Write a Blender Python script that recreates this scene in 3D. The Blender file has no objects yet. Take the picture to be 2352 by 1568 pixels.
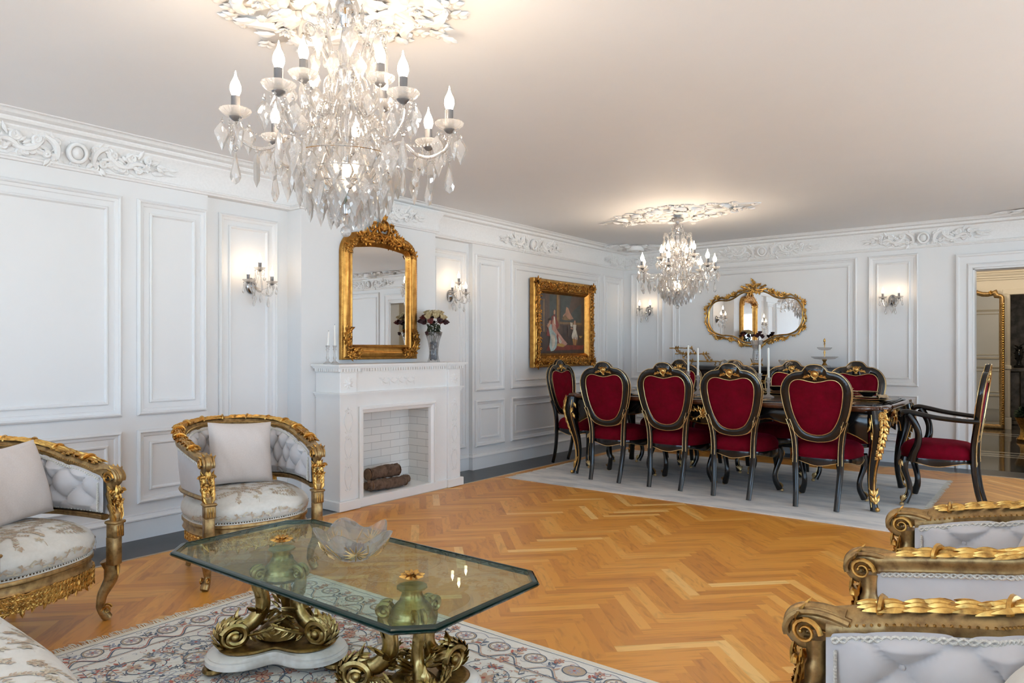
import bpy, math, random
import numpy as np
from math import pi, sin, cos, radians as R
C = bpy.context.scene
col = C.collection

# ---------------- camera, world, light, exposure ----------------
cam_d = bpy.data.cameras.new('camera'); cam = bpy.data.objects.new('camera', cam_d); col.objects.link(cam)
cam_d.sensor_width = 36.0; cam_d.lens = 36.0 * 1624.0 / 2352.0
cam_d.shift_y = 18.0 / 2352.0
cam_d.clip_start = 0.05; cam_d.clip_end = 200
cam.location = (0, 0, 1.2); cam.rotation_euler = (R(90), 0, R(37.7))
C.camera = cam
vs = C.view_settings
vs.view_transform = 'Standard'; vs.look = 'None'; vs.gamma = 1.0; vs.use_curve_mapping = False
vs.exposure = -0.34
C.cycles.max_bounces = 10; C.cycles.diffuse_bounces = 5; C.cycles.glossy_bounces = 5
C.cycles.transmission_bounces = 8; C.cycles.transparent_max_bounces = 24
C.cycles.caustics_reflective = False; C.cycles.caustics_refractive = False
C.cycles.sample_clamp_indirect = 6.0

W = bpy.data.worlds.new('world'); C.world = W; W.use_nodes = True
wn = W.node_tree.nodes; wl = W.node_tree.links
_tc = wn.new('ShaderNodeTexCoord'); _sp = wn.new('ShaderNodeSeparateXYZ'); _rp = wn.new('ShaderNodeValToRGB')     # overcast sky above, brighter lower half added to lift the ceiling
wl.new(_tc.outputs['Generated'], _sp.inputs[0]); wl.new(_sp.outputs[2], _rp.inputs[0]); wl.new(_rp.outputs[0], wn['Background'].inputs[0])
_mr = wn.new('ShaderNodeMapRange'); _mr.inputs['From Min'].default_value = -1; _mr.inputs['From Max'].default_value = 1; wl.new(_sp.outputs[2], _mr.inputs[0]); wl.new(_mr.outputs[0], _rp.inputs[0])
_rp.color_ramp.elements[0].position = .47; _rp.color_ramp.elements[0].color = (.72, .88, .98, 1); _rp.color_ramp.elements[1].position = .53; _rp.color_ramp.elements[1].color = (.33, .48, .64, 1)
wn['Background'].inputs[1].default_value = 15.0
WIN = [(-3.9, -2.5), (-2.2, -0.8), (-0.3, 1.1)]          # rear wall windows: x ranges
WINR = [(-2.2, -0.9), (0.9, 2.2), (3.2, 4.4), (5.4, 6.6)]            # right wall windows: y ranges
YR, XRW = -3.0, 3.0                                        # rear wall plane, right wall plane
def portal(name, loc, rot, sx, sy):
    d = bpy.data.lights.new(name, 'AREA'); d.shape = 'RECTANGLE'; d.size = sx; d.size_y = sy
    d.cycles.is_portal = True
    o = bpy.data.objects.new(name, d); col.objects.link(o); o.location = loc; o.rotation_euler = rot
for a, b in WIN: portal('window_portal', ((a+b)/2, YR-.12, 1.3), (R(90), 0, R(180)), b-a, 2.0)
for a, b in WINR: portal('window_portal', (XRW+.12, (a+b)/2, 1.3), (R(90), 0, R(-90)), b-a, 2.0)
# recessed ceiling lamps of the hall beyond the doorway
for x, y in ((-1.2, 11.9), (-0.3, 11.9), (-0.7, 10.0), (.6, 13.9)):
    d = bpy.data.lights.new('hall_lamp', 'POINT'); d.energy = 26; d.color = (1, .84, .62); d.shadow_soft_size = .05
    o = bpy.data.objects.new('hall_lamp', d); col.objects.link(o); o.location = (x, y, 2.30)

# ---------------- custom properties ----------------
def tag(o, label=None, cat=None, group=None, kind=None):
    if label: o['label'] = label
    if cat: o['category'] = cat
    if group: o['group'] = group
    if kind: o['kind'] = kind
    return o
def empty(name, label, cat, loc=(0, 0, 0), rz=0, group=None):
    o = bpy.data.objects.new(name, None); col.objects.link(o); o.empty_display_size = .05
    o.location = loc; o.rotation_euler = (0, 0, rz)
    return tag(o, label, cat, group)
def copy_tree(o, parent=None):
    c = o.copy(); col.objects.link(c)
    if parent is not None: c.parent = parent
    for ch in list(o.children): copy_tree(ch, c)
    return c
def dup(o, loc, rz, label, group=None, name=None):
    c = copy_tree(o); c.location = loc; c.rotation_euler = (0, 0, rz); c['label'] = label
    if group: c['group'] = group
    return c

# ---------------- materials ----------------
def newmat(name):
    m = bpy.data.materials.new(name); m.use_nodes = True
    nt = m.node_tree; return m, nt, nt.nodes['Principled BSDF']
def setp(p, **k):
    for a, b in k.items():
        a = a.replace('_', ' ')
        if a in p.inputs: p.inputs[a].default_value = b
def noise(nt, scale, detail=3, rough=.5, coord='Object', stretch=None):
    tc = nt.nodes.new('ShaderNodeTexCoord'); n = nt.nodes.new('ShaderNodeTexNoise')
    n.inputs['Scale'].default_value = scale; n.inputs['Detail'].default_value = detail; n.inputs['Roughness'].default_value = rough
    if stretch:
        mp = nt.nodes.new('ShaderNodeMapping'); mp.inputs['Scale'].default_value = stretch
        nt.links.new(tc.outputs[coord], mp.inputs[0]); nt.links.new(mp.outputs[0], n.inputs[0])
    else: nt.links.new(tc.outputs[coord], n.inputs[0])
    return n
def ramp(nt, src, stops):
    r = nt.nodes.new('ShaderNodeValToRGB'); e = r.color_ramp.elements
    while len(e) < len(stops): e.new(.5)
    for i, (p, c) in enumerate(stops): e[i].position = p; e[i].color = (c[0], c[1], c[2], 1)
    nt.links.new(src, r.inputs[0]); return r
def bump(nt, p, src, strength, dist):
    b = nt.nodes.new('ShaderNodeBump'); b.inputs['Strength'].default_value = strength; b.inputs['Distance'].default_value = dist
    nt.links.new(src, b.inputs['Height']); nt.links.new(b.outputs[0], p.inputs['Normal']); return b
MT = {}
def simple(name, c, rough=.5, metal=0., nscale=None, c2=None, bmp=None, coord='Object', stretch=None, lo=.35, hi=.65, **k):
    m, nt, p = newmat(name); setp(p, Base_Color=(*c, 1), Roughness=rough, Metallic=metal, **k)
    if nscale:
        n = noise(nt, nscale, 4, .6, coord, stretch)
        if c2: r = ramp(nt, n.outputs[0], [(lo, c2), (hi, c)]); nt.links.new(r.outputs[0], p.inputs['Base Color'])
        if bmp: bump(nt, p, n.outputs[0], bmp[0], bmp[1])
    MT[name] = m; return m
simple('wall_paint', (.74, .745, .75), .55, nscale=3, c2=(.73, .735, .74))
simple('ceiling_paint', (.87, .88, .90), .7, nscale=3, c2=(.86, .87, .89))
simple('plaster', (.80, .80, .80), .6, nscale=60, c2=(.76, .76, .76), bmp=(.15, .002))
simple('mantel_white', (.84, .835, .82), .35, nscale=4, c2=(.82, .815, .80))
simple('gold', (.62, .36, .10), .30, 1., nscale=35, c2=(.20, .10, .03), lo=.28, hi=.55)
simple('gold_bright', (.66, .40, .13), .30, 1., nscale=40, c2=(.42, .24, .07), lo=.3, hi=.55)
simple('gold_line', (.85, .62, .30), .35, .9, nscale=40, c2=(.6, .4, .18))
simple('mirror_gold', (.50, .23, .045), .33, 1., nscale=26, c2=(.13, .055, .015), lo=.33, hi=.56)
simple('frame_gold', (.54, .28, .07), .34, 1., nscale=22, c2=(.34, .155, .035), lo=.3, hi=.6)
simple('wood_gilt', (.42, .27, .11), .38, .75, nscale=35, c2=(.16, .09, .04), lo=.28, hi=.6)
simple('brass', (.46, .34, .14), .30, 1., nscale=30, c2=(.19, .13, .05), lo=.3, hi=.6)
simple('brass_dark', (.22, .14, .05), .4, 1., nscale=40, c2=(.10, .06, .02), lo=.3, hi=.6)
simple('black_lacquer', (.006, .006, .007), .16, 0., nscale=6, c2=(.010, .008, .007))
simple('brown_lacquer', (.10, .032, .012), .15, 0., nscale=12, c2=(.06, .02, .008), Coat_Weight=.5, Coat_Roughness=.05)
simple('velvet_red', (.17, .0006, .012), .85, 0., nscale=9, c2=(.10, .0004, .006), Specular_IOR_Level=.1, Sheen_Weight=.22, Sheen_Roughness=.3, Sheen_Tint=(.9, .02, .10, 1))
simple('velvet_grey', (.60, .575, .575), .75, 0., nscale=7, c2=(.54, .515, .52), bmp=(.2, .002), Sheen_Weight=.25, Sheen_Roughness=.4)
simple('pillow_cloth', (.62, .55, .51), .7, 0., nscale=260, c2=(.57, .50, .46), bmp=(.1, .001), Sheen_Weight=.15)
simple('satin', (.70, .67, .61), .38, 0., nscale=40, c2=(.64, .61, .55), bmp=(.08, .001), Sheen_Weight=.2)
simple('satin_thread', (.43, .32, .22), .45, .1, nscale=90, c2=(.55, .43, .32))
simple('satin_thread_pale', (.60, .53, .40), .4, .1)
simple('braid', (.74, .71, .65), .6, 0., nscale=300, c2=(.50, .47, .42))
simple('chrome', (.62, .63, .65), .12, 1.)
simple('chrome_dark', (.26, .26, .27), .18, 1.)
simple('sleeve', (.20, .20, .21), .3, .7)
simple('wax', (.85, .83, .78), .4, Subsurface_Weight=.1)
simple('marble_black', (.022, .023, .027), .30, 0., nscale=3, c2=(.05, .052, .058), lo=.4, hi=.7, Specular_IOR_Level=.25)
simple('marble_white', (.72, .70, .66), .25, 0., nscale=5, c2=(.50, .46, .41), lo=.30, hi=.46)
simple('hall_marble', (.030, .026, .024), .06, 0., nscale=2, c2=(.07, .06, .05), lo=.4, hi=.7)
simple('hall_stripe', (.60, .55, .48), .1)
simple('hall_wall', (.62, .57, .49), .6, nscale=3, c2=(.60, .55, .47))
simple('bark', (.17, .105, .07), .9, 0., nscale=30, c2=(.07, .04, .025), bmp=(.8, .01))
simple('log_end', (.24, .14, .08), .8, 0., nscale=30, c2=(.14, .08, .05))
simple('rose_dark', (.055, .010, .014), .7, 0., nscale=60, c2=(.02, .004, .006))
simple('rose_red', (.16, .018, .012), .7, 0., nscale=60, c2=(.07, .01, .01))
simple('rose_cream', (.62, .50, .30), .7, 0., nscale=60, c2=(.50, .38, .20))
simple('leaf_dry', (.05, .06, .03), .7, 0., nscale=50, c2=(.02, .025, .012))
simple('foil', (.05, .07, .11), .3, .4, nscale=90, c2=(.02, .02, .03))
simple('rug_grey', (.76, .73, .69), .95, 0., nscale=2.4, c2=(.52, .52, .52), bmp=(.3, .004), lo=.36, hi=.58, stretch=(1, 3, 1))
simple('rug_fringe', (.62, .58, .50), .95)
simple('rug_ivory', (.86, .84, .79), .95, 0., nscale=350, c2=(.76, .745, .70), bmp=(.4, .002))
simple('rug_cream', (.86, .80, .68), .95, 0., nscale=350, c2=(.76, .70, .58), bmp=(.4, .002))
simple('rug_blue', (.16, .20, .26), .95, 0., nscale=350, c2=(.10, .13, .18))
simple('rug_lilac', (.40, .42, .50), .95, 0., nscale=350, c2=(.33, .34, .42))
simple('rug_red', (.52, .16, .12), .95, 0., nscale=350, c2=(.40, .12, .09))
simple('rug_beige', (.52, .42, .32), .95, 0., nscale=350, c2=(.44, .35, .26))
simple('rug_peach', (.62, .43, .33), .95, 0., nscale=350, c2=(.54, .36, .27))
simple('china_black', (.010, .010, .011), .08)
simple('napkin', (.62, .50, .34), .7, 0., nscale=60, c2=(.50, .38, .22))
simple('curtain', (.75, .74, .72), .9)
simple('green_plant', (.02, .05, .02), .8, 0., nscale=40, c2=(.01, .02, .01))
simple('dark_stone', (.035, .028, .022), .4, 0., nscale=8, c2=(.10, .085, .07), lo=.4, hi=.6)

def mirror_mat():
    m, nt, p = newmat('mirror'); setp(p, Base_Color=(.86, .87, .88, 1), Metallic=1., Roughness=.0); MT['mirror'] = m
mirror_mat()
def glass_mix(name, color, clear, rough=0., ior=1.5, milk=0.):
    """crystal: part of the light passes straight (thin facets), the rest refracts and reflects; milk = white share standing in for sparkle"""
    m = bpy.data.materials.new(name); m.use_nodes = True; nt = m.node_tree; nt.nodes.clear(); L = nt.links.new
    out = nt.nodes.new('ShaderNodeOutputMaterial'); mx = nt.nodes.new('ShaderNodeMixShader')
    t = nt.nodes.new('ShaderNodeBsdfTransparent'); g = nt.nodes.new('ShaderNodeBsdfGlass')
    t.inputs[0].default_value = (*color, 1); g.inputs[0].default_value = (*color, 1)
    g.inputs['Roughness'].default_value = rough; g.inputs['IOR'].default_value = ior
    mx.inputs[0].default_value = 1-clear
    L(t.outputs[0], mx.inputs[1]); L(g.outputs[0], mx.inputs[2]); last = mx
    if milk:  # white scatter mixed in so clear crystal looks brighter and sparkling
        d = nt.nodes.new('ShaderNodeBsdfTranslucent'); d2 = nt.nodes.new('ShaderNodeBsdfDiffuse'); a = nt.nodes.new('ShaderNodeMixShader'); b = nt.nodes.new('ShaderNodeMixShader')
        d.inputs[0].default_value = (.95, .95, .95, 1); d2.inputs[0].default_value = (.95, .95, .95, 1)
        L(d.outputs[0], a.inputs[1]); L(d2.outputs[0], a.inputs[2]); b.inputs[0].default_value = milk; L(last.outputs[0], b.inputs[1]); L(a.outputs[0], b.inputs[2]); last = b
    L(last.outputs[0], out.inputs[0]); MT[name] = m
glass_mix('crystal', (1, 1, 1), .42, .02, 1.5, .20)
glass_mix('glass_tube', (1, 1, 1), .45, .03, 1.45, .15)
glass_mix('crystal_cut', (1, 1, 1), .50, .03, 1.5, .30)
glass_mix('pan_glass', (1, 1, 1), .40, .05, 1.5, .24)
glass_mix('bowl_glass', (.99, .99, .99), .35, .0, 1.5, .08)
glass_mix('vase_glass', (.98, .98, .98), .50, .02, 1.45, .10)
glass_mix('table_glass', (.86, .95, .91), .80, 0., 1.5)
glass_mix('window_glass', (.97, .98, 1.), .95, 0., 1.45)
def glass_edge():
    m, nt, p = newmat('glass_edge'); setp(p, Base_Color=(.004, .020, .016, 1), Roughness=.06, IOR=1.5); MT['glass_edge'] = m
glass_edge()
def emit(name, c, s):
    m = bpy.data.materials.new(name); m.use_nodes = True; nt = m.node_tree; nt.nodes.clear()
    o = nt.nodes.new('ShaderNodeOutputMaterial'); e = nt.nodes.new('ShaderNodeEmission'); e.inputs[0].default_value = (*c, 1); e.inputs[1].default_value = s
    nt.links.new(e.outputs[0], o.inputs[0]); MT[name] = m
emit('bulb_glow', (1., .77, .55), 170.)
emit('bulb_glow_wall', (1., .74, .48), 42.)
emit('downlight', (1., .85, .65), 14.)

def wood_mat():
    m, nt, p = newmat('oak'); MT['oak'] = m; L = nt.links.new
    at = nt.nodes.new('ShaderNodeAttribute'); at.attribute_name = 'tone'
    uv = nt.nodes.new('ShaderNodeUVMap'); uv.uv_map = 'UVMap'
    mp = nt.nodes.new('ShaderNodeMapping'); mp.inputs['Scale'].default_value = (3.0, 42.0, 1)
    L(uv.outputs[0], mp.inputs[0])
    n = nt.nodes.new('ShaderNodeTexNoise'); n.inputs['Scale'].default_value = 1.0; n.inputs['Detail'].default_value = 5; n.inputs['Distortion'].default_value = 1.2
    L(mp.outputs[0], n.inputs[0])
    r = ramp(nt, n.outputs[0], [(.28, (.72, .68, .62)), (.5, (1, 1, 1)), (.72, (1.0, .97, .92))])
    r2 = ramp(nt, at.outputs['Fac'], [(0., (.58, .23, .034)), (.3, (.68, .285, .042)), (.75, (.73, .32, .050)), (.93, (.80, .40, .085)), (1., (.88, .55, .19))])
    mx = nt.nodes.new('ShaderNodeMix'); mx.data_type = 'RGBA'; mx.blend_type = 'MULTIPLY'; mx.inputs[0].default_value = 1.
    L(r2.outputs[0], mx.inputs[6]); L(r.outputs[0], mx.inputs[7]); L(mx.outputs[2], p.inputs['Base Color'])
    setp(p, Roughness=.40, Coat_Weight=.08, Coat_Roughness=.2); bump(nt, p, n.outputs[0], .08, .001)
wood_mat()
def brick_mat():
    m, nt, p = newmat('firebrick'); MT['firebrick'] = m
    tc = nt.nodes.new('ShaderNodeTexCoord'); mp = nt.nodes.new('ShaderNodeMapping'); sp = nt.nodes.new('ShaderNodeSeparateXYZ'); cb = nt.nodes.new('ShaderNodeCombineXYZ'); ad = nt.nodes.new('ShaderNodeMath'); ad.operation = 'ADD'
    L = nt.links.new; L(tc.outputs['Object'], sp.inputs[0]); L(sp.outputs[0], ad.inputs[0]); L(sp.outputs[1], ad.inputs[1]); L(ad.outputs[0], cb.inputs[0]); L(sp.outputs[2], cb.inputs[1])
    b = nt.nodes.new('ShaderNodeTexBrick'); L(cb.outputs[0], b.inputs[0])
    b.inputs['Color1'].default_value = (.80, .79, .76, 1); b.inputs['Color2'].default_value = (.74, .73, .70, 1); b.inputs['Mortar'].default_value = (.42, .41, .40, 1)
    b.inputs['Scale'].default_value = 1.; b.inputs['Brick Width'].default_value = .21; b.inputs['Row Height'].default_value = .062; b.inputs['Mortar Size'].default_value = .0018
    L(b.outputs[0], p.inputs['Base Color']); setp(p, Roughness=.5); bump(nt, p, b.outputs['Fac'], -.6, .004)
brick_mat()
# ---------------- geometry helpers ----------------
def V(*a): return np.array(a, float)
def unit(v): v = np.asarray(v, float); return v/(np.linalg.norm(v)+1e-12)
def frame(o, x, y):
    """4x4 from origin, x axis, y axis (z = x cross y)"""
    x = unit(x); z = unit(np.cross(x, y)); y = np.cross(z, x)
    T = np.eye(4); T[:3, 0] = x; T[:3, 1] = y; T[:3, 2] = z; T[:3, 3] = o; return T
def RZ(a, o=(0, 0, 0)):
    T = np.eye(4); T[0, 0] = cos(a); T[0, 1] = -sin(a); T[1, 0] = sin(a); T[1, 1] = cos(a); T[:3, 3] = o; return T
def RX(a, o=(0, 0, 0)):
    T = np.eye(4); T[1, 1] = cos(a); T[1, 2] = -sin(a); T[2, 1] = sin(a); T[2, 2] = cos(a); T[:3, 3] = o; return T
def RY(a, o=(0, 0, 0)):
    T = np.eye(4); T[0, 0] = cos(a); T[0, 2] = sin(a); T[2, 0] = -sin(a); T[2, 2] = cos(a); T[:3, 3] = o; return T
def TR(x, y, z): T = np.eye(4); T[:3, 3] = (x, y, z); return T
def SC(x, y, z): return np.diag([x, y, z, 1.])
def ap(T, P):
    P = np.asarray(P, float); return P @ T[:3, :3].T + T[:3, 3]

class M:
    def __init__(s): s.v = []; s.f = []; s.mi = []; s.n = 0; s.T = None; s.m = 0
    def add(s, v, f, T=None):
        v = np.asarray(v, float).reshape(-1, 3)
        if T is not None: v = ap(T, v)
        if s.T is not None: v = ap(s.T, v)
        s.v.append(v); n = s.n
        s.f.extend([tuple(i+n for i in q) for q in f]); s.mi.extend([s.m]*len(f)); s.n += len(v)
        return s
    def build(s, name, mats, parent=None, smooth=True, loc=None, angle=40):
        me = bpy.data.meshes.new(name)
        vv = np.concatenate(s.v) if s.v else np.zeros((0, 3))
        me.from_pydata(vv.tolist(), [], s.f)
        if not isinstance(mats, (list, tuple)): mats = [mats]
        for q in mats: me.materials.append(MT[q])
        if max(s.mi, default=0) > 0: me.polygons.foreach_set('material_index', s.mi)
        if smooth and len(me.polygons):
            me.polygons.foreach_set('use_smooth', [True]*len(me.polygons))
            if angle: me.set_sharp_from_angle(angle=R(angle))
        me.update()
        o = bpy.data.objects.new(name, me); col.objects.link(o)
        if parent is not None: o.parent = parent
        if loc is not None: o.location = loc
        return o
    # ---- primitives ----
    def box(s, lo, hi, b=0., T=None):
        lo, hi = np.minimum(np.array(lo, float), hi), np.maximum(np.array(lo, float), hi)
        if b <= 0:
            v = [(x, y, z) for x in (lo[0], hi[0]) for y in (lo[1], hi[1]) for z in (lo[2], hi[2])]
            return s.add(v, [(0, 1, 3, 2), (4, 6, 7, 5), (0, 4, 5, 1), (2, 3, 7, 6), (0, 2, 6, 4), (1, 5, 7, 3)], T)
        b = min(b, *(0.49*(hi-lo)))
        v = []; idx = {}
        for i in range(8):
            sx, sy, sz = (i >> 2) & 1, (i >> 1) & 1, i & 1
            p = [hi[0] if sx else lo[0], hi[1] if sy else lo[1], hi[2] if sz else lo[2]]
            d = [-b if sx else b, -b if sy else b, -b if sz else b]
            for k in range(3):
                q = [p[j] + (d[j] if j != k else 0) for j in range(3)]; idx[(i, k)] = len(v); v.append(q)
        f = []
        for k, (a, c) in ((0, (1, 2)), (1, (0, 2)), (2, (0, 1))):
            for side in (0, 1):
                base = side << (2-k)
                A, B = 1 << (2-a), 1 << (2-c)
                q = [idx[(base, k)], idx[(base | A, k)], idx[(base | A | B, k)], idx[(base | B, k)]]
                f.append(q)
        for k in range(3):
            a, c = [j for j in range(3) if j != k]; K = 1 << (2-k)
            for sa in (0, 1):
                for sc in (0, 1):
                    i0 = (sa << (2-a)) | (sc << (2-c)); i1 = i0 | K
                    f.append([idx[(i0, a)], idx[(i1, a)], idx[(i1, c)], idx[(i0, c)]])
        for i in range(8): f.append([idx[(i, 0)], idx[(i, 1)], idx[(i, 2)]])
        # orient outward
        vv = np.array(v); cc = (lo+hi)/2; g = []
        for q in f:
            n = np.cross(vv[q[1]]-vv[q[0]], vv[q[2]]-vv[q[0]]); m_ = vv[q].mean(0)-cc
            g.append(q if np.dot(n, m_) > 0 else q[::-1])
        return s.add(v, g, T)
    def grid(s, P, wu=False, wv=False, T=None, flip=False):
        P = np.asarray(P, float); a, b = P.shape[:2]; f = []
        for i in range(a if wu else a-1):
            i2 = (i+1) % a
            for j in range(b if wv else b-1):
                j2 = (j+1) % b; q = (i*b+j, i2*b+j, i2*b+j2, i*b+j2); f.append(q[::-1] if flip else q)
        return s.add(P.reshape(-1, 3), f, T)
    def tube(s, P, r, n=8, closed=False, fx=1., fy=1., up=None, caps=True, T=None, twist=0.):
        P = np.asarray(P, float); k = len(P); r = np.broadcast_to(np.asarray(r, float), (k,))
        if closed: t = np.roll(P, -1, 0)-np.roll(P, 1, 0)
        else: t = np.gradient(P, axis=0)
        t = t/(np.linalg.norm(t, axis=1, keepdims=True)+1e-12)
        if up is not None:
            N = np.cross(t, np.broadcast_to(np.asarray(up, float), t.shape)); N /= (np.linalg.norm(N, axis=1, keepdims=True)+1e-9)
        else:
            N = np.zeros_like(P); a = V(0, 0, 1) if abs(t[0][2]) < .9 else V(1, 0, 0); N[0] = unit(np.cross(t[0], a))
            for i in range(1, k): N[i] = unit(N[i-1]-t[i]*np.dot(N[i-1], t[i]))
        B = np.cross(t, N); an = np.arange(n)*2*pi/n+twist
        G = P[:, None]+r[:, None, None]*(fx*np.cos(an)[None, :, None]*N[:, None]+fy*np.sin(an)[None, :, None]*B[:, None])
        s.grid(G, wu=closed, wv=True, T=T)
        if caps and not closed:
            base = s.n-k*n; s.f.append(tuple(base+i for i in range(n))[::-1]); s.f.append(tuple(base+(k-1)*n+i for i in range(n))); s.mi += [s.m]*2
            s.f[-2] = tuple(base+i for i in range(n)); s.f[-1] = tuple(base+(k-1)*n+i for i in range(n))[::-1]
        return s
    def lathe(s, prof, n=24, T=None, flute=0., nf=0):
        prof = np.asarray(prof, float); an = np.arange(n)*2*pi/n
        rr = prof[:, 0][:, None]*np.ones(n)[None]
        if flute: rr = rr*(1+flute*np.abs(np.sin(an*nf/2))[None])
        G = np.stack([rr*np.cos(an)[None], rr*np.sin(an)[None], np.broadcast_to(prof[:, 1][:, None], rr.shape)], -1)
        return s.grid(G, wv=True, T=T, flip=True)
    def ball(s, c, r, n=10, T=None, sz=1.):
        a = np.linspace(-pi/2, pi/2, max(4, n//2+1)); pr = np.stack([r*np.cos(a), r*sz*np.sin(a)], 1); pr[0, 0] = pr[-1, 0] = r*.02
        t = TR(*c); return s.lathe(pr, n, t if T is None else T @ t)
    def prism(s, out, z0, z1, T=None, bev=0.):
        out = np.asarray(out, float); n = len(out); A = .5*np.sum(out[:, 0]*np.roll(out[:, 1], -1)-np.roll(out[:, 0], -1)*out[:, 1])
        if A < 0: out = out[::-1]
        d = np.roll(out, -1, 0)-np.roll(out, 1, 0); nn = np.stack([-d[:, 1], d[:, 0]], 1); nn /= (np.linalg.norm(nn, axis=1, keepdims=True)+1e-9)
        rings = [(out+nn*bev, z0), (out, z0+bev), (out, z1-bev), (out+nn*bev, z1)] if bev else [(out, z0), (out, z1)]
        v = np.concatenate([np.c_[o, np.full(n, z)] for o, z in rings]); f = []
        for r_ in range(len(rings)-1):
            for i in range(n): j = (i+1) % n; f.append((r_*n+i, r_*n+j, (r_+1)*n+j, (r_+1)*n+i))
        f.append(tuple(range(n))[::-1]); f.append(tuple((len(rings)-1)*n+i for i in range(n)))
        return s.add(v, f, T)
    def ring(s, out, inn, z0, z1, T=None, bev=0.):
        """solid band between two loops of equal length in the XY plane of T"""
        out = np.asarray(out, float); inn = np.asarray(inn, float); c = (out-inn); c /= (np.linalg.norm(c, axis=1, keepdims=True)+1e-9)
        Lp = [np.c_[out-c*bev, np.full(len(out), z1)], np.c_[out, np.full(len(out), z1-bev)], np.c_[out, np.full(len(out), z0+bev)], np.c_[out-c*bev, np.full(len(out), z0)],
              np.c_[inn+c*bev, np.full(len(out), z0)], np.c_[inn, np.full(len(out), z0+bev)], np.c_[inn, np.full(len(out), z1-bev)], np.c_[inn+c*bev, np.full(len(out), z1)]]
        return s.grid(np.stack(Lp), wu=True, wv=True, T=T)
    def sweep(s, prof, path, nrm, closed=True, T=None, side=None):
        """profile (a,b): a = sideways (nrm x tangent), b along nrm; mitred corners. path planar, perpendicular to nrm"""
        P = np.asarray(path, float); nrm = unit(nrm); k = len(P); G = []
        for i in range(k):
            if closed: t0 = unit(P[i]-P[i-1]); t1 = unit(P[(i+1) % k]-P[i])
            else: t0 = unit(P[i]-P[i-1]) if i else unit(P[1]-P[0]); t1 = unit(P[i+1]-P[i]) if i < k-1 else t0
            s0 = np.cross(nrm, t0); s1 = np.cross(nrm, t1); m_ = unit(s0+s1); q = 1/max(.3, np.dot(m_, s0))
            G.append([P[i]+m_*q*a+nrm*b for a, b in prof])
        return s.grid(np.array(G), wu=closed, T=T, flip=True)
    def leaf(s, T, L, w, h=.2, curl=0., lob=.18, nl=3, na=8, nb=5):
        u = np.linspace(0, 1, na)[:, None]; t = np.linspace(-1, 1, nb)[None]
        env = np.sin(pi*np.clip(u, .04, .985)**.75)*(1+lob*np.cos(2*pi*nl*u))
        x = t*w/2*env; y = L*u*np.ones_like(t); z = h*w*np.sin(pi*np.clip(u, 0, 1)*.92+.08)*(1-t*t)*(1-.45*np.exp(-(t*3)**2))+curl*L*u*u*(1+0*t)
        return s.grid(np.stack([x, y, z], -1), T=T, flip=True)
    def spiral(s, T, r0, r1, turns, rad, n=26, nr=6, rt=.35, flat=1.):
        a = np.linspace(0, 1, n); r = r0+(r1-r0)*a**.8; th = a*turns*2*pi
        P = np.stack([r*np.cos(th), r*np.sin(th), rad*.3+0*a], -1); s.tube(P, rad*(1-(1-rt)*a), nr, T=T)
        return s.ball((P[-1][0], P[-1][1], rad*.4), rad*.75, 8, T=T)
    def rosette(s, T, r, n=6, layers=2):
        for l in range(layers):
            for i in range(n):
                a = i*2*pi/n+l*.5; s.leaf(T @ RZ(a) @ RX(.35+.5*l, (0, 0, r*.05*l)), r*(1-.35*l), r*.8*(1-.25*l), .3, .1, .0, 1, 5, 4)
        return s.ball((0, 0, r*.25), r*.22, 8, T=T)

def bud(m, T, r):
    m.spiral(T, r*.85, r*.25, 1.7, r*.30, 16, 5, .6)
    for i in range(5): a = i*2*pi/5; m.ball((r*.62*cos(a), r*.62*sin(a), r*.05), r*.46, 6, T=T, sz=.7)
    return m
def acan(m, T, L, w, seed=0):
    """acanthus spray: a centre leaf with side leaves"""
    m.leaf(T, L, w*.6, .3, -.15)
    for k, sg in ((.15, 1), (.15, -1), (.45, 1), (.45, -1)):
        m.leaf(T @ TR(0, L*k, w*.05) @ RZ(-sg*.75), L*.5*(1-k*.5), w*.42, .3, -.1, .15, 2, 6, 4)
def cscroll(m, T, L, rad, sg=1, leafy=True):
    """C/S scroll of length L along +x, curling to sg side at both ends, leaf on its back"""
    a = np.linspace(0, 1, 14); P = np.stack([L*(a-.5), sg*(-L*.22*np.sin(pi*a)), 0*a+rad*.4], -1); m.tube(P, rad*(.55+.45*np.sin(pi*a)), 6, T=T)
    m.spiral(T @ TR(-L*.5, sg*L*.12, 0) @ SC(1, sg, 1) @ RZ(-pi/2), L*.12, L*.03, 1.1, rad*.7, 16, 5)
    m.spiral(T @ TR(L*.5, sg*L*.09, 0) @ SC(-1, sg, 1) @ RZ(-pi/2), L*.09, L*.02, 1.1, rad*.6, 16, 5)
    if leafy:
        for k in (.25, .5, .72): m.leaf(T @ TR(L*(k-.5), sg*(-L*.22*sin(pi*k)), rad*.3) @ RZ(pi if sg > 0 else 0) @ RZ((k-.5)*1.6*(1 if sg > 0 else -1)), L*.24, L*.15, .3, .1, .2, 2, 6, 4)
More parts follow.
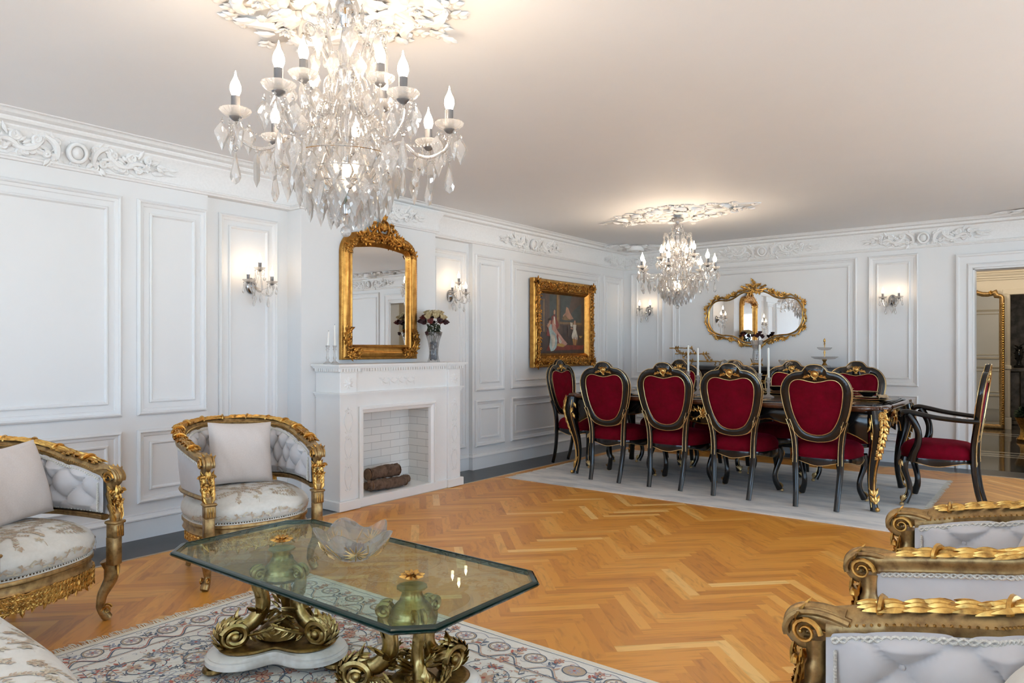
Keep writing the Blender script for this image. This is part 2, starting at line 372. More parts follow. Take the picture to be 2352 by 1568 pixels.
def frieze_orn(m, T, L, H, depth=.03):
    """rocaille relief, mirrored about x=0: cartouche, C scrolls, leaves, tapering tips. local x along, y up, z out"""
    k = depth/.03
    m.T = T
    # cartouche
    m.ring([(H*.30*cos(a), H*.30*sin(a)*1.1) for a in np.linspace(0, 2*pi, 24, endpoint=False)], [(H*.20*cos(a), H*.20*sin(a)*1.1) for a in np.linspace(0, 2*pi, 24, endpoint=False)], 0, depth*.8, bev=.004)
    m.ball((0, 0, depth*.3), H*.21, 14, T=SC(1, 1.1, .8))
    for i in range(7):
        a = (i-3)*.33; m.leaf(TR(0, H*.22, 0) @ RZ(-a), H*.30, H*.12, .35, .15, 0, 1)
    for i in range(5):
        a = pi+(i-2)*.4; m.leaf(TR(0, -H*.22, 0) @ RZ(-a), H*.26, H*.11, .35, .1, 0, 1)
    for sg in (1, -1):
        S = SC(sg, 1, 1)
        cscroll(m, S @ TR(L*.115, H*.02, 0) @ RZ(1.05), H*.75, depth*.38, -1)
        cscroll(m, S @ TR(L*.215, H*.05, 0) @ RZ(-.35), H*.85, depth*.36, 1)
        cscroll(m, S @ TR(L*.30, -H*.13, 0) @ RZ(.25), H*.75, depth*.33, -1)
        m.rosette(S @ TR(L*.345, -H*.06, depth*.3), H*.17, 7)
        m.spiral(S @ TR(L*.20, -H*.16, 0), H*.17, H*.04, 1.4, depth*.3)
        m.spiral(S @ TR(L*.27, H*.17, 0) @ RZ(2), H*.13, H*.03, 1.4, depth*.28)
        for j, (x, y, a, l) in enumerate(((.06, -.30, -2.2, .3), (.10, .34, -1.0, .3), (.15, -.34, -1.9, .28), (.17, .30, -1.2, .3), (.245, -.36, -1.7, .28), (.31, .25, -1.3, .34), (.36, .12, -1.25, .36), (.385, -.16, -1.6, .34), (.40, -.02, -1.45, .45), (.435, -.04, -1.75, .42), (.45, .04, -1.5, .42))):
            m.leaf(S @ TR(L*x, H*y, 0) @ RZ(a), H*l*1.25, H*.17, .35, .12, .2, 3)
        rn = random.Random(31)
        for j in range(46):
            x = rn.uniform(.05, .44); y = rn.uniform(-1, 1)*(.40-.62*max(0, x-.12)); m.leaf(S @ TR(L*x, H*y, depth*rn.uniform(0, .25)) @ RZ(rn.uniform(-2.6, -.4)), H*rn.uniform(.22, .38), H*rn.uniform(.09, .15), .5, .1, .2, 2, 6, 4)
        for j in range(7): m.spiral(S @ TR(L*(.09+.045*j), H*.2*(-1)**j, depth*.1) @ RZ(j*1.3), H*.12, H*.03, 1.3, depth*.26, 14, 5)
    m.T = None

# surface decoration: flat figures mapped onto a surface function surf(x, y, lift)
class Deco:
    def __init__(s, m, surf): s.m = m; s.s = surf; s.k = 0
    def poly(s, pts, mi, lift=None):
        s.k += 1; l = ((.0003+.0002*(s.k % 7)) if lift is None else lift)+4e-6*(s.k % 97)
        s.m.m = mi; s.m.add([s.s(x, y, l) for x, y in pts], [tuple(range(len(pts)))])
    def ribbon(s, pts, w, mi, taper=False, lift=None):
        pts = np.asarray(pts, float); d = np.gradient(pts, axis=0); n = np.stack([-d[:, 1], d[:, 0]], 1); n /= (np.linalg.norm(n, axis=1, keepdims=True)+1e-9)
        k = len(pts); ww = np.full(k, w/2.)
        if taper: ww = ww*(1-.75*np.linspace(0, 1, k))
        A = pts+n*ww[:, None]; B = pts-n*ww[:, None]; s.k += 1; l = ((.0003+.0002*(s.k % 7)) if lift is None else lift)+4e-6*(s.k % 97)
        v = [s.s(x, y, l) for x, y in np.concatenate([A, B])]; s.m.m = mi
        s.m.add(v, [(i, i+1, k+i+1, k+i) for i in range(k-1)])
    def petal(s, c, a, L, w, mi, lift=None):
        t = np.linspace(0, pi, 6); x = L*(1-np.cos(t))/2; y = w/2*np.sin(t)
        P = [(x[i], y[i]) for i in range(6)]+[(x[i], -y[i]) for i in range(4, 0, -1)]
        s.poly([(c[0]+cos(a)*p-sin(a)*q, c[1]+sin(a)*p+cos(a)*q) for p, q in P], mi, lift)
    def flower(s, c, r, n, m1, m2, m3=None, a0=0.):
        for i in range(n):
            a = a0+i*2*pi/n; s.petal(c, a, r, r*2.6/n*1.15, m1, .0012); s.petal((c[0]+cos(a)*r*.14, c[1]+sin(a)*r*.14), a, r*.74, r*1.6/n*1.15, m2, .0015)
        s.poly([(c[0]+r*.2*cos(a), c[1]+r*.2*sin(a)) for a in np.linspace(0, 2*pi, 8, endpoint=False)], m3 if m3 is not None else m1, .0018)
    def vine(s, c, r, turns, a0, w, mi, sg=1, n=26, leaf=None, lr=.2):
        a = np.linspace(0, 1, n); rr = r*(1-.8*a); th = a0+sg*a*turns*2*pi
        P = np.stack([c[0]+rr*np.cos(th), c[1]+rr*np.sin(th)], 1); s.ribbon(P, w, mi)
        if leaf is not None:
            for i in range(2, n-2, 3):
                d = P[i+1]-P[i]; ang = math.atan2(d[1], d[0]); s.petal(P[i], ang+(.8 if i % 2 else -.8), r*lr*(1-.5*a[i]), r*lr*.4, leaf)
        return P
# ---------------- room shell ----------------
ZC = 2.50; XL = -4.60; XB = -4.65; XF = -4.478; YB = 8.40
def struct(o): o['kind'] = 'structure'; return o
def wall_boxes(name, boxes, mat='wall_paint'):
    m = M()
    for lo, hi in boxes: m.box(lo, hi)
    return struct(m.build(name, mat, smooth=False))

# floor: oak herringbone, every block its own face with its own tone
def herringbone():
    Wp, n = .0525, 8; q = 1/math.sqrt(2); rnd = random.Random(5)
    vs_, fs, tone, uvs = [], [], [], []
    # cell coords (i,j): u=(1,1)/sqrt2, v=(-1,1)/sqrt2
    ox, oy = -1.385, 2.70
    def pt(i, j): return (ox+(i-j)*Wp*q, oy+(i+j)*Wp*q, 0.)
    N = 190
    for i in range(-N, N):
        for j in range(-N, N):
            s_ = (i-j) % (2*n)
            if s_ == 0: c = [(i, j), (i+n, j), (i+n, j+1), (i, j+1)]; hor = True
            elif s_ == 2*n-1: c = [(i, j), (i, j+n), (i+1, j+n), (i+1, j)][::-1]; hor = False
            else: continue
            P = [pt(*k) for k in c]; cx = sum(p[0] for p in P)/4; cy = sum(p[1] for p in P)/4
            if not (-4.45 < cx < XRW+.2 and YR-.2 < cy < 8.15): continue
            b = len(vs_); vs_ += P; fs.append((b, b+1, b+2, b+3)); t = rnd.random(); tone.append(t**1.25); u0, v0 = rnd.random()*40, rnd.random()*40
            Lp = n*Wp
            if hor: uvs += [(u0, v0), (u0+Lp, v0), (u0+Lp, v0+Wp), (u0, v0+Wp)]
            else: uvs += [(u0, v0), (u0, v0+Wp), (u0+Lp, v0+Wp), (u0+Lp, v0)]
    me = bpy.data.meshes.new('floor'); me.from_pydata(vs_, [], fs); me.materials.append(MT['oak'])
    at = me.attributes.new('tone', 'FLOAT', 'FACE'); at.data.foreach_set('value', tone)
    uv = me.uv_layers.new(name='UVMap'); uv.data.foreach_set('uv', [c for p in uvs for c in p]); me.update()
    o = bpy.data.objects.new('floor', me); col.objects.link(o); struct(o)
herringbone()
m = M(); m.box((-5.0, YR-.3, -.2), (XRW+.3, YB+.2, -.012)); struct(m.build('trim_1', 'dark_stone', smooth=False))     # slab under the parquet
# dark marble border along the walls with a thin light fillet
m = M(); m.box((XF-.25, YR, -.03), (-4.19, YB+.05, .0035)); m.box((-4.19, 8.075, -.03), (-.70, YB+.05, .0035)); m.box((.25, 8.075, -.03), (XRW, YB+.05, .0035)); m.box((-.70, 8.075, -.03), (.25, YB+.05, .0035)); struct(m.build('trim_2', 'marble_black', smooth=False))
m = M(); m.box((-4.192, YR, -.02), (-4.180, 8.075, .0045)); m.box((-4.192, 8.063, -.02), (XRW, 8.075, .0045)); struct(m.build('trim_3', 'rug_beige', smooth=False))
m = M(); m.box((-5.0, YR-.3, ZC), (XRW+.3, YB+.2, ZC+.15)); struct(m.build('ceiling', 'ceiling_paint', smooth=False))

# left wall with recessed sconce bays and the chimney breast
YA0, YA1, YC0, YC1, YA2, YA3 = 2.552, 3.218, 3.218, 4.656, 4.656, 5.31
plan = [(XL, YR), (XL, YA0), (XB, YA0), (XB, YC0), (XF, YC0), (XF, YC1), (XB, YC1), (XB, YA3), (XL, YA3), (XL, YB+.1), (-4.95, YB+.1), (-4.95, YR)]
m = M(); m.prism(plan, -.02, 2.42); m.box((-4.95, YR, 2.42), (XL, YB+.1, ZC))
struct(m.build('wall_left', 'wall_paint', smooth=False))
DX0, DX1, DZ = -.672, .21, 2.005
wall_boxes('wall_back', [((-4.7, YB, -.02), (DX0, YB+.16, ZC)), ((DX1, YB, -.02), (XRW+.2, YB+.16, ZC)), ((DX0, YB, DZ), (DX1, YB+.16, ZC))])
def wall_with_holes(name, x0, x1, holes, mk):
    b = []; c = x0
    for a, d in holes: b += [(c, a, 0, ZC), (a, d, 0, .25), (a, d, 2.25, ZC)]; c = d
    b.append((c, x1, 0, ZC)); m = M()
    for a, d, z0, z1 in b: m.box(*mk(a, d, z0, z1))
    return struct(m.build(name, 'wall_paint', smooth=False))
wall_with_holes('wall_rear', -4.95, XRW+.2, WIN, lambda a, d, z0, z1: ((a, YR-.2, z0), (d, YR, z1)))
wall_with_holes('wall_right', YR-.2, YB+.2, WINR, lambda a, d, z0, z1: ((XRW, a, z0), (XRW+.2, d, z1)))
def window(n, T, w):
    """frame in local x (width) z (height), y outward"""
    m = M(); m.T = T
    for lo, hi in (((0, 0, .25), (.06, .08, 2.25)), ((w-.06, 0, .25), (w, .08, 2.25)), ((.06, 0, .25), (w-.06, .08, .31)), ((.06, 0, 2.19), (w-.06, .08, 2.25)), ((w/2-.03, 0, .31), (w/2+.03, .08, 2.19)), ((.06, .01, 1.55), (w/2-.03, .07, 1.59)), ((w/2+.03, .01, 1.55), (w-.06, .07, 1.59))): m.box(lo, hi, .006)
    f = struct(m.build('window_%d' % n, 'mantel_white', smooth=False))
    m = M(); m.T = T; m.box((.06, .035, .31), (w-.06, .041, 2.19)); m.build('window_pane', 'window_glass', f, smooth=False)
for i, (a, b) in enumerate(WIN): window(i+1, frame((b, YR-.08, 0), (-1, 0, 0), (0, -1, 0)), b-a)
for i, (a, b) in enumerate(WINR): window(i+4, frame((XRW+.08, a, 0), (0, 1, 0), (-1, 0, 0)) @ SC(1, -1, -1), b-a)

# curtains beside the rear windows
def curtain(x0, x1, y, z0=.02, z1=2.3):
    m = M(); t = np.linspace(0, 1, 60); G = []
    for z in np.linspace(z0, z1, 6): G.append([(x0+(x1-x0)*a, y+.035*sin(a*(x1-x0)*75)*(.7+.3*(1-z/z1)), z) for a in t])
    m.grid(np.array(G)); m.grid(np.array(G)+V(0, -.004, 0), flip=True)
    return m.build('curtain', 'curtain')
for i, (a, b, l) in enumerate(((-4.35, -3.9, 'white pleated curtain at the window nearest the panelled side wall'), (-2.52, -2.18, 'white pleated curtain hanging between two rear windows'), (-.8, -.35, 'white pleated curtain beside the widest rear window'))):
    tag(curtain(a, b, YR+.09), l, 'curtain', 'curtains at the rear windows')

# ---- mouldings ----
P_OUT = [(0, 0), (0, .012), (.006, .020), (.014, .024), (.020, .020), (.023, .012), (.030, .010), (.040, .006), (.044, 0)]
P_IN = [(0, 0), (0, .008), (.006, .013), (.013, .013), (.018, .006), (.022, 0)]
def panel(m, T, a0, a1, z0, z1, inner=True):
    """T: local x along the wall, y up, z out of the wall"""
    loop = [(a0, z0, 0), (a1, z0, 0), (a1, z1, 0), (a0, z1, 0)]
    m.sweep(P_OUT, loop, (0, 0, 1), T=T)
    if inner:
        g = .078; m.sweep(P_IN, [(a0+g, z0+g, 0), (a1-g, z0+g, 0), (a1-g, z1-g, 0), (a0+g, z1-g, 0)], (0, 0, 1), T=T)
def WL(x): return frame((x, 0, 0), (0, 1, 0), (0, 0, 1))       # left wall: local x = +Y, z out = +X
TBk = frame((0, YB, 0), (1, 0, 0), (0, 0, 1))  # back wall: local x = +X, z out = -Y
m = M(); z1, z2, z3, z4 = .782, 2.149, .225, .69
for a, b in ((-2.85, -.50), (-.36, .12), (.22, 1.988), (2.08, 2.54), (5.343, 5.811), (5.925, 7.766), (7.853, 8.33)):
    panel(m, WL(XL), a, b, z1, z2); panel(m, WL(XL), a, b, z3, z4)
panel(m, WL(XB), 2.655, 3.126, z3, 2.158); panel(m, WL(XB), 4.75, 5.262, z3, 2.158)
struct(m.build('trim_4', 'wall_paint', angle=25))
m = M()
z1, z2, z3, z4 = .81, 2.20, .225, .722
for a, b in ((-3.90, -1.735), (-1.627, -1.15), (.50, 2.6)):
    panel(m, TBk, a, b, z1, z2); panel(m, TBk, a, b, z3, z4)
panel(m, TBk, -4.49, -4.02, z1, z2); panel(m, TBk, -4.49, -4.02, z3, z4)
# panels on the right wall between its windows
TRt = frame((XRW, 0, 0), (0, -1, 0), (0, 0, 1)) @ SC(-1, 1, 1)
for a, b in ((-.7, .7), (2.35, 3.05), (4.55, 5.25), (6.75, 8.2)):
    panel(m, TRt, a, b, z1, z2); panel(m, TRt, a, b, z3, z4)
struct(m.build('trim_5', 'wall_paint', angle=25))
# baseboards
P_BASE = [(0, 0), (.022, 0), (.022, .118), (.030, .122), (.030, .130), (.020, .138), (.012, .150), (.012, .156), (0, .160)]
def base(name, path):
    m = M(); pr = P_BASE; m.sweep(pr, [(x, y, .002) for x, y in path], (0, 0, 1), closed=False); return struct(m.build(name, 'wall_paint', angle=25))
# path walked so that (z x tangent) points INTO the wall
base('baseboard_left', [(XL, YB)] + [(XL, YA3), (XB, YA3), (XB, YC1), (XF, YC1)][::1])
base('baseboard_left_near', [(XF, YC0), (XB, YC0), (XB, YA0), (XL, YA0), (XL, YR)])
base('baseboard_back', [(-.83, YB), (XL, YB)]); base('baseboard_back_right', [(XRW, YB), (.37, YB)])
base('baseboard_right', [(XRW, YR), (XRW, YB)])
# door casing round the opening in the back wall
P_CAS = [(0, 0), (0, .030), (.008, .034), (.022, .034), (.028, .026), (.038, .022), (.095, .022), (.100, .030), (.110, .036), (.122, .030), (.140, .026), (.146, .012), (.148, 0)]
m = M(); m.sweep([(-.148+a, b) for a, b in P_CAS][::1], [(DX1, 0, 0), (DX1, DZ, 0), (DX0, DZ, 0), (DX0, 0, 0)], (0, 0, 1), closed=False, T=TBk)
m.box((DX0-.004, YB-.02, 0), (DX0+.012, YB+.18, DZ)); m.box((DX1-.012, YB-.02, 0), (DX1+.004, YB+.18, DZ)); m.box((DX0, YB-.02, DZ-.012), (DX1, YB+.18, DZ+.004))
struct(m.build('door_1', 'wall_paint', angle=25))
# cornice: upper crown straight along the walls, lower cove and fillet following the breast
P_CR = [(0, 2.415), (.052, 2.415), (.060, 2.428), (.060, 2.436), (.072, 2.444), (.090, 2.448), (.098, 2.462), (.098, 2.470), (.112, 2.474), (.128, 2.480), (.136, 2.490), (.150, 2.4985), (0, 2.4985)]
P_CV = [(0, 2.250), (.016, 2.252), (.020, 2.262), (.028, 2.268), (.028, 2.276), (.018, 2.282), (.018, 2.288), (.020, 2.32), (.026, 2.36), (.038, 2.395), (.058, 2.425), (0, 2.425)]
def corn(name, prof, path, off=0.):
    m = M(); m.sweep(prof, [(x, y, 0) for x, y in path], (0, 0, 1), closed=False); return struct(m.build(name, 'plaster', angle=25))
corn('trim_6', P_CR, [(XRW, YR), (XRW, YB), (XL, YB), (XL, YR)])
corn('trim_7', P_CV, [(XRW, YR), (XRW, YB), (XL, YB), (XL, YC1), (XF, YC1), (XF, YC0), (XL, YC0), (XL, YR)])
m = M(); m.box((XB-.02, YA0, 2.25), (XL, YC0, 2.43)); m.box((XB-.02, YC1, 2.25), (XL, YA3, 2.43)); struct(m.build('trim_8', 'wall_paint', smooth=False))
# thin double bead on the ceiling just outside the crown
m = M()
for d in (.155, .172):
    m.tube([(XL+d, YR, ZC), (XL+d, YB-d, ZC), (XRW-d, YB-d, ZC), (XRW-d, YR, ZC)][:2], .006, 6); m.tube([(XL+d, YB-d, ZC), (XRW-d, YB-d, ZC)], .006, 6); m.tube([(XRW-d, YB-d, ZC), (XRW-d, YR, ZC)], .006, 6)
struct(m.build('trim_9', 'plaster'))

# ---- hall beyond the doorway ----
HY0, HY1 = YB+.16, 12.95
m = M(); m.box((-2.4, YB+.05, -.03), (2.2, 15.5, .004)); struct(m.build('floor_hall', 'hall_marble', smooth=False))
m = M()
for y in (9.55, 9.72, 9.95, 11.9, 12.15): m.box((-2.3, y, .0035), (2.1, y+.05, .0050))
struct(m.build('trim_10', 'hall_stripe', smooth=False))
m = M(); m.box((-2.5, HY0, 2.42), (2.3, 15.6, 2.55)); struct(m.build('ceiling_hall', 'hall_wall', smooth=False))
FX = -.575
wall_boxes('wall_hall_far', [((-2.5, HY1, 0), (FX, HY1+.12, 2.42)), ((FX, HY1, 2.02), (2.3, HY1+.12, 2.42)), ((.62, HY1, 0), (2.3, HY1+.12, 2.42))], 'hall_wall')
wall_boxes('wall_hall_left', [((-2.6, HY0, 0), (-2.45, 15.6, 2.45))], 'hall_wall')
wall_boxes('wall_hall_right', [((2.2, HY0, 0), (2.35, 15.6, 2.45))], 'hall_wall')
wall_boxes('wall_hall_beyond', [((-2.5, 15.5, 0), (2.3, 15.6, 2.45))], 'dark_stone')
THl = frame((0, HY1, 0), (1, 0, 0), (0, 0, 1))
m = M(); m.sweep([(a, b) for a, b in P_CR], [(2.2, HY1, -.06), (-2.45, HY1, -.06)], (0, 0, 1), closed=False); m.sweep([(a*.8, b) for a, b in P_CR], [(2.2, HY1, -.17), (-2.45, HY1, -.17)], (0, 0, 1), closed=False)
m.box((FX-.09, HY1-.02, 0), (FX, HY1, 2.0195), .006); m.box((FX-.09, HY1-.02, 2.02), (1.0, HY1, 2.10), .006)
m.box((FX-.10, HY1-.045, .185), (FX+.0, HY1-.001, .895), .006); m.box((FX-.12, HY1-.06, .90), (FX+.02, HY1-.001, .96), .008); m.box((FX-.12, HY1-.06, 0), (FX+.02, HY1-.001, .18), .006)
panel(m, THl, -2.2, -.60, .98, 2.05); panel(m, THl, -2.2, -.60, .25, .80)
struct(m.build('trim_11', 'hall_wall', angle=25))
# wall of the hall seen only in its leaning mirror: panels on the back of the dining wall
TH0 = frame((0, HY0, 0), (1, 0, 0), (0, 0, 1)) @ SC(1, 1, -1)
m = M()
for a, b in ((-2.3, -1.75), (-1.7, -.85), (.4, 1.3)): panel(m, frame((0, HY0, 0), (1, 0, 0), (0, 0, 1)) @ SC(1, 1, -1), a, b, 1.0, 2.0); panel(m, frame((0, HY0, 0), (1, 0, 0), (0, 0, 1)) @ SC(1, 1, -1), a, b, .25, .85)
struct(m.build('trim_12', 'hall_wall', angle=25))

# ---- plaster relief on cornice and ceiling ----
def relief(name, label, T, L, H, depth=.03, cat='plaster ornament', group=None):
    m = M(); frieze_orn(m, T, L, H, depth); return tag(m.build(name, 'plaster', angle=50), label, cat, group)
def TL(y, x=XL): return frame((x+.028, y, 2.352), (0, 1, 0), (-.18, 0, 1)) @ SC(1, 1, 1)
g = 'rocaille reliefs on the cornice'
def TLf(y, x=XL):
    t = frame((x+.030, y, 2.352), (0, 1, 0), (.18, 0, 1)); return t
def TBf(x): return frame((x, YB-.030, 2.352), (1, 0, 0), (0, -.18, 1))
relief('cornice_relief', 'white rocaille relief on the cornice at far left, above the big wall panel', TLf(1.72), 1.15, .185, .055, group=g)
relief('cornice_relief', 'white rocaille relief on the cornice over the chimney breast', TLf(3.95, XF+.0), 1.0, .185, .055, group=g)
relief('cornice_relief', 'white rocaille relief on the cornice above the framed painting', TLf(6.28), 1.12, .185, .055, group=g)
relief('cornice_relief', 'white rocaille relief on the cornice above the oval-winged gilt wall mirror', TBf(-2.75), 1.25, .185, .055, group=g)
relief('cornice_relief', 'white rocaille relief on the cornice above the two-armed sconce panel near the doorway', TBf(-1.10), 1.12, .185, .055, group=g)
relief('cornice_relief', 'white rocaille relief on the cornice right of the doorway, seen in the mantel mirror', TBf(.75), 1.25, .185, .055, group=g)
m = M(); frieze_orn(m, TLf(8.22), .7, .15, .034); frieze_orn(m, TBf(-4.38), .7, .15, .034)
tag(m.build('corner_cornice_relief', 'plaster', angle=50), 'white rocaille relief wrapped round the room corner of the cornice', 'plaster ornament', g)

def medallion(name, label, cx, cy, LX, LY, rz=0., dens=1., depth=.085):
    """pointed oval ceiling rose: rings of scrolls, fans and leaves; hangs below the ceiling"""
    rnd = random.Random(11); m = M(); B = TR(cx, cy, ZC+.002) @ RZ(rz) @ SC(1, 1, -1)
    # ground plate with lobed edge
    def rad(a, k=1.):
        c, s_ = abs(cos(a)), abs(sin(a)); r = 1/((c/LX)**1.25+(s_/LY)**1.25)**(1/1.25); return r*k
    an = np.linspace(0, 2*pi, 120, endpoint=False)
    m.prism([(rad(a)*cos(a)*(.93+.05*cos(14*a)), rad(a)*sin(a)*(.93+.05*cos(14*a))) for a in an], 0, .010, T=B, bev=.004)
    for kk, hh in ((.34, .022), (.62, .016)):
        m.tube([(rad(a, kk)*cos(a), rad(a, kk)*sin(a), .012) for a in an], hh*.6, 6, closed=True, T=B)
    nS = int(16*dens)
    for i in range(nS):
        a = (i+.5)*2*pi/nS; 
        for kk, L, sg in ((.80, .30, 1), (.50, .22, -1)):
            r = rad(a, kk); T = B @ TR(r*cos(a), r*sin(a), .010) @ RZ(a+pi/2+(.5 if i % 2 else -.5)); Ls = L*(LX+LY)/1.5*.55
            cscroll(m, T, Ls, depth*.30, sg if i % 2 else -sg)
    nF = int(34*dens)
    for i in range(nF):
        a = i*2*pi/nF+rnd.uniform(-.04, .04); k = .93+.07*(i % 2); r = rad(a, k)
        T = B @ TR(r*cos(a)*.92, r*sin(a)*.92, .008) @ RZ(a-pi/2+rnd.uniform(-.4, .4))
        acan(m, T, .15*(LX+LY)/1.5, .10*(LX+LY)/1.5)
    for i in range(int(10*dens)):
        a = i*2*pi/int(10*dens); r = rad(a, .66); m.rosette(B @ TR(r*cos(a), r*sin(a), .015), .055*(LX+LY)/1.3, 7)
        for s_ in range(5):                                   # shell fans
            m.leaf(B @ TR(rad(a, .36)*cos(a), rad(a, .36)*sin(a), .012) @ RZ(a-pi/2+(s_-2)*.28), .20*LY/.5, .05*LY/.5, .35, .08, 0, 1)
    for i in range(int(170*dens)):
        a = rnd.uniform(0, 2*pi); r = rad(a, rnd.uniform(.3, .97)); L = rnd.uniform(.06, .13)*(LX+LY)/1.5
        m.leaf(B @ TR(r*cos(a), r*sin(a), rnd.uniform(.010, .045)) @ RZ(rnd.uniform(0, 2*pi)), L, L*.5, .35, -.1, .2, 3)
    for i in range(24): m.leaf(B @ TR(0, 0, .012) @ RZ(i*pi/12) @ TR(0, .06, 0), rad(i*pi/12+pi/2, .30), .05, .4, -.05, .1, 2)
    m.lathe([(.11, .0), (.11, .03), (.08, .045), (.03, .05), (.001, .05)][::-1], 24, T=B)
    return tag(m.build(name, 'plaster', angle=50), label, 'ceiling rose', 'plaster roses on the ceiling')
medallion('ceiling_rose', 'large white plaster rose on the ceiling above the nearer crystal chandelier', -2.05, 1.62, .62, .50, R(-10))
medallion('ceiling_rose', 'pointed oval white plaster rose on the ceiling above the dining table chandelier', -2.90, 6.32, .84, .38, R(-2))
def ceil_corner(label, T, L, H):
    m = M(); frieze_orn(m, T, L, H, .085)
    return tag(m.build('ceiling_corner_relief', 'plaster', angle=50), label, 'plaster ornament', 'openwork reliefs on the ceiling edge')
ceil_corner('white plaster relief on the ceiling across the far room corner', frame((-4.22, 8.00, ZC), unit((1, .75, 0)), (.6, -.8, 0)), 1.15, .36)
ceil_corner('white plaster relief on the ceiling edge above the doorway at the right', frame((.42, 8.12, ZC), (1, 0, 0), (0, -1, 0)), 1.7, .34)
# ---------------- fireplace surround ----------------
FY0, FY1, FXF = 3.345, 4.668, -4.185
fp = empty('fireplace', 'white carved fireplace surround with dentil mantel and white brick firebox', 'fireplace', (XF, (FY0+FY1)/2, 0))
def loc(o): return (-o[0], -o[1], -o[2])
FO = TR(-XF, -(FY0+FY1)/2, 0)
def fpart(name, mat, fn, parent=None, **k):
    m = M(); m.T = FO; fn(m); return m.build(name, mat, parent or fp, **k)
OY0, OY1, OZ0, OZ1 = 3.585, 4.312, .075, .712      # opening
PW = .155                                          # pilaster width
def f_base(m):
    m.box((XF+.002, FY0-.022, .004), (FXF+.022, FY0+PW+.022, .075), .004); m.box((XF+.002, FY1-PW-.022, .004), (FXF+.022, FY1+.022, .075), .004)
    m.box((XF+.002, FY0+PW, .004), (FXF+.002, FY1-PW, .072), .003)
fpart('plinth', 'mantel_white', f_base, smooth=False)
for ya in (FY0, FY1-PW):
    def f_p(m):
        m.box((XF+.002, ya, .075), (FXF, ya+PW, .86), .003); m.box((XF+.002, ya, .86), (FXF, ya+PW, 1.03), .003)
    pl = fpart('pilaster', 'mantel_white', f_p, smooth=False)
    def f_c(m):
        T0 = frame((FXF, ya+PW/2, 0), (0, 1, 0), (0, 0, 1)); k = .62
        def cart(z, h, w):
            T = FO @ T0 @ TR(0, z, 0); m.T = T
            for sg in (1, -1):
                a = np.linspace(0, 1, 16); m.tube(np.stack([sg*w*(.25+.75*np.sin(pi*a)**.8*(1-.35*a)), h*(.42-.84*a), 0*a+.003], -1), .0045, 6)
                m.spiral(TR(sg*w*.45, h*.42, 0) @ SC(sg, 1, 1), w*.3, w*.1, 1, .004, 12, 5); m.spiral(TR(sg*w*.35, -h*.45, 0) @ SC(sg, -1, 1), w*.35, w*.1, 1, .004, 12, 5)
                m.leaf(TR(sg*w*.4, -h*.2, 0) @ RZ(-sg*.5), h*.25, w*.35, .3, 0, .1, 2, 6, 4)
            for i in range(5): m.leaf(TR(0, h*.34, 0) @ RZ((i-2)*.55), h*.22, w*.4, .35, .1, 0, 1, 6, 4)
            m.ball((0, h*.36, .004), w*.16, 8)
        cart(.665, .17, .045); cart(.47, .17, .04); cart(.25, .20, .04)
        m.T = FO @ T0
        for i in range(9): m.leaf(TR(0, .945, 0) @ RZ(i*2*pi/9), .05, .026, .4, 0, .1, 2, 6, 4)
        m.ball((0, .945, .004), .017, 10, sz=1.3)
        m.ball((0, .76, .003), .012, 8)
        m.T = None
    fpart('carving', 'mantel_white', f_c, pl)
def f_front(m):
    x1 = FXF-.022
    m.box((XF+.002, FY0+PW, .86), (x1, FY1-PW, 1.03)); m.box((XF+.002, FY0+PW, OZ1+.04), (x1, FY1-PW, .86)); m.box((XF+.10, FY0+PW, .072), (x1, OY0-.04, OZ1+.04)); m.box((XF+.10, OY1+.04, .072), (x1, FY1-PW, OZ1+.04))
fpart('frieze_board', 'mantel_white', f_front, smooth=False)
def f_mould(m):
    T = frame((FXF-.022, 0, 0), (0, 1, 0), (0, 0, 1))
    pr = [(0, 0), (0, .018), (.010, .026), (.022, .026), (.026, .014), (.040, .008), (.050, .004), (.055, -.02)]
    m.sweep(pr, [(OY1+.052, .072, 0), (OY1+.052, OZ1+.052, 0), (OY0-.052, OZ1+.052, 0), (OY0-.052, .072, 0)], (0, 0, 1), closed=False, T=FO @ T) if False else None
    m.T = None; m.sweep(pr, [(OY1+.052, .072, 0), (OY1+.052, OZ1+.052, 0), (OY0-.052, OZ1+.052, 0), (OY0-.052, .072, 0)], (0, 0, 1), closed=False, T=FO @ T)
fpart('opening_moulding', 'mantel_white', f_mould, angle=30)
def outline(o):
    """stepped plan of the surround offset outwards by o"""
    return [(XF+.004, FY0-o), (FXF+o, FY0-o), (FXF+o, FY0+PW+o), (FXF-.022+o, FY0+PW+o), (FXF-.022+o, FY1-PW-o), (FXF+o, FY1-PW-o), (FXF+o, FY1+o), (XF+.004, FY1+o)]
def f_band(m):
    for z0, z1, o in ((.852, .866, .014), (.866, .878, .024), (.838, .852, .006)): m.prism(outline(o), z0, z1)
fpart('string_course', 'mantel_white', f_band, smooth=False)
def f_shelf(m):
    for z0, z1, o in ((1.03, 1.036, .004), (1.036, 1.056, .012), (1.056, 1.066, .026), (1.066, 1.074, .036), (1.074, 1.088, .048)): m.prism(outline(o), z0, z1)
fpart('mantel_shelf', 'mantel_white', f_shelf, smooth=False)
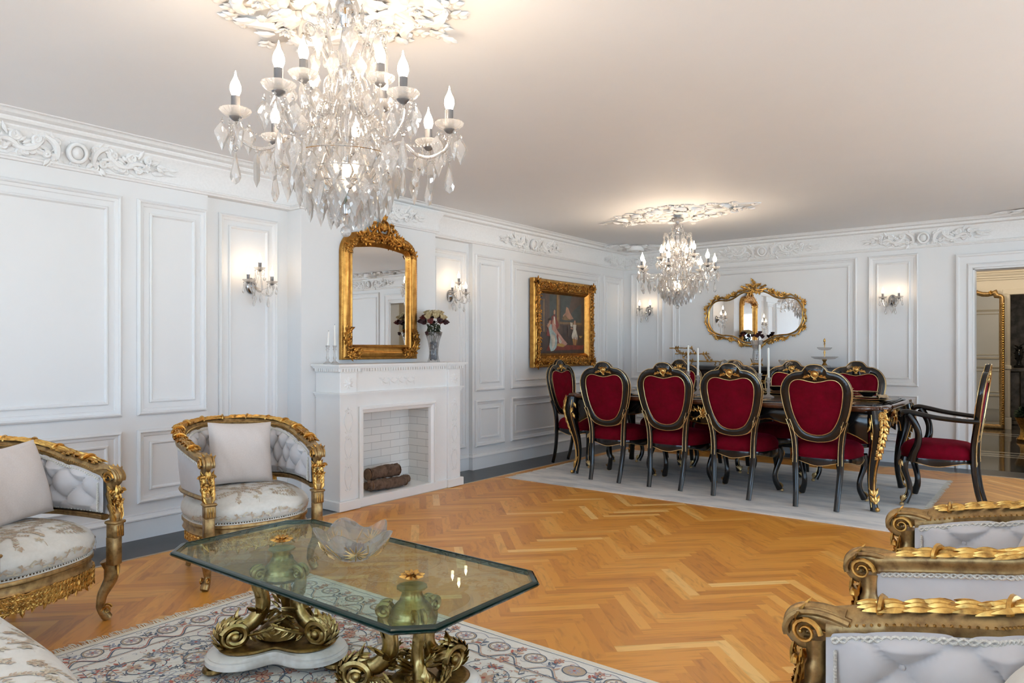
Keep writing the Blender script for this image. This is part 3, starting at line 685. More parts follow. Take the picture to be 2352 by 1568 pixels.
def f_dent(m):
    def row(p, q, n, d):
        p = V(*p); q = V(*q)
        for i in range(n):
            c = p+(q-p)*(i+.5)/n; w = .0085
            m.box((c[0]-(w if d == 1 else .006), c[1]-(w if d == 0 else .006), 1.034), (c[0]+(w if d == 1 else .006), c[1]+(w if d == 0 else .006), 1.056), .001)
    o = .017
    row((XF+.02, FY0-o, 0), (FXF+o, FY0-o, 0), 12, 1); row((FXF+o, FY0-o, 0), (FXF+o, FY0+PW+o, 0), 7, 0)
    row((FXF-.022+o, FY0+PW+.02, 0), (FXF-.022+o, FY1-PW-.02, 0), 36, 0); row((FXF+o, FY1-PW-o, 0), (FXF+o, FY1+o, 0), 7, 0)
fpart('dentils', 'mantel_white', f_dent, smooth=False)
def f_bows(m):
    T0 = FO @ frame((FXF-.022, (OY0+OY1)/2, .965), (0, 1, 0), (0, 0, 1)); m.T = T0
    for i in range(5):
        y = (i-2)*.088
        m.leaf(TR(y, .0, .001) @ RZ(1.2), .035, .018, .4, 0, .1, 1, 6, 4); m.leaf(TR(y, .0, .001) @ RZ(-1.2), .035, .018, .4, 0, .1, 1, 6, 4); m.ball((y, 0, .004), .007, 8)
        m.leaf(TR(y, -.005, .001) @ RZ(pi), .05, .02, .4, 0, .2, 2, 6, 4); m.leaf(TR(y, 0, .001) @ RZ(0), .018, .012, .4, 0, 0, 1, 6, 4)
        if i < 4:
            a = np.linspace(0, 1, 10); m.tube(np.stack([y+.088*a, -.006-.022*np.sin(pi*a), 0*a+.003], -1), .0045+.0025*np.sin(pi*a), 6)
    m.T = None
fpart('bow_garland', 'mantel_white', f_bows)
# firebox built into the breast
def f_box(m):
    xb = XF+.012
    m.box((xb-.006, OY0-.04, .07), (xb, OY1+.04, OZ1+.05)); m.box((xb, OY0-.012, .07), (FXF-.03, OY0-.004, OZ1+.02)); m.box((xb, OY1+.004, .07), (FXF-.03, OY1+.012, OZ1+.02))
fpart('firebox', 'firebrick', f_box, smooth=False)
def f_h(m): m.box((XF+.01, OY0-.03, .060), (FXF-.02, OY1+.03, .0735))
fpart('hearth', 'mantel_white', f_h, smooth=False)
fpart('firebox_lintel', 'mantel_white', lambda m: m.box((XF+.01, OY0-.03, OZ1+.012), (FXF-.03, OY1+.03, OZ1+.03)), smooth=False)

# logs
def log(label, p, q, r, seed, stubs=()):
    rnd = random.Random(seed); p, q = V(*p), V(*q); n = 16; a = np.linspace(0, 1, n)
    o = empty('log', label, 'log', tuple(p), 0, 'logs in the fireplace'); P = (q-p)[None]*a[:, None]; P[1:-1] += np.array([[rnd.uniform(-1, 1)*r*.12 for _ in range(3)] for _ in range(n-2)])
    m = M(); m.tube(P, [r*(1+rnd.uniform(-.10, .12)) for _ in a], 12, caps=False)
    for (t, d, L, rr) in stubs:
        c = (q-p)*t; m.tube([c, c+V(*d)*L*.5, c+V(*d)*L], [rr*1.3, rr, rr*.8], 8)
    m.build('bark', 'bark', o, angle=60)
    for e, s_ in ((P[0], -1), (P[-1], 1)):
        d = unit(q-p)*s_; m = M(); T = frame(e, np.cross(d, V(0, 0, 1)), np.cross(d, np.cross(d, V(0, 0, 1)))); 
        m.lathe([(r*1.0, -.001), (r*.96, .004), (r*.5, .006), (.001, .006)], 12, T=frame(e, unit(np.cross(V(0, 0, 1), d)), np.cross(d, unit(np.cross(V(0, 0, 1), d))))); m.build('cut_end', 'log_end', o)
log('forked grey-brown log lying lowest at the front of the white firebox', (-4.272, 3.72, .130), (-4.268, 4.075, .118), .040, 1, [(.0, (.3, -.55, .55), .07, .022), (.0, (.3, -.5, -.45), .06, .020), (.45, (.4, .3, .7), .03, .012)])
log('thin log lying behind the forked one in the firebox', (-4.362, 3.74, .112), (-4.352, 4.19, .110), .032, 2, [(.9, (.9, .1, .1), .06, .03)])
log('thick reddish-brown log with broken edge on top of the pile', (-4.33, 3.735, .208), (-4.31, 4.035, .212), .048, 3, [(.25, (0, -.2, 1), .03, .012), (.7, (0, .3, 1), .025, .010), (.5, (.2, .1, 1), .02, .010)])

# ---------------- gilt frames ----------------
def carve_run(m, pts, T, w, n, L, seed=0, h=.35, closed=True):
    """rows of small leaves and curls along a polyline in the XY plane of T"""
    rnd = random.Random(seed); P = np.asarray(pts, float)
    if closed: P = np.vstack([P, P[:1]])
    d = np.linalg.norm(np.diff(P, axis=0), axis=1); s_ = np.r_[0, np.cumsum(d)]
    for i in range(n):
        t = s_[-1]*(i+.5)/n; k = min(len(d)-1, int(np.searchsorted(s_, t)-1)); u = (t-s_[k])/d[k]; p = P[k]+(P[k+1]-P[k])*u; a = math.atan2(*(P[k+1]-P[k])[1::-1])
        for j in range(3):
            off = rnd.uniform(-.5, .5)*w; m.leaf(T @ TR(p[0]-sin(a)*off, p[1]+cos(a)*off, rnd.uniform(0, .004)) @ RZ(a-pi/2+rnd.choice((-1, 1))*rnd.uniform(.2, 1.3)), L*rnd.uniform(.7, 1.2), L*.5, h, .1, .2, 2, 6, 4)
        if i % 3 == 0: m.ball((p[0], p[1], w*.12), w*.16, 7, T=T)

# mirror above the mantel: local x along +Y, y up, z out of the wall
mo = empty('mantel_mirror', 'tall gilt arched mirror with shell crest hanging above the fireplace', 'mirror', (XF+.001, 3.98, 1.118))
TM = frame((0, 0, 0), (0, 1, 0), (0, 0, 1))
def arch(hw, h, r, z0=0, n=14):
    """outline with rounded top corners and slightly raised top"""
    p = [(-hw, z0), (hw, z0), (hw, h-r)]
    p += [(hw-r+r*cos(a), h-r+r*sin(a)) for a in np.linspace(0, pi/2, n)][1:]
    p += [(x, h+.022*cos(x/(hw-r)*pi/2)) for x in np.linspace(hw-r, -hw+r, 9)][1:-1]
    p += [(-hw+r+r*cos(a), h-r+r*sin(a)) for a in np.linspace(pi/2, pi, n)]
    return p
HW, HT = .412, 1.105
pr = [(0, 0), (0, .030), (.006, .036), (.016, .036), (.022, .044), (.034, .058), (.048, .062), (.060, .054), (.066, .046), (.078, .044), (.090, .050), (.098, .044), (.104, .030), (.114, .024), (.120, .012)]
m = M(); m.sweep(pr, [(x, y, 0) for x, y in arch(HW, HT-.08, .17)], (0, 0, 1), T=TM)
fr = m.build('frame', 'frame_gold', mo, angle=50)
m = M(); q = arch(HW-.112, HT-.19, .075, .112); m.prism(q, .006, .012, T=TM); m.build('mirror_glass', 'mirror', mo, smooth=False)
m = M()
for (hw, z0, hh, rr, zz, n, rb) in ((HW-.100, .100, HT-.178, .088, .034, 130, .0045), (HW-.006, .006, HT-.086, .165, .034, 190, .0036)):
    P = np.array(arch(hw, hh, rr, z0)); P = np.vstack([P, P[:1]]); d = np.r_[0, np.cumsum(np.linalg.norm(np.diff(P, axis=0), axis=1))]
    for i in range(n):
        t = d[-1]*i/n; m.ball((np.interp(t, d, P[:, 0]), np.interp(t, d, P[:, 1]), zz), rb, 6, T=TM)
m.build('beading', 'mirror_gold', mo)
m = M()   # corner and arch carving
a1 = [(x, y) for x, y in arch(HW-.05, HT-.13, .12) if y > .74]
carve_run(m, a1, TM @ TR(0, 0, .058), .05, 60, .035, 3, closed=False)
carve_run(m, [(-(HW-.05), .06), (-(HW-.05), .25)], TM @ TR(0, 0, .060), .05, 12, .04, 4, closed=False); carve_run(m, [(HW-.05, .06), (HW-.05, .25)], TM @ TR(0, 0, .060), .05, 12, .04, 5, closed=False)
carve_run(m, [(-(HW-.03), .05), (-(HW-.17), .05)], TM @ TR(0, 0, .060), .06, 9, .04, 6, closed=False); carve_run(m, [(HW-.03, .05), (HW-.17, .05)], TM @ TR(0, 0, .060), .06, 9, .04, 7, closed=False)
for s_ in (1, -1):
    cscroll(m, TM @ TR(s_*(HW-.05), .17, .055) @ RZ(pi/2), .14, .012, s_); cscroll(m, TM @ TR(s_*(HW-.12), .05, .055), .12, .012, -s_)
m.build('corner_carving', 'mirror_gold', mo)
m = M(); TC = TM @ TR(0, HT-.035, .048)
for i in range(9): m.leaf(TC @ TR(0, .0, .01) @ RZ((i-4)*.30), .075, .026, .5, .10, 0, 1)
m.ring([(.062*cos(a), .01+.072*sin(a)) for a in np.linspace(0, 2*pi, 20, endpoint=False)], [(.048*cos(a), .01+.056*sin(a)) for a in np.linspace(0, 2*pi, 20, endpoint=False)], 0, .026, T=TC, bev=.005)
for i in range(5): m.leaf(TC @ TR(0, .07, .0) @ RZ((i-2)*.4), .075, .035, .4, .1, .2, 2)
for s_ in (1, -1):
    S = TC @ SC(s_, 1, 1)
    cscroll(m, S @ TR(.075, -.045, 0) @ RZ(-.9), .15, .013, -1); cscroll(m, S @ TR(.15, -.075, 0) @ RZ(-.25), .17, .013, 1); cscroll(m, S @ TR(.04, -.075, .01) @ RZ(.6), .09, .010, -1)
    for k in range(7): m.rosette(S @ TR(.085+.018*k, .045-.022*k+.02*(k % 2), .005), .022, 5)
    for k in range(7): m.leaf(S @ TR(.08+.022*k, .02-.02*k, .0) @ RZ(-.6+.15*(k % 3)), .05, .026, .4, .1, .2, 2)
    m.spiral(S @ TR(.22, -.07, .0) @ RZ(1), .028, .008, 1.3, .010); m.leaf(S @ TR(.20, -.08, 0) @ RZ(-.2), .06, .025, .4, .2, .1, 2)
m.build('crest', 'mirror_gold', mo)

# painting
def painting():
    o = empty('framed_painting', 'figure painting of people in a dark salon in a heavy carved gold frame', 'painting', (XL+.026, 6.868, 1.0))
    Wd, Hh = 1.26, .985
    T = frame((0, 0, 0), (0, 1, 0), (0, 0, 1)); hw = Wd/2
    rect = lambda g: [(-hw+g, g), (hw-g, g), (hw-g, Hh-g), (-hw+g, Hh-g)]
    pr = [(0, 0), (0, .050), (.012, .060), (.030, .056), (.040, .066), (.075, .078), (.100, .066), (.104, .048), (.112, .048), (.118, .052), (.126, .040), (.134, .044), (.142, .034), (.152, .022), (.156, .012)]
    m = M(); m.sweep(pr, [(x, y, 0) for x, y in rect(0)], (0, 0, 1), T=T); m.build('frame', 'frame_gold', o, angle=40)
    m = M(); carve_run(m, rect(.072), T @ TR(0, 0, .072), .062, 300, .036, 8, .6)
    for sx in (-1, 1):
        for sy in (0, 1):
            c = TR(sx*(hw-.05), (Hh-.05) if sy else .05, .07)
            for k in range(8): m.leaf(T @ c @ RZ(k*pi/4), .075, .04, .45, .1, .2, 2)
            m.rosette(T @ c, .05, 6)
    m.build('leaf_carving', 'mirror_gold', o)
    # canvas: painted shapes
    ms = M(); names = []
    def paint(name, c): 
        if name not in MT: simple(name, c, .45, nscale=14, c2=tuple(x*.6 for x in c), bmp=(.1, .001))
    cols = dict(canvas_brown=(.055, .028, .016), canvas_wall=(.085, .045, .025), canvas_ochre=(.20, .11, .04), canvas_teal=(.05, .055, .045), canvas_red=(.20, .03, .015), canvas_pink=(.50, .26, .20), canvas_blue=(.36, .44, .42), canvas_white=(.58, .50, .40), canvas_skin=(.42, .22, .14), canvas_hair=(.03, .015, .01), canvas_gold=(.42, .24, .06))
    for k, v in cols.items(): paint(k, v)
    names = list(cols); I = {n[7:]: i for i, n in enumerate(names)}
    x0, y0, cw, ch = -hw+.15, .15, Wd-.30, Hh-.30
    D = Deco(ms, lambda u, v, l: ap(T, [[x0+u*cw, y0+v*ch, .010+l]])[0])
    k = [0]
    def pg(c, pts): k[0] += 1; D.poly(pts, I[c], .0002*k[0])
    pg('brown', [(0, 0), (1, 0), (1, 1), (0, 1)]); pg('wall', [(.05, .35), (1, .33), (1, 1), (.05, 1)]); pg('brown', [(0, .25), (.14, .3), (.14, 1), (0, 1)]); pg('ochre', [(.09, .36), (.12, .36), (.12, .9), (.09, .9)])
    pg('teal', [(.22, .45), (.36, .45), (.36, .98), (.22, .98)]); pg('ochre', [(.37, .42), (.43, .42), (.43, 1), (.37, 1)]); pg('gold', [(.385, .42), (.395, .42), (.395, 1), (.385, 1)])
    pg('ochre', [(.44, .50), (.93, .50), (.93, .54), (.44, .54)]); pg('teal', [(.45, .54), (.92, .54), (.92, .99), (.45, .99)]); pg('wall', [(.60, .60), (.75, .75), (.92, .88), (.92, .99), (.7, .99)])
    pg('skin', [(.50, .64), (.56, .70), (.58, .80), (.62, .78), (.66, .70), (.74, .60), (.64, .58), (.52, .60)]); pg('ochre', [(.48, .60), (.55, .66), (.62, .60), (.70, .57), (.50, .57)])
    pg('brown', [(.5, .30), (.95, .28), (.95, .47), (.5, .48)]); pg('red', [(.15, .05), (.95, .07), (.98, .15), (.30, .18), (.2, .14)]); pg('brown', [(.45, .15), (.95, .14), (.95, .24), (.40, .26)])
    pg('red', [(.15, .30), (.26, .28), (.28, .46), (.18, .44)])
    pg('red', [(.22, .50), (.26, .62), (.33, .66), (.38, .56), (.42, .48), (.36, .38), (.25, .40)]); pg('white', [(.30, .62), (.33, .62), (.345, .48), (.31, .45)]); pg('skin', [(.30, .66), (.335, .66), (.34, .72), (.32, .74), (.30, .71)])
    pg('pink', [(.27, .50), (.33, .50), (.37, .40), (.50, .26), (.60, .17), (.57, .14), (.40, .16), (.36, .22), (.28, .38)]); pg('red', [(.38, .34), (.45, .24), (.42, .17), (.38, .18), (.36, .28)]); pg('white', [(.40, .30), (.48, .20), (.45, .17), (.41, .19)]); pg('skin', [(.27, .50), (.31, .50), (.31, .56), (.285, .57)])
    pg('blue', [(.17, .50), (.26, .49), (.27, .40), (.35, .33), (.38, .22), (.36, .10), (.30, .05), (.24, .04), (.21, .12), (.23, .28), (.20, .40)]); pg('white', [(.24, .33), (.33, .30), (.33, .15), (.27, .07), (.26, .18)]); pg('skin', [(.15, .46), (.19, .50), (.21, .55), (.24, .56), (.24, .50), (.19, .42)]); pg('hair', [(.19, .57), (.25, .60), (.27, .56), (.22, .55)])
    pg('gold', [(.36, .13), (.5, .11), (.56, .14), (.48, .17), (.38, .17)])
    pg('white', [(.72, .50), (.80, .50), (.79, .42), (.83, .30), (.82, .24), (.70, .26), (.69, .30), (.73, .42)]); pg('skin', [(.745, .50), (.78, .50), (.78, .565), (.76, .58), (.745, .56)]); pg('white', [(.66, .47), (.71, .46), (.71, .53), (.66, .54)]); pg('gold', [(.71, .26), (.82, .24), (.80, .14), (.73, .15)]); pg('red', [(.735, .15), (.755, .14), (.755, .28), (.74, .28)]); pg('red', [(.785, .15), (.80, .14), (.80, .28), (.785, .28)])
    pg('gold', [(.86, .31), (.94, .31), (.91, .27), (.88, .27)]); pg('wall', [(.60, .30), (.63, .30), (.63, .50), (.60, .50)]); pg('skin', [(.66, .43), (.72, .41), (.72, .44), (.67, .455)])
    ms.m = 0; ms.box((-hw+.145, .145, .004), (hw-.145, Hh-.145, .010), T=T)
    ms.build('canvas', names, o, smooth=False)
painting()

# wide wall mirror with openwork branches
def wide_mirror():
    o = empty('wall_mirror', 'wide gilt mirror with winged outline and openwork branch frame above the sideboard', 'mirror', (-2.86, YB-.003, 1.59))
    T = frame((0, 0, 0), (1, 0, 0), (0, 0, 1))
    half = [(0, .285), (.10, .292), (.17, .268), (.24, .225), (.32, .200), (.41, .205), (.49, .180), (.545, .10), (.556, .0), (.545, -.09), (.49, -.175), (.40, -.215), (.32, -.222), (.24, -.235), (.17, -.270), (.10, -.305), (0, -.318)]
    half = np.array(half); full = np.vstack([half, (half*[-1, 1])[::-1][1:-1]])
    # smooth by Catmull-Rom
    def cr(P, k=6, closed=True):
        n = len(P); out = []
        for i in range(n if closed else n-1):
            p0, p1, p2, p3 = (P[(i-1) % n], P[i], P[(i+1) % n], P[(i+2) % n]) if closed else (P[max(i-1, 0)], P[i], P[i+1], P[min(i+2, n-1)])
            for t in np.arange(k)/k: out.append(.5*(2*p1+(p2-p0)*t+(2*p0-5*p1+4*p2-p3)*t*t+(3*p1-p0-3*p2+p3)*t**3))
        if not closed: out.append(P[-1])
        return np.array(out)
    G = cr(full); n = len(G)
    m = M(); m.prism(G, .004, .010, T=T); m.build('mirror_glass', 'mirror', o, smooth=False)
    d = np.roll(G, -1, 0)-np.roll(G, 1, 0); N = np.stack([d[:, 1], -d[:, 0]], 1); N /= np.linalg.norm(N, axis=1, keepdims=True)
    if np.dot(N[0], G[0]) < 0: N = -N
    m = M(); m.tube(np.c_[G, np.full(n, .014)], .0085, 8, closed=True, T=T); m.build('inner_frame', 'gold', o)
    m = M(); ph = np.arange(n)*2*pi/n
    for k, (off, amp, fq, r) in enumerate(((.026, .010, 26, .0065), (.030, .012, 19, .006))):
        Q = G+N*(off+amp*np.sin(fq*ph+k*2))[:, None]; m.tube(np.c_[Q, .018+.008*np.sin(fq*.5*ph+k)], r, 6, closed=True, T=T)
    rnd = random.Random(4)
    for i in range(0, n, 2):
        a = math.atan2(N[i][1], N[i][0]); p = G[i]+N[i]*.028
        m.leaf(T @ TR(p[0], p[1], .018) @ RZ(a-pi/2+rnd.uniform(-1.2, 1.2)), rnd.uniform(.025, .045), .018, .45, .2, .2, 2, 6, 4)
    for i in (14, 20, 26, 40, 56, 70, 76, 82, 92, 104, 116, 128, 150, 160, 170, 176):
        i = i % n; p = G[i]+N[i]*.034; m.rosette(T @ TR(p[0], p[1], .022), .024, 5)
        for k in range(4): m.leaf(T @ TR(p[0], p[1], .016) @ RZ(math.atan2(N[i][1], N[i][0])-pi/2+(k-1.5)*.7), .05, .024, .4, .2, .25, 2, 6, 4)
    m.build('branch_frame', 'gold', o)
    m = M(); TC = T @ TR(0, .315, .018)
    for s_ in (1, -1):
        S = TC @ SC(s_, 1, 1)
        cscroll(m, S @ TR(.05, .0, 0) @ RZ(-.4), .13, .009, 1); cscroll(m, S @ TR(.03, .04, .004) @ RZ(.9), .08, .008, -1); m.spiral(S @ TR(.02, -.02, 0), .03, .008, 1.2, .007)
        for k in range(6): m.leaf(S @ TR(.02+.02*k, .02+.012*(k % 3), 0) @ RZ(-.3-.25*k), .055-.003*k, .028, .4, .2, .25, 2)
        m.rosette(S @ TR(.045, .045, .008), .026, 5)
    for k in range(3): m.leaf(TC @ TR(0, .04+.025*k, 0) @ RZ((k-1)*.5), .06, .028, .4, .2, .2, 2)
    m.spiral(TC @ TR(0, .085, 0) @ RZ(-1.2), .024, .006, 1.2, .008); m.rosette(TC @ TR(0, .015, .008), .03, 6)
    m.build('crest', 'gold', o)
wide_mirror()

# leaning hall mirror
def hall_mirror():
    o = empty('floor_mirror', 'very tall gilt-framed mirror standing against the hall wall beyond the doorway', 'mirror', (-1.075, 12.88, .006))
    T = frame((0, 0, 0), (1, 0, 0), (0, 0, 1)); hw, h = .44, 2.05
    pts = [(-hw, 0), (hw, 0), (hw, h-.10)]+[(hw-.08+.08*cos(a), h-.10+.08*sin(a)) for a in np.linspace(0, pi/2, 6)][1:]+[(x, h+.05-.055*cos(x/hw*pi*.9)*0-.07*sin(pi*min(1, abs(x)/(hw-.08)))+.06*(1-abs(x)/(hw-.08))) for x in np.linspace(hw-.1, -hw+.1, 13)]+[(-hw+.08+.08*cos(a), h-.10+.08*sin(a)) for a in np.linspace(pi/2, pi, 6)]
    m = M(); m.sweep([(0, 0), (0, .04), (.012, .052), (.03, .056), (.045, .05), (.06, .03), (.07, .012)], [(x, y, 0) for x, y in pts], (0, 0, 1), T=T); m.build('frame', 'wood_gilt', o)
    m = M(); m.prism([(x*.87, .05+y*.955) for x, y in pts], .008, .014, T=T); m.build('mirror_glass', 'mirror', o, smooth=False)
    m = M()
    for i in range(52):
        for s_ in (-1, 1): m.leaf(T @ TR(s_*(hw-.03), .06+i*.035, .05) @ RZ(-s_*.4), .045, .04, .5, 0, 0, 1, 6, 4)
    for i in range(5): m.leaf(T @ TR(0, h+.02, .045) @ RZ((i-2)*.5), .10, .05, .4, .1, .2, 2)
    for s_ in (-1, 1): m.rosette(T @ TR(s_*.06, h+.02, .05), .05, 6); m.rosette(T @ TR(s_*.27, h+.0, .05), .035, 6)
    m.build('carving', 'gold', o)
hall_mirror()
# hall furnishings seen through the doorway
o = empty('planter', 'dark leafy ball in a low gilt pot on the hall marble at the picture edge', 'plant', (-.34, 11.35, .005))
m = M(); m.lathe([(.001, 0), (.09, 0), (.10, .03), (.06, .08), (.055, .16), (.09, .24), (.11, .29), (.12, .31), (.10, .31), (.001, .30)], 20); m.build('pot', 'gold', o)
m = M(); rnd = random.Random(3)
for i in range(160):
    a, b = rnd.uniform(0, 2*pi), rnd.uniform(-.2, 1.4); m.leaf(TR(0, 0, .34) @ RZ(a) @ RX(b), .13, .06, .3, -.2, .2, 2, 5, 4)
m.build('foliage', 'green_plant', o)
o = empty('console_table', 'dark stone console in the room beyond the hall, at the right edge of the picture', 'table', (-.12, 13.9, .005))
m = M(); m.box((-.55, -.2, .84), (.55, .2, .90), .01); m.box((-.5, -.17, .06), (-.36, .17, .84), .01); m.box((.36, -.17, .06), (.5, .17, .84), .01); m.box((-.55, -.2, .0), (.55, .2, .06), .01); m.build('stand', 'dark_stone', o, smooth=False)
o = empty('figurine', 'black sculpture standing on the dark console beyond the hall', 'sculpture', (-.50, 13.9, .906))
m = M(); m.lathe([(.001, 0), (.07, 0), (.075, .03), (.04, .05), (.03, .10), (.055, .18), (.06, .25), (.03, .32), (.001, .33)], 14)
for i in range(16): m.leaf(TR(0, 0, .08+.016*i) @ RZ(i*2.4) @ RX(.9), .11, .05, .4, -.3, .2, 2)
m.build('body', 'china_black', o)
# ---------------- dining furniture ----------------
def crsm(P, k=6):
    P = [np.array(p, float) for p in P]; n = len(P); out = []
    for i in range(n-1):
        p0, p1, p2, p3 = P[max(i-1, 0)], P[i], P[i+1], P[min(i+2, n-1)]
        for t in np.arange(k)/k: out.append(.5*(2*p1+(p2-p0)*t+(2*p0-5*p1+4*p2-p3)*t*t+(3*p1-p0-3*p2+p3)*t**3))
    out.append(P[-1]); return np.array(out)
def resample(P, n):
    P = np.asarray(P, float); d = np.r_[0, np.cumsum(np.linalg.norm(np.diff(P, axis=0), axis=1))]; t = np.linspace(0, d[-1], n)
    return np.stack([np.interp(t, d, P[:, k]) for k in range(P.shape[1])], 1)
def symloop(half, n=32):
    """half: top centre -> bottom centre on +x side; returns closed loop 2n points"""
    h = resample(crsm(half), n+1); return np.vstack([h, (h*[-1, 1])[::-1][1:-1]])
BO = symloop([(0, 1.084), (.038, 1.080), (.066, 1.064), (.082, 1.040), (.098, 1.028), (.122, 1.028), (.152, 1.022), (.198, .995), (.236, .945), (.252, .885), (.247, .82), (.232, .74), (.208, .66), (.182, .595), (.13, .530), (.07, .506), (0, .498)])
BI = symloop([(0, .942), (.05, .950), (.10, .962), (.145, .958), (.178, .930), (.190, .885), (.188, .83), (.178, .76), (.160, .69), (.135, .63), (.10, .580), (.05, .553), (0, .546)])
def bend(v, y0=-.225):
    """back plane: local (x, z, out) -> chair space; the back leans and curves"""
    v = np.asarray(v, float).reshape(-1, 3); z = v[:, 1]; lean = -.085*np.clip((z-.40)/.68, 0, 1.2)**1.3
    return np.stack([v[:, 0], y0+lean+.10*v[:, 0]**2*4*0+v[:, 2], z], 1)
class MB(M):
    def add(s, v, f, T=None):
        v = np.asarray(v, float).reshape(-1, 3)
        if T is not None: v = ap(T, v)
        return M.add(s, bend(v), f)
def pad_heights(x, z, amp, tuft):
    if not tuft: return amp
    p = (x/.075+(z-.75)/.095)/1.0; q = (x/.075-(z-.75)/.095)
    return amp*(.55+.45*(abs(sin(pi*p/2)*sin(pi*q/2)))**.4)
def pad(m, loop, c, z0, amp, sgn, tuft=False, rings=12):
    n = len(loop); G = []
    for k in range(rings+1):
        s_ = 1-k/rings; row = []
        for p in loop:
            x, z = c[0]+(p[0]-c[0])*s_, c[1]+(p[1]-c[1])*s_; h = pad_heights(x, z, amp, tuft)*(1-s_**4)
            row.append((x, z, z0+sgn*h))
        G.append(row)
    m.grid(np.array(G), wv=True, flip=sgn > 0)
def cab(m, x, y, z0, top, sg, r=.026, dirv=(1, 1), amp=.03, n=22):
    """cabriole leg from the rail down to the floor, bowed outwards at the knee, toe flicked out"""
    a = np.linspace(0, 1, n); d = unit(V(dirv[0]*sg, dirv[1], 0))
    off = amp*np.interp(a, [0, .1, .22, .4, .58, .75, .88, 1], [.1, .42, .5, .05, -.42, -.5, -.2, .45]); off = np.convolve(np.pad(off, 2, 'edge'), np.ones(5)/5, 'valid')
    P = np.stack([x+d[0]*off, y+d[1]*off, top+(z0-top)*a], -1)
    rad = r*(1.2-.2*a)*(1-.30*np.sin(np.clip((a-.15)/.8, 0, 1)*pi)*.9)
    m.tube(P, rad, 10, fx=1., fy=.9); return P, rad, d
def make_chair(arms=False):
    lab = 'x'
    o = empty('dining_armchair' if arms else 'dining_chair', lab, 'chair')
    m = MB(); m.ring(BO, BI, -.016, .018, bev=.006); m.build('back_frame', 'black_lacquer', o, angle=50)
    m = MB()
    for lp, off in ((BO, .004), (BI, -.002)):
        for zz in (-.017, .019): m.tube(np.c_[lp*(1-off), np.full(len(lp), zz)], .0028, 5, closed=True)
    gp = m.build('gilt_line', 'gold_line', o)
    m = MB(); c = (0, .77); pad(m, BI*[.99, 1]+0, c, -.006, .008, -1); m.build('back_panel', 'velvet_red', o, angle=None)
    m = MB(); pad(m, BI, c, .006, .030, 1, True, 16); m.build('back_cushion', 'velvet_red', o, angle=None)
    m = MB()
    for sgn, z0 in ((-1, -.017), (1, .019)):
        T = TR(0, 1.005, z0) @ SC(1, 1, sgn)
        m.ball((0, 0, .004), .019, 12, T=T @ SC(1, 1.15, .45)); m.tube([(.024*cos(a), .027*sin(a), .002) for a in np.linspace(0, 2*pi, 16, endpoint=False)], .004, 5, closed=True, T=T)
        for s_ in (1, -1):
            S = T @ SC(s_, 1, 1); cscroll(m, S @ TR(.045, -.008, 0) @ RZ(-.35), .055, .0045, 1, False); m.spiral(S @ TR(.03, .018, 0), .013, .004, 1, .0035, 10, 5); m.spiral(S @ TR(.066, -.020, 0), .010, .004, 1, .0032, 10, 5)
            for k in range(3): m.leaf(S @ TR(.035+.014*k, -.012-.005*k, 0) @ RZ(-1.2-.3*k), .026, .014, .5, .1, .2, 2, 5, 4)
        for k in range(3): m.leaf(T @ TR(0, -.022, 0) @ RZ(pi+(k-1)*.5), .026, .012, .5, 0, .1, 1, 5, 4)
    m.build('crest_mount', 'gold_bright', o)
    for s_ in (1, -1):
        m = M(); zz = crsm([(s_*.205, -.252, .66), (s_*.183, -.240, .59), (s_*.168, -.228, .50), (s_*.162, -.224, .40), (s_*.162, -.226, .33), (s_*.158, -.232, .25), (s_*.150, -.252, .12), (s_*.145, -.285, .0)], 4)
        n = len(zz); m.tube(zz, np.interp(np.linspace(0, 1, n), [0, .35, .5, 1], [.022, .023, .022, .018]), 8, up=(0, 1, 0), twist=pi/8, fx=1.12, fy=.88)
        l = m.build('leg', 'black_lacquer', o, angle=50); 
        m = M(); m.leaf(frame((s_*.176, -.252, .655), (s_*1, 0, .1), (-.1*s_, 0, -1)) @ RY(pi), .075, .030, .5, 0, .15, 2)
        z2 = zz[:int(n*.62)]; m.tube(z2+V(s_*.0, -.021, 0)+np.array([[-s_*.014, 0, 0]]), .0022, 5); m.tube(z2+V(s_*.014, -.020, 0), .0022, 5)
        m.build('leg_mount', 'gold_line', l)
    # seat
    def plan(g=0., n=56):
        L = []
        for a in np.linspace(0, 2*pi, n, endpoint=False):
            c_, s_ = cos(a), sin(a); r = (abs(c_)**3.2+abs(s_)**3.2)**(-1/3.2); x, y = r*c_, r*s_
            L.append((x*(.238+.028*y+g), .005+y*(.232+g)+(.018*(1-x*x) if y > 0 else 0)))
        return np.array(L)
    P0 = plan(); G = []
    for k, (s_, z) in enumerate(((.99, .372), (1.015, .385), (1.03, .405), (1.02, .43), (.97, .455), (.90, .470), (.8, .481), (.6, .490), (.4, .495), (.2, .497), (.01, .498))): G.append(np.c_[P0[:, 0]*s_, (P0[:, 1]-.005)*s_+.005, np.full(len(P0), z)])
    m = M(); m.grid(np.array(G), wv=True, flip=True); st = m.build('seat', 'velvet_red', o, angle=None)
    m = M(); m.tube(np.c_[P0[:, 0]*1.012, (P0[:, 1]-.005)*1.012+.005, np.full(len(P0), .376)], .005, 6, closed=True); m.build('seat_braid', 'velvet_red', st)
    m = M(); Q = plan(.006); Qi = plan(-.03); n = len(Q); an = np.arange(n)*2*pi/n; low = .335-.016*np.cos(4*an)*1.0-.004
    G = np.stack([np.c_[Qi, np.full(n, .372)], np.c_[Q, np.full(n, .374)], np.c_[Q*1.01, (low+.374)/2], np.c_[Q, low], np.c_[Qi, low]]); m.grid(G, wu=True, wv=True, flip=True); m.build('seat_rail', 'black_lacquer', o, angle=50)
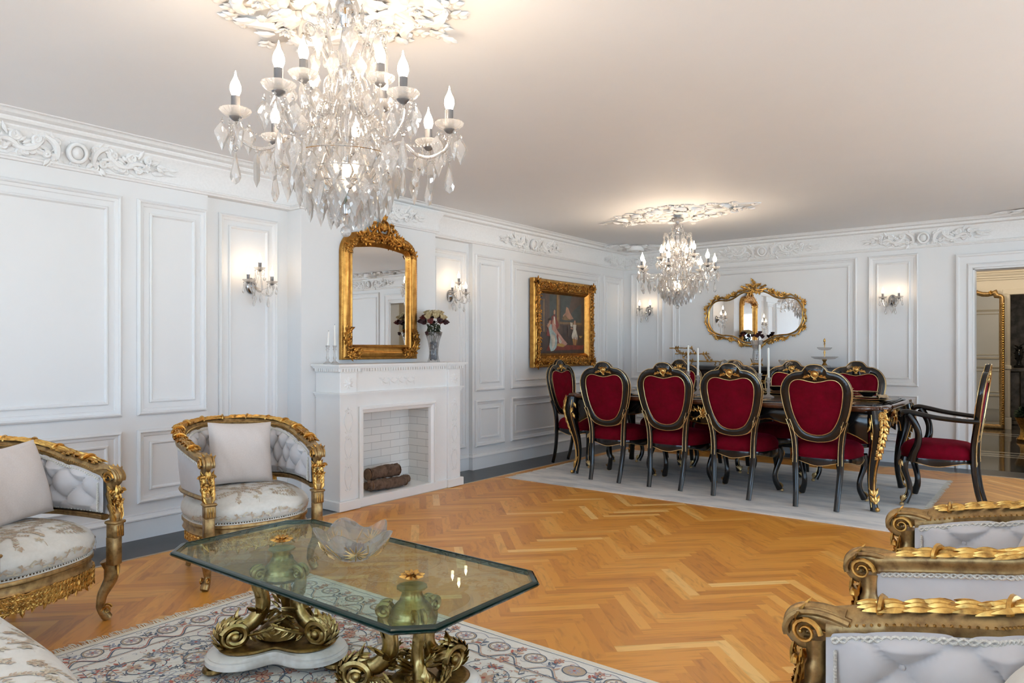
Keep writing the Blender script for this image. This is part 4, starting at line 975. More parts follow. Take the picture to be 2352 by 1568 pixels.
    m = M(); m.tube(np.c_[Q*1.006, low], .0028, 5, closed=True); m.build('gilt_line', 'gold_line', o)
    for s_ in (1, -1):
        m = M(); P, rad, d = cab(m, s_*.222, .200, 0.024, .372, s_, .027, (.75, .75), .055)
        l = m.build('leg', 'black_lacquer', o, angle=50)
        m = M(); e = d*.9
        Tk = frame(tuple(P[1]+d*rad[1]*1.0+V(0, 0, 0)), (-d[1], d[0], 0), (0, 0, -1)); 
        for k in range(3): m.leaf(Tk @ SC(1, 1, -1 if np.cross(V(-d[1], d[0], 0), V(0, 0, -1)) @ d < 0 else 1) @ RZ((k-1)*.45), .075-.02*abs(k-1), .024, .5, 0, .2, 3)
        m.tube(P[4:]+np.outer(rad[4:]*1.0, d)+0, .0025, 5)
        pf = P[-1]; m.ball((pf[0]+d[0]*.022, pf[1]+d[1]*.022, .016), .017, 10, sz=.8)
        for k in range(5): m.leaf(frame(tuple(P[-2]+d*(rad[-2]*.7)+V(0, 0, -.008)), (-d[1], d[0], 0), (0, 0, 1)) @ SC(1, 1, -1) @ RZ((k-2)*.3) if False else frame(tuple(P[-1]+d*.024+V(0, 0, .01)), (-d[1], d[0], 0), (-.35*d[0], -.35*d[1], 1)) @ RZ((k-2)*.35), .055, .018, .6, -.1, .1, 1)
        m.build('leg_mount', 'gold_line', l)
    if arms:
        for s_ in (1, -1):
            m = M(); A = crsm([(s_*.225, -.262, .665), (s_*.265, -.15, .672), (s_*.292, .0, .688), (s_*.300, .12, .712), (s_*.302, .19, .722), (s_*.302, .225, .708), (s_*.300, .215, .690)], 5)
            n = len(A); m.tube(A, np.interp(np.linspace(0, 1, n), [0, .6, .85, 1], [.021, .025, .028, .018]), 10, fx=1.15, fy=.8)
            B = crsm([(s_*.300, .175, .705), (s_*.296, .135, .64), (s_*.285, .112, .57), (s_*.276, .115, .49), (s_*.270, .145, .41), (s_*.258, .160, .35)], 4); m.tube(B, np.interp(np.linspace(0, 1, len(B)), [0, .4, 1], [.028, .024, .032]), 10)
            ar = m.build('armrest', 'black_lacquer', o, angle=50)
            m = M(); m.rosette(frame((s_*.302, .240, .705), (1, 0, 0), (0, 0, 1)) @ SC(1, 1, -1) if s_ > 0 else frame((s_*.302, .240, .705), (-1, 0, 0), (0, 0, 1)), .014, 6); m.build('arm_rosette', 'gold_line', ar)
    return o
side = make_chair(); g = 'black and gilt dining chairs with red velvet seats'
side.location = (-3.247, 5.850, .0078); tag(side, 'black gilt dining chair with plain red back, leftmost of the near row along the table')
dup(side, (-2.665, 5.860, .0078), 0, 'black gilt dining chair with plain red back, second from left in the near row', g)
dup(side, (-2.084, 5.850, .0078), 0, 'black gilt dining chair with plain red back, third from left in the near row', g)
dup(side, (-1.436, 5.850, .0078), 0, 'black gilt dining chair with plain red back, rightmost and nearest of the near row', g)
dup(side, (-3.27, 6.93, .0078), pi, 'far-side dining chair half hidden behind the left pair of white candles', g)
dup(side, (-2.665, 6.93, .0078), pi, 'far-side dining chair whose crest shows behind the third near chair', g)
dup(side, (-2.085, 6.93, .0078), pi, 'far-side dining chair with tufted red back between the two rightmost near chairs', g)
dup(side, (-1.50, 6.93, .0078), pi, 'far-side dining chair with tufted red back at the right end of the far row', g)
dup(side, (-3.945, 6.325, .0078), -pi/2, 'black gilt dining chair at the left head of the table under the framed painting', g)
side['group'] = g
arm = make_chair(True); arm.location = (-.72, 6.345, .0078); arm.rotation_euler = (0, 0, pi/2)
tag(arm, 'black gilt dining armchair with curved open arms at the right head of the table')

# table
def dining_table():
    X0, X1, Y0, Y1 = -3.76, -.985, 5.665, 6.965; cx, cy = (X0+X1)/2, (Y0+Y1)/2; a, b = (X1-X0)/2, (Y1-Y0)/2
    o = empty('dining_table', 'long black lacquer dining table with brown moulded edge and gilt mounts', 'table', (cx, cy, .0085))
    def edge(g=0.):
        """rectangle with eared corners and gently bowed sides"""
        A, B = a+g, b+g; q = []
        corner = [(A, B-.17), (A+.0, B-.13), (A-.035, B-.10), (A-.030, B-.05), (A-.050, B-.050), (A-.050, B-.030), (A-.10, B-.035), (A-.13, B), (A-.17, B)]
        corner = crsm(corner, 3)
        top = [(x, B+.018*cos(x/(A-.17)*pi/2)) for x in np.linspace(A-.17, -(A-.17), 15)[1:-1]]
        left = [(-A-.012*cos(y/(B-.17)*pi/2), y) for y in np.linspace(B-.17, -(B-.17), 9)[1:-1]]
        q = list(map(tuple, corner))+top+[(-x, y) for x, y in corner[::-1]]+left+[(-x, -y) for x, y in corner]+[(x, -y) for x, y in top[::-1]]+[(x, -y) for x, y in corner[::-1]]+[(-x, -y) for x, y in left[::-1]]
        return np.array(q)
    E = edge()
    m = M(); G = []
    for g_, z in ((-.06, .728), (-.018, .730), (-.010, .738), (-.004, .742), (.0, .752), (-.002, .764), (-.008, .770), (-.020, .7725), (-.05, .7725)): G.append(np.c_[edge(g_), np.full(len(E), z)])
    m.grid(np.array(G), wv=True, flip=True); m.build('table_edge', 'brown_lacquer', o, angle=50)
    m = M(); m.prism(edge(-.045), .735, .7735); m.prism(edge(-.07), .7736, .7785, bev=.001); m.build('table_top', 'black_lacquer', o, smooth=False)
    # apron with serpentine lower edge
    def apron(ax, Lh, off, name):
        m = M(); s_ = np.linspace(-1, 1, 61); low = .615+.045*np.abs(s_)**2*-1+.0+.030*np.exp(-((np.abs(s_)-.42)/.07)**2)-.055*np.exp(-(s_/.16)**2)-.075*np.clip((np.abs(s_)-.8)/.2, 0, 1)**2
        G = []
        for x, zl in zip(s_*Lh, low):
            row = [(x, off-.015, .73), (x, off+.012, .73), (x, off+.030, .69), (x, off+.022, (.69+zl)/2), (x, off+.006, zl), (x, off-.015, zl)]; G.append(row if ax == 0 else [(p[1], p[0], p[2]) for p in row])
        G = np.array(G); m.grid(G, wv=True, flip=(ax == 0) == (off > 0)); return m, G
    for ax, Lh, off in ((0, a-.13, b-.09), (0, a-.13, -(b-.09)), (1, b-.13, a-.09), (1, b-.13, -(a-.09))):
        s = 1 if off > 0 else -1
        m, G = apron(ax, Lh, abs(off), 'apron')
        if s < 0: m.v = [v*(V(1, -1, 1) if ax == 0 else V(-1, 1, 1)) for v in m.v]; G = G*(V(1, -1, 1) if ax == 0 else V(-1, 1, 1)); m.f = [f[::-1] for f in m.f]
        ob = m.build('apron', 'black_lacquer', o, angle=60)
        m = M(); m.tube(G[:, 4], .004, 5)
        c = G[30, 2]; N = V(0, s, 0) if ax == 0 else V(s, 0, 0); X = np.cross(V(0, 0, 1), N); T = frame(c+V(0, 0, -.045), X, (0, 0, 1))
        for q in (1, -1):
            S = T @ SC(q, 1, 1); cscroll(m, S @ TR(.07, -.01, .01) @ RZ(-.2), .11, .008, 1); cscroll(m, S @ TR(.03, .02, .012) @ RZ(.9), .07, .007, -1); m.spiral(S @ TR(.15, -.0, .0), .02, .006, 1.2, .006)
            for k in range(4): m.leaf(S @ TR(.02+.03*k, .02, .01) @ RZ(-.5-.2*k), .06, .026, .45, .1, .2, 2)
        for k in range(5): m.leaf(T @ TR(0, .01, .012) @ RZ((k-2)*.5), .06, .026, .45, .1, .2, 2)
        m.rosette(T @ TR(0, -.01, .014), .03, 6); m.build('apron_mount', 'gold_bright', ob)
    for sx in (1, -1):
        for sy in (1, -1):
            m = M(); d = unit(V(sx*.75, sy*.75, 0)); n = 30; t = np.linspace(0, 1, n)
            off = np.interp(t, [0, .10, .22, .4, .6, .8, .93, 1], [.0, .030, .032, -.005, -.045, -.055, -.035, -.005])
            off = np.convolve(np.pad(off, 3, 'edge'), np.ones(7)/7, 'valid')
            P = np.stack([sx*(a-.075)+d[0]*off, sy*(b-.075)+d[1]*off, .735*(1-t)+.004], -1); rad = np.interp(t, [0, .1, .3, .6, .85, .95, 1], [.062, .066, .052, .034, .024, .027, .030])
            up = V(d[0], d[1], 0); m.tube(P, rad, 12, fx=1., fy=.95, up=up, twist=pi/4 if False else 0); l = m.build('leg', 'black_lacquer', o, angle=60)
            m = M(); ou = P+np.outer(rad*.98, d)
            def fr(i, roll=0.): 
                tg = unit(P[min(i+1, n-1)]-P[i]); X = unit(np.cross(tg, d)); return frame(ou[i], X, tg)
            flip = SC(1, 1, 1)
            for i in range(0, 14):
                T = fr(i); zdir = T[:3, 2] @ d; T = T @ SC(1, 1, 1 if zdir > 0 else -1)
                for q in (1, -1): m.leaf(T @ TR(q*.006, 0, 0) @ RZ(-q*(.45+.25*(i % 2))), .060-.002*i, .026, .5, .15, .25, 2)
                if i % 2 == 0: m.leaf(T @ TR(0, 0, .004), .05, .024, .55, .1, .2, 2)
                if i < 3: m.rosette(T @ TR((i-1)*.02, 0, .006), .020, 5)
            m.tube(ou[12:28], .0075, 6)
            for q in (1, -1):
                side_ = unit(np.cross(d, V(0, 0, 1))); m.tube((P+np.outer(rad*.80, d*.35)+np.outer(rad*.93, side_)*q)[1:29], .003, 5)
                for i in (2, 4, 6): 
                    S_ = frame((P+np.outer(rad*1.0, side_)*q)[i], (-q*d[0], -q*d[1], 0) if True else d, (0, 0, -1)); S_ = S_ @ SC(1, 1, 1 if S_[:3, 2] @ (side_*q) > 0 else -1); m.leaf(S_ @ RZ(.4*(1 if i % 4 else -1)), .06, .028, .45, .1, .2, 2)
            for i in (29, 27, 25):
                T = fr(i); T = T @ RZ(pi) @ SC(1, 1, 1); T = T @ SC(1, 1, 1 if T[:3, 2] @ d > 0 else -1)
                for k in range(3): m.leaf(T @ RZ((k-1)*.55), .075, .030, .5, .05, .2, 2)
            m.ball(tuple(ou[-1]+d*.004+V(0, 0, .014)), .018, 8)
            m.build('leg_mount', 'gold_bright', l)
dining_table()

# dining rug
def rug(name, label, x0, x1, y0, y1, th, mat, fr='x', group=None):
    o = empty(name, label, 'rug', ((x0+x1)/2, (y0+y1)/2, 0), 0, group); rnd = random.Random(2); cx, cy = (x0+x1)/2, (y0+y1)/2
    m = M(); nx, ny = 60, 44; G = np.zeros((nx, ny, 3)); 
    for i in range(nx):
        for j in range(ny): G[i, j] = (x0-cx+(x1-x0)*i/(nx-1), y0-cy+(y1-y0)*j/(ny-1), th+rnd.uniform(-.0008, .0008))
    m.grid(G); b = [(G[0, :]), (G[-1, :][::-1]), (G[:, 0][::-1]), (G[:, -1])]
    for e in b: m.grid(np.stack([e, e*[1, 1, 0]+[0, 0, .0005]]))
    m.build('pile', mat, o, angle=None)
    m = M()
    for xe, sg in ((x0-cx, -1), (x1-cx, 1)):
        n = int((y1-y0)/.007)
        for k in range(n):
            y = y0-cy+(k+.5)*.007; L = rnd.uniform(.022, .05); dy = rnd.uniform(-.012, .012)
            m.tube([(xe-sg*.003, y, th*.7), (xe+sg*L*.5, y+dy*.3, th*.6+rnd.uniform(0, .006)), (xe+sg*L, y+dy, .003)], [.0016, .002, .0012], 4, caps=False)
    fo = m.build('fringe', 'rug_fringe', o); fo['kind'] = 'stuff'
    return o
rug('dining_rug', 'pale grey fringed rug under the dining table and chairs', -4.05, -.80, 5.19, 7.53, .006, 'rug_grey')

# sideboard behind the table
def sideboard():
    X0, X1, Y0, Y1, H = -3.84, -1.74, 7.88, 8.375, 1.0; cx = (X0+X1)/2; o = empty('sideboard', 'long black lacquer sideboard with gilt lines and dark marble top against the back wall', 'sideboard', (cx, YB-.03, .005))
    a = (X1-X0)/2; D_ = Y1-Y0
    def fr(y): return y
    pl = [(-a, 0), (-a, -.36), (-a+.05, -.40)]+[(x, -.43-.05*cos(x/(a-.1)*pi/2)) for x in np.linspace(-a+.10, a-.10, 21)]+[(a-.05, -.40), (a, -.36), (a, 0)]
    m = M(); m.prism([(x*.985, y*.97) for x, y in pl], .13, .955, bev=.003); m.build('body', 'black_lacquer', o, angle=30)
    m = M(); m.prism([(x*1.01, y*1.03) for x, y in pl], .955, 1.0, bev=.007); m.build('marble_top', 'marble_black', o, angle=30)
    def yf(x): return -.43*.97-.05*.97*cos(min(1, abs(x)/(a-.1))*pi/2)-.001
    for k, c in enumerate((-.78, -.26, .26, .78)):
        m = M(); w = .24; xs = np.linspace(c-w, c+w, 7)
        for z0, z1, nm in ((.80, .93, 'drawer'), (.17, .78, 'door')):
            m = M(); m.grid(np.array([[(x, yf(x)-.012, z0), (x, yf(x)-.012, z1)] for x in xs])); m.grid(np.array([[(x, yf(x), z1), (x, yf(x)-.012, z1)] for x in xs]), flip=True); m.grid(np.array([[(x, yf(x), z0), (x, yf(x)-.012, z0)] for x in xs]))
            d = m.build(nm, 'black_lacquer', o)
            m = M(); g = .022; loop = [(x, yf(x)-.014, z0+g) for x in xs[0]+g+(xs[-1]-xs[0]-2*g)*np.linspace(0, 1, 7)]+[(x, yf(x)-.014, z1-g) for x in xs[-1]-g-(xs[-1]-xs[0]-2*g)*np.linspace(0, 1, 7)]
            m.tube(loop, .004, 5, closed=True); m.build('gilt_line', 'gold_line', d)
            m = M(); T = frame((c, yf(c)-.014, (z0+z1)/2), (1, 0, 0), (0, 0, 1))
            for q in (1, -1): cscroll(m, T @ SC(q, 1, 1) @ TR(.05, 0, 0), .08, .006, 1)
            m.rosette(T, .022, 6); m.build('mount', 'gold_bright', d)
    for x in (-a+.10, -.5, .5, a-.10):
        m = M(); m.tube([(x, yf(x)+.05, .15), (x*1.01, yf(x)+.03, .08), (x*1.0, yf(x)+.05, .0)], [.04, .026, .03], 8); m.build('foot', 'gold', o)
    for x in (-a+.1, a-.1):
        m = M(); m.tube([(x, -.05, .15), (x, -.05, .0)], [.035, .025], 8); m.build('foot', 'black_lacquer', o)
sideboard()
# ---------------- things on the table, sideboard and mantel ----------------
ZT = .7872; ZS = 1.006; ZM = 1.0885
def candle_set(name, label, loc, hs, hc, group, tilt=0., rs=1.):
    o = empty(name, label, 'candlestick', loc, 0, group)
    s = hs/.20; m = M(); m.lathe([(r*rs, h) for r, h in [(.001, 0), (.045, 0), (.047, .006), (.030, .014), (.014, .024), (.010, .040), (.013, .05*s), (.018, .065*s), (.012, .085*s), (.009, .12*s), (.012, .145*s), (.020, .158*s), (.013, .168*s), (.018, .185*s), (.023, .20*s), (.018, .20*s), (.012, .185*s), (.001, .184*s)]], 16)
    m.build('holder', 'crystal_cut', o, angle=50)
    m = M(); t = V(tilt, 0, 1); b = V(0, 0, .185*s); m.tube([b, b+t*hc*.5, b+t*hc*.97, b+t*hc], [.0105*rs, .0100*rs, .0085*rs, .004], 12); c = m.build('candle', 'wax', o)
    m = M(); m.tube([b+t*hc, b+t*(hc+.008)], .0012, 5); m.build('wick', 'leaf_dry', c)
    return o
def off(px): return px
g = 'crystal candlesticks on the dining table'
candle_set('candlestick', 'crystal candlestick with taller white candle, left pair on the dining table, behind its partner', (-2.845, 6.48, ZT), .20, .27, g)
candle_set('candlestick', 'crystal candlestick with lower white candle in front in the left pair on the dining table', (-2.67, 6.30, ZT), .17, .27, g)
candle_set('candlestick', 'crystal candlestick with taller candle in the pair right of the third near chair', (-2.095, 6.30, ZT), .20, .27, g)
candle_set('candlestick', 'crystal candlestick with lower candle beside the rightmost near chair', (-1.98, 6.18, ZT), .17, .27, g)
g = 'cut glass candlesticks at the left end of the mantel'
candle_set('mantel_candlestick', 'cut glass candlestick with short leaning candle at the left end of the mantel', (-4.32, 3.338, ZM), .14, .115, g, .10, .72)
candle_set('mantel_candlestick', 'cut glass candlestick with taller straight candle beside the gilt mantel mirror', (-4.33, 3.410, ZM), .14, .165, g, 0., .72)

# place settings
def setting():
    o = empty('dinner_plate', 'x', 'plate', (0, 0, 0), 0, 'black place settings'); m = M(); m.lathe([(.001, .003), (.10, .003), (.115, .007), (.150, .013), (.150, .015), (.113, .010), (.001, .006)], 32); m.build('plate', 'china_black', o)
    m = M(); m.tube([(.150*cos(a), .150*sin(a), .0145) for a in np.linspace(0, 2*pi, 40, endpoint=False)], .0016, 5, closed=True); m.build('gilt_rim', 'gold_line', o)
    o2 = empty('salad_plate', 'x', 'plate', (0, 0, 0), 0, 'black salad plates'); m = M(); m.lathe([(.001, 0), (.075, 0), (.085, .004), (.112, .011), (.112, .013), (.083, .007), (.001, .003)], 28); m.build('plate', 'china_black', o2)
    m = M(); m.tube([(.112*cos(a), .112*sin(a), .0125) for a in np.linspace(0, 2*pi, 32, endpoint=False)], .0014, 5, closed=True); m.build('gilt_rim', 'gold_line', o2)
    o3 = empty('soup_bowl', 'x', 'bowl', (0, 0, 0), 0, 'black soup bowls'); m = M(); m.lathe([(.001, 0), (.032, 0), (.034, .004), (.055, .018), (.078, .042), (.076, .043), (.052, .021), (.001, .007)], 28); m.build('bowl', 'china_black', o3)
    m = M(); m.tube([(.0775*cos(a), .0775*sin(a), .043) for a in np.linspace(0, 2*pi, 28, endpoint=False)], .0014, 5, closed=True); m.build('gilt_rim', 'gold_line', o3)
    o4m = M(); G = []
    for i in range(14):
        G.append([(-.14+.28*i/13, -.035+.07*j/5, .004+.006*sin(i*.8+j)*.5+.012*sin(pi*i/13)+.004*sin(j*2.)) for j in range(6)])
    G = np.array(G); o4m.grid(G); o4m.grid(G-V(0, 0, .003), flip=True); o4 = tag(o4m.build('napkin', 'napkin', None), 'x', 'napkin', 'gold and cream napkins')
    km = empty('fork', 'x', 'fork', (0, 0, 0), 0, 'gilt forks'); m = M(); m.tube([(0, -.10, .003), (0, 0, .005), (0, .04, .004)], [.004, .0025, .003], 6, fy=.5); m.build('handle', 'gold_bright', km)
    m = M(); m.box((-.010, .04, .002), (.010, .062, .0045)); [m.box((x-.0016, .062, .002), (x+.0016, .10, .0045)) for x in (-.0084, -.0028, .0028, .0084)]; m.build('tines', 'gold_bright', km, smooth=False)
    kn = empty('knife', 'x', 'knife', (0, 0, 0), 0, 'gilt knives'); m = M(); m.tube([(0, -.11, .004), (0, 0, .005)], [.005, .004], 6, fy=.6); m.build('handle', 'gold_bright', kn); m = M(); m.prism([(-.003, 0), (.008, .01), (.009, .08), (-.003, .11)], .002, .004); m.build('blade', 'gold_bright', kn, smooth=False)
    return o, o2, o3, o4, km, kn
S6 = setting(); first = True
spots = [(-3.25, 5.87, 0, 'before the leftmost near chair'), (-2.665, 5.87, 0, 'before the second near chair'), (-2.084, 5.87, 0, 'before the third near chair'), (-1.436, 5.87, 0, 'before the rightmost near chair'),
         (-3.27, 6.76, pi, 'before the leftmost far chair'), (-2.62, 6.76, pi, 'before the second far chair'), (-2.085, 6.76, pi, 'before the third far chair'), (-1.50, 6.76, pi, 'before the rightmost far chair'),
         (-3.50, 6.31, -pi/2, 'at the left head of the table'), (-1.215, 6.36, pi/2, 'at the right table head by the armchair')]
nm = ['black dinner plate with gilt rim', 'smaller black plate on a dinner plate', 'black bowl with gilt rim on its plates', 'gold and cream napkin on black plates', 'gilt fork', 'gilt knife']
for x, y, rz, w in spots:
    for k, s_ in enumerate(S6):
        o = s_ if first else copy_tree(s_); dz = (0, .0155, .030, .0290, .0, 0)[k]; dx = (0, 0, 0, 0, -.19, .19)[k]
        if k == 2: dxy = V(0, .01)
        if k == 3: dxy = V(0, -.06)
        px, py = dx, (-.088 if k == 3 else (.02 if k == 2 else 0))
        o.location = (x+cos(rz)*px-sin(rz)*py, y+sin(rz)*px+cos(rz)*py, ZT+dz-.0015 if k < 2 else ZT+dz-.001)
        if k == 2: o.location.z = ZT+.0265
        o.rotation_euler = (0, 0, rz+(.25 if k == 3 else 0)); o['label'] = nm[k]+' '+w
    first = False

# tiered tray stand
def tray_stand():
    o = empty('tray_stand', 'three staggered gilt-rimmed glass trays on a branch stand, left end of the sideboard', 'tray stand', (-3.515, 8.16, ZS))
    for (cx_, z, w, d_) in ((.12, .045, .44, .20), (-.02, .135, .40, .17), (-.16, .205, .27, .15)):
        z = z
        lp = [(cx_+w/2*abs(cos(a))**.5*(1 if cos(a) > 0 else -1), d_/2*abs(sin(a))**.5*(1 if sin(a) > 0 else -1)) for a in np.linspace(0, 2*pi, 40, endpoint=False)]
        m = M(); m.prism(lp, z, z+.005); t = m.build('tray', 'crystal_cut', o, smooth=False)
        m = M(); m.tube([(x, y, z+.004+.004*sin(i*1.9)) for i, (x, y) in enumerate(lp)], .0055, 6, closed=True); m.build('tray_rim', 'gold', t)
    m = M()
    for A in ([(-.04, .05, .05), (-.10, .05, .09), (-.06, .04, .135)], [(-.04, -.05, .05), (-.11, -.05, .09), (-.06, -.04, .135)], [(-.12, .04, .135), (-.20, .03, .17), (-.22, .03, .205)], [(-.12, -.04, .135), (-.20, -.03, .17), (-.22, -.03, .205)], [(.14, .04, .135), (.18, .05, .09), (.20, .06, .05)], [(-.05, .05, .205), (-.02, .05, .17), (.0, .05, .135)], [(.14, -.04, .135), (.18, -.05, .09), (.20, -.06, .05)]):
        m.tube(crsm(A, 5), .0055, 6)
        for i, p in enumerate(A): m.leaf(TR(*p) @ RZ(i*2) @ RX(.9), .04, .02, .4, .2, .2, 2); m.spiral(frame(p, (1, 0, 0), (0, 0, 1)), .018, .005, 1.2, .004)
    for x in (-.06, .30):
        for y in (-.07, .07): m.tube([(x, y, .045), (x+.012, y, .03), (x-.006, y, .012), (x+.01, y, 0.004)], [.006, .006, .006, .007], 6)
    m.build('branch_stand', 'gold', o)
tray_stand()
def cut_bowl(label, loc, r, h, n=8, mat='crystal_cut', name='crystal_bowl', group=None):
    o = empty(name, label, 'bowl', loc, 0, group); m = M(); k = n*4; an = np.arange(k)*2*pi/k
    prof = [(.35, 0), (.38, .02), (.45, .06), (.80, .55), (1.0, 1.0), (.95, .99), (.74, .58), (.40, .14), (.02, .12)]
    G = np.array([[(r*p*cos(a)*(1+.0*i), r*p*sin(a), h*z*(1+(.13*cos(n*a) if z > .5 else 0))+.003*(abs(sin(n*a*1.5)))*(1 if .05 < z < .95 else 0)) for a in an] for i, (p, z) in enumerate(prof)])
    m.grid(G, wv=True, flip=True); m.build('bowl', mat, o, angle=20); 
    m = M(); m.tube([(r*cos(a), r*sin(a), h*(1+.13*cos(n*a))) for a in an], .0016, 5, closed=True); m.build('rim', 'gold_line', o); return o
g = 'small cut bowls on the sideboard'
cut_bowl('small cut crystal bowl left of the central vase on the sideboard', (-3.075, 8.15, ZS), .075, .065, 7, group=g)
cut_bowl('small cut crystal bowl between the central vase and the tiered cake stand', (-2.42, 8.15, ZS), .075, .068, 6, group=g)
# central vase with one dark rose
def rose(m, c, r, tilt=(0, 0), seed=0):
    rnd = random.Random(seed); T = TR(*c) @ RX(tilt[0]) @ RY(tilt[1])
    for ly, (n, rr, up) in enumerate(((6, 1.0, .45), (5, .8, .85), (4, .55, 1.15), (3, .35, 1.35))):
        for i in range(n): m.leaf(T @ RZ(i*2*pi/n+ly*.6+rnd.uniform(-.2, .2)) @ RX(up+.25), r*(rr*.8+.35), r*rr*1.25, .45, .05, .1, 1, 6, 5)
    m.ball((0, 0, r*.2), r*.5, 8, T=T)
o = empty('flower_vase', 'tall cut crystal vase on gilt foot with a near-black rose, centre of the sideboard', 'vase', (-2.745, 8.15, ZS))
m = M(); m.lathe([(.001, .04), (.045, .04), (.050, .05), (.046, .12), (.038, .19), (.046, .22), (.062, .27), (.070, .30), (.064, .30), (.055, .265), (.038, .22), (.032, .19), (.040, .12), (.040, .07), (.001, .06)], 28, flute=.05, nf=14); m.build('vase', 'vase_glass', o, angle=30)
m = M(); m.lathe([(.03, .038), (.055, .036), (.062, .024), (.058, .016), (.03, .018)], 20)
for i in range(4): a = pi/4+i*pi/2; m.tube([(.05*cos(a), .05*sin(a), .03), (.07*cos(a), .07*sin(a), .02), (.068*cos(a), .068*sin(a), .004)], [.008, .007, .009], 6); m.leaf(TR(.05*cos(a), .05*sin(a), .03) @ RZ(a-pi/2) @ RX(1.2), .07, .02, .4, 0, .2, 2)
m.build('gilt_foot', 'gold', o)
m = M()
for k, (dx, dy, dz) in enumerate(((.02, 0, .355), (.05, .02, .34), (-.01, .02, .34), (.02, -.03, .335), (.07, -.01, .325), (.035, .01, .375))): rose(m, (dx, dy, dz), .032, (0, 0), k)
m.tube([(0, 0, .08), (.01, 0, .2), (.025, 0, .33)], .004, 6); m.build('rose', 'rose_dark', o)
# cake stand
o = empty('cake_stand', 'two-tier crystal cake stand with gilt stem, right end of the sideboard', 'cake stand', (-2.01, 8.15, ZS))
for z, r, nm_ in ((.085, .135, 'lower_dish'), (.185, .075, 'upper_dish')):
    m = M(); m.lathe([(.001, z), (r*.35, z), (r*.75, z+.006), (r*.97, z+.024), (r, z+.030), (r*.95, z+.030), (r*.72, z+.011), (r*.3, z+.005), (.001, z+.005)], 40, flute=.03, nf=20); m.build(nm_, 'crystal_cut', o, angle=30)
m = M(); m.lathe([(.001, 0), (.065, 0), (.066, .006), (.045, .016), (.03, .022), (.001, .024)], 24); m.build('foot', 'crystal_cut', o)
m = M(); m.lathe([(.001, .02), (.026, .022), (.028, .03), (.014, .045), (.016, .065), (.030, .08), (.012, .088), (.005, .10), (.006, .14), (.012, .16), (.006, .175), (.008, .188), (.004, .20), (.005, .24), (.010, .255), (.004, .262), (.012, .28), (.010, .30), (.001, .315)], 14); m.build('gilt_stem', 'gold_bright', o)

# mantel vase with dried roses
def rose_vase():
    o = empty('rose_vase', 'flared cut crystal vase filled with dried cream and dark red roses on the mantel', 'vase', (-4.315, 4.465, ZM))
    m = M(); m.lathe([(.001, 0), (.050, 0), (.052, .006), (.044, .03), (.038, .07), (.040, .12), (.050, .18), (.066, .235), (.074, .262), (.070, .262), (.060, .23), (.045, .18), (.034, .12), (.032, .07), (.036, .03), (.001, .02)], 32, flute=.05, nf=16); m.build('vase', 'vase_glass', o, angle=30)
    m = M(); rnd = random.Random(6)
    for i in range(90): a = rnd.uniform(0, 2*pi); z = rnd.uniform(.02, .17); m.ball((.022*cos(a), .022*sin(a), z), rnd.uniform(.008, .012), 6)
    m.build('foil_filler', 'foil', o)
    m = M()
    for i in range(12): a = i*.55; m.tube([(.01*cos(a), .01*sin(a), .15), (.035*cos(a), .035*sin(a), .26), (.06*cos(a), .06*sin(a), .33)], .003, 5)
    for i in range(46): a = rnd.uniform(0, 2*pi); b = rnd.uniform(.4, 1.9); m.leaf(TR(.04*cos(a), .04*sin(a), rnd.uniform(.25, .33)) @ RZ(a) @ RX(1.3-b), .06, .028, .35, -.3, .15, 2, 6, 4)
    m.build('dry_leaves', 'leaf_dry', o)
    k = 0
    for ring_, n, z, rr in ((0.105, 9, .335, .030), (.085, 8, .375, .031), (.055, 6, .405, .032), (.0, 1, .42, .033)):
        for i in range(n):
            a = i*2*pi/n+ring_*30; k += 1; m = M(); rose(m, (0, 0, 0), rr*1.2, (0, 0), k)
            cream = (z > .35 and (cos(a-.2) > -.2 or ring_ < .06) and not (ring_ == .085 and cos(a) < .1)) 
            ob = m.build('rose', 'rose_cream' if cream else ('rose_red' if k % 4 == 0 else 'rose_dark'), o); ob.location = (ring_*cos(a), ring_*sin(a), z+.006*(k % 3)); ob.rotation_euler = (-ring_*6*sin(a), ring_*6*cos(a), 0)
            ob['label'] = 'dried cream rose' if cream else 'dried dark red rose'
    m = M(); rose(m, (.02, -.095, .255), .022, (1.9, 0), 50); m.build('drooping_rose', 'rose_dark', o)
rose_vase()
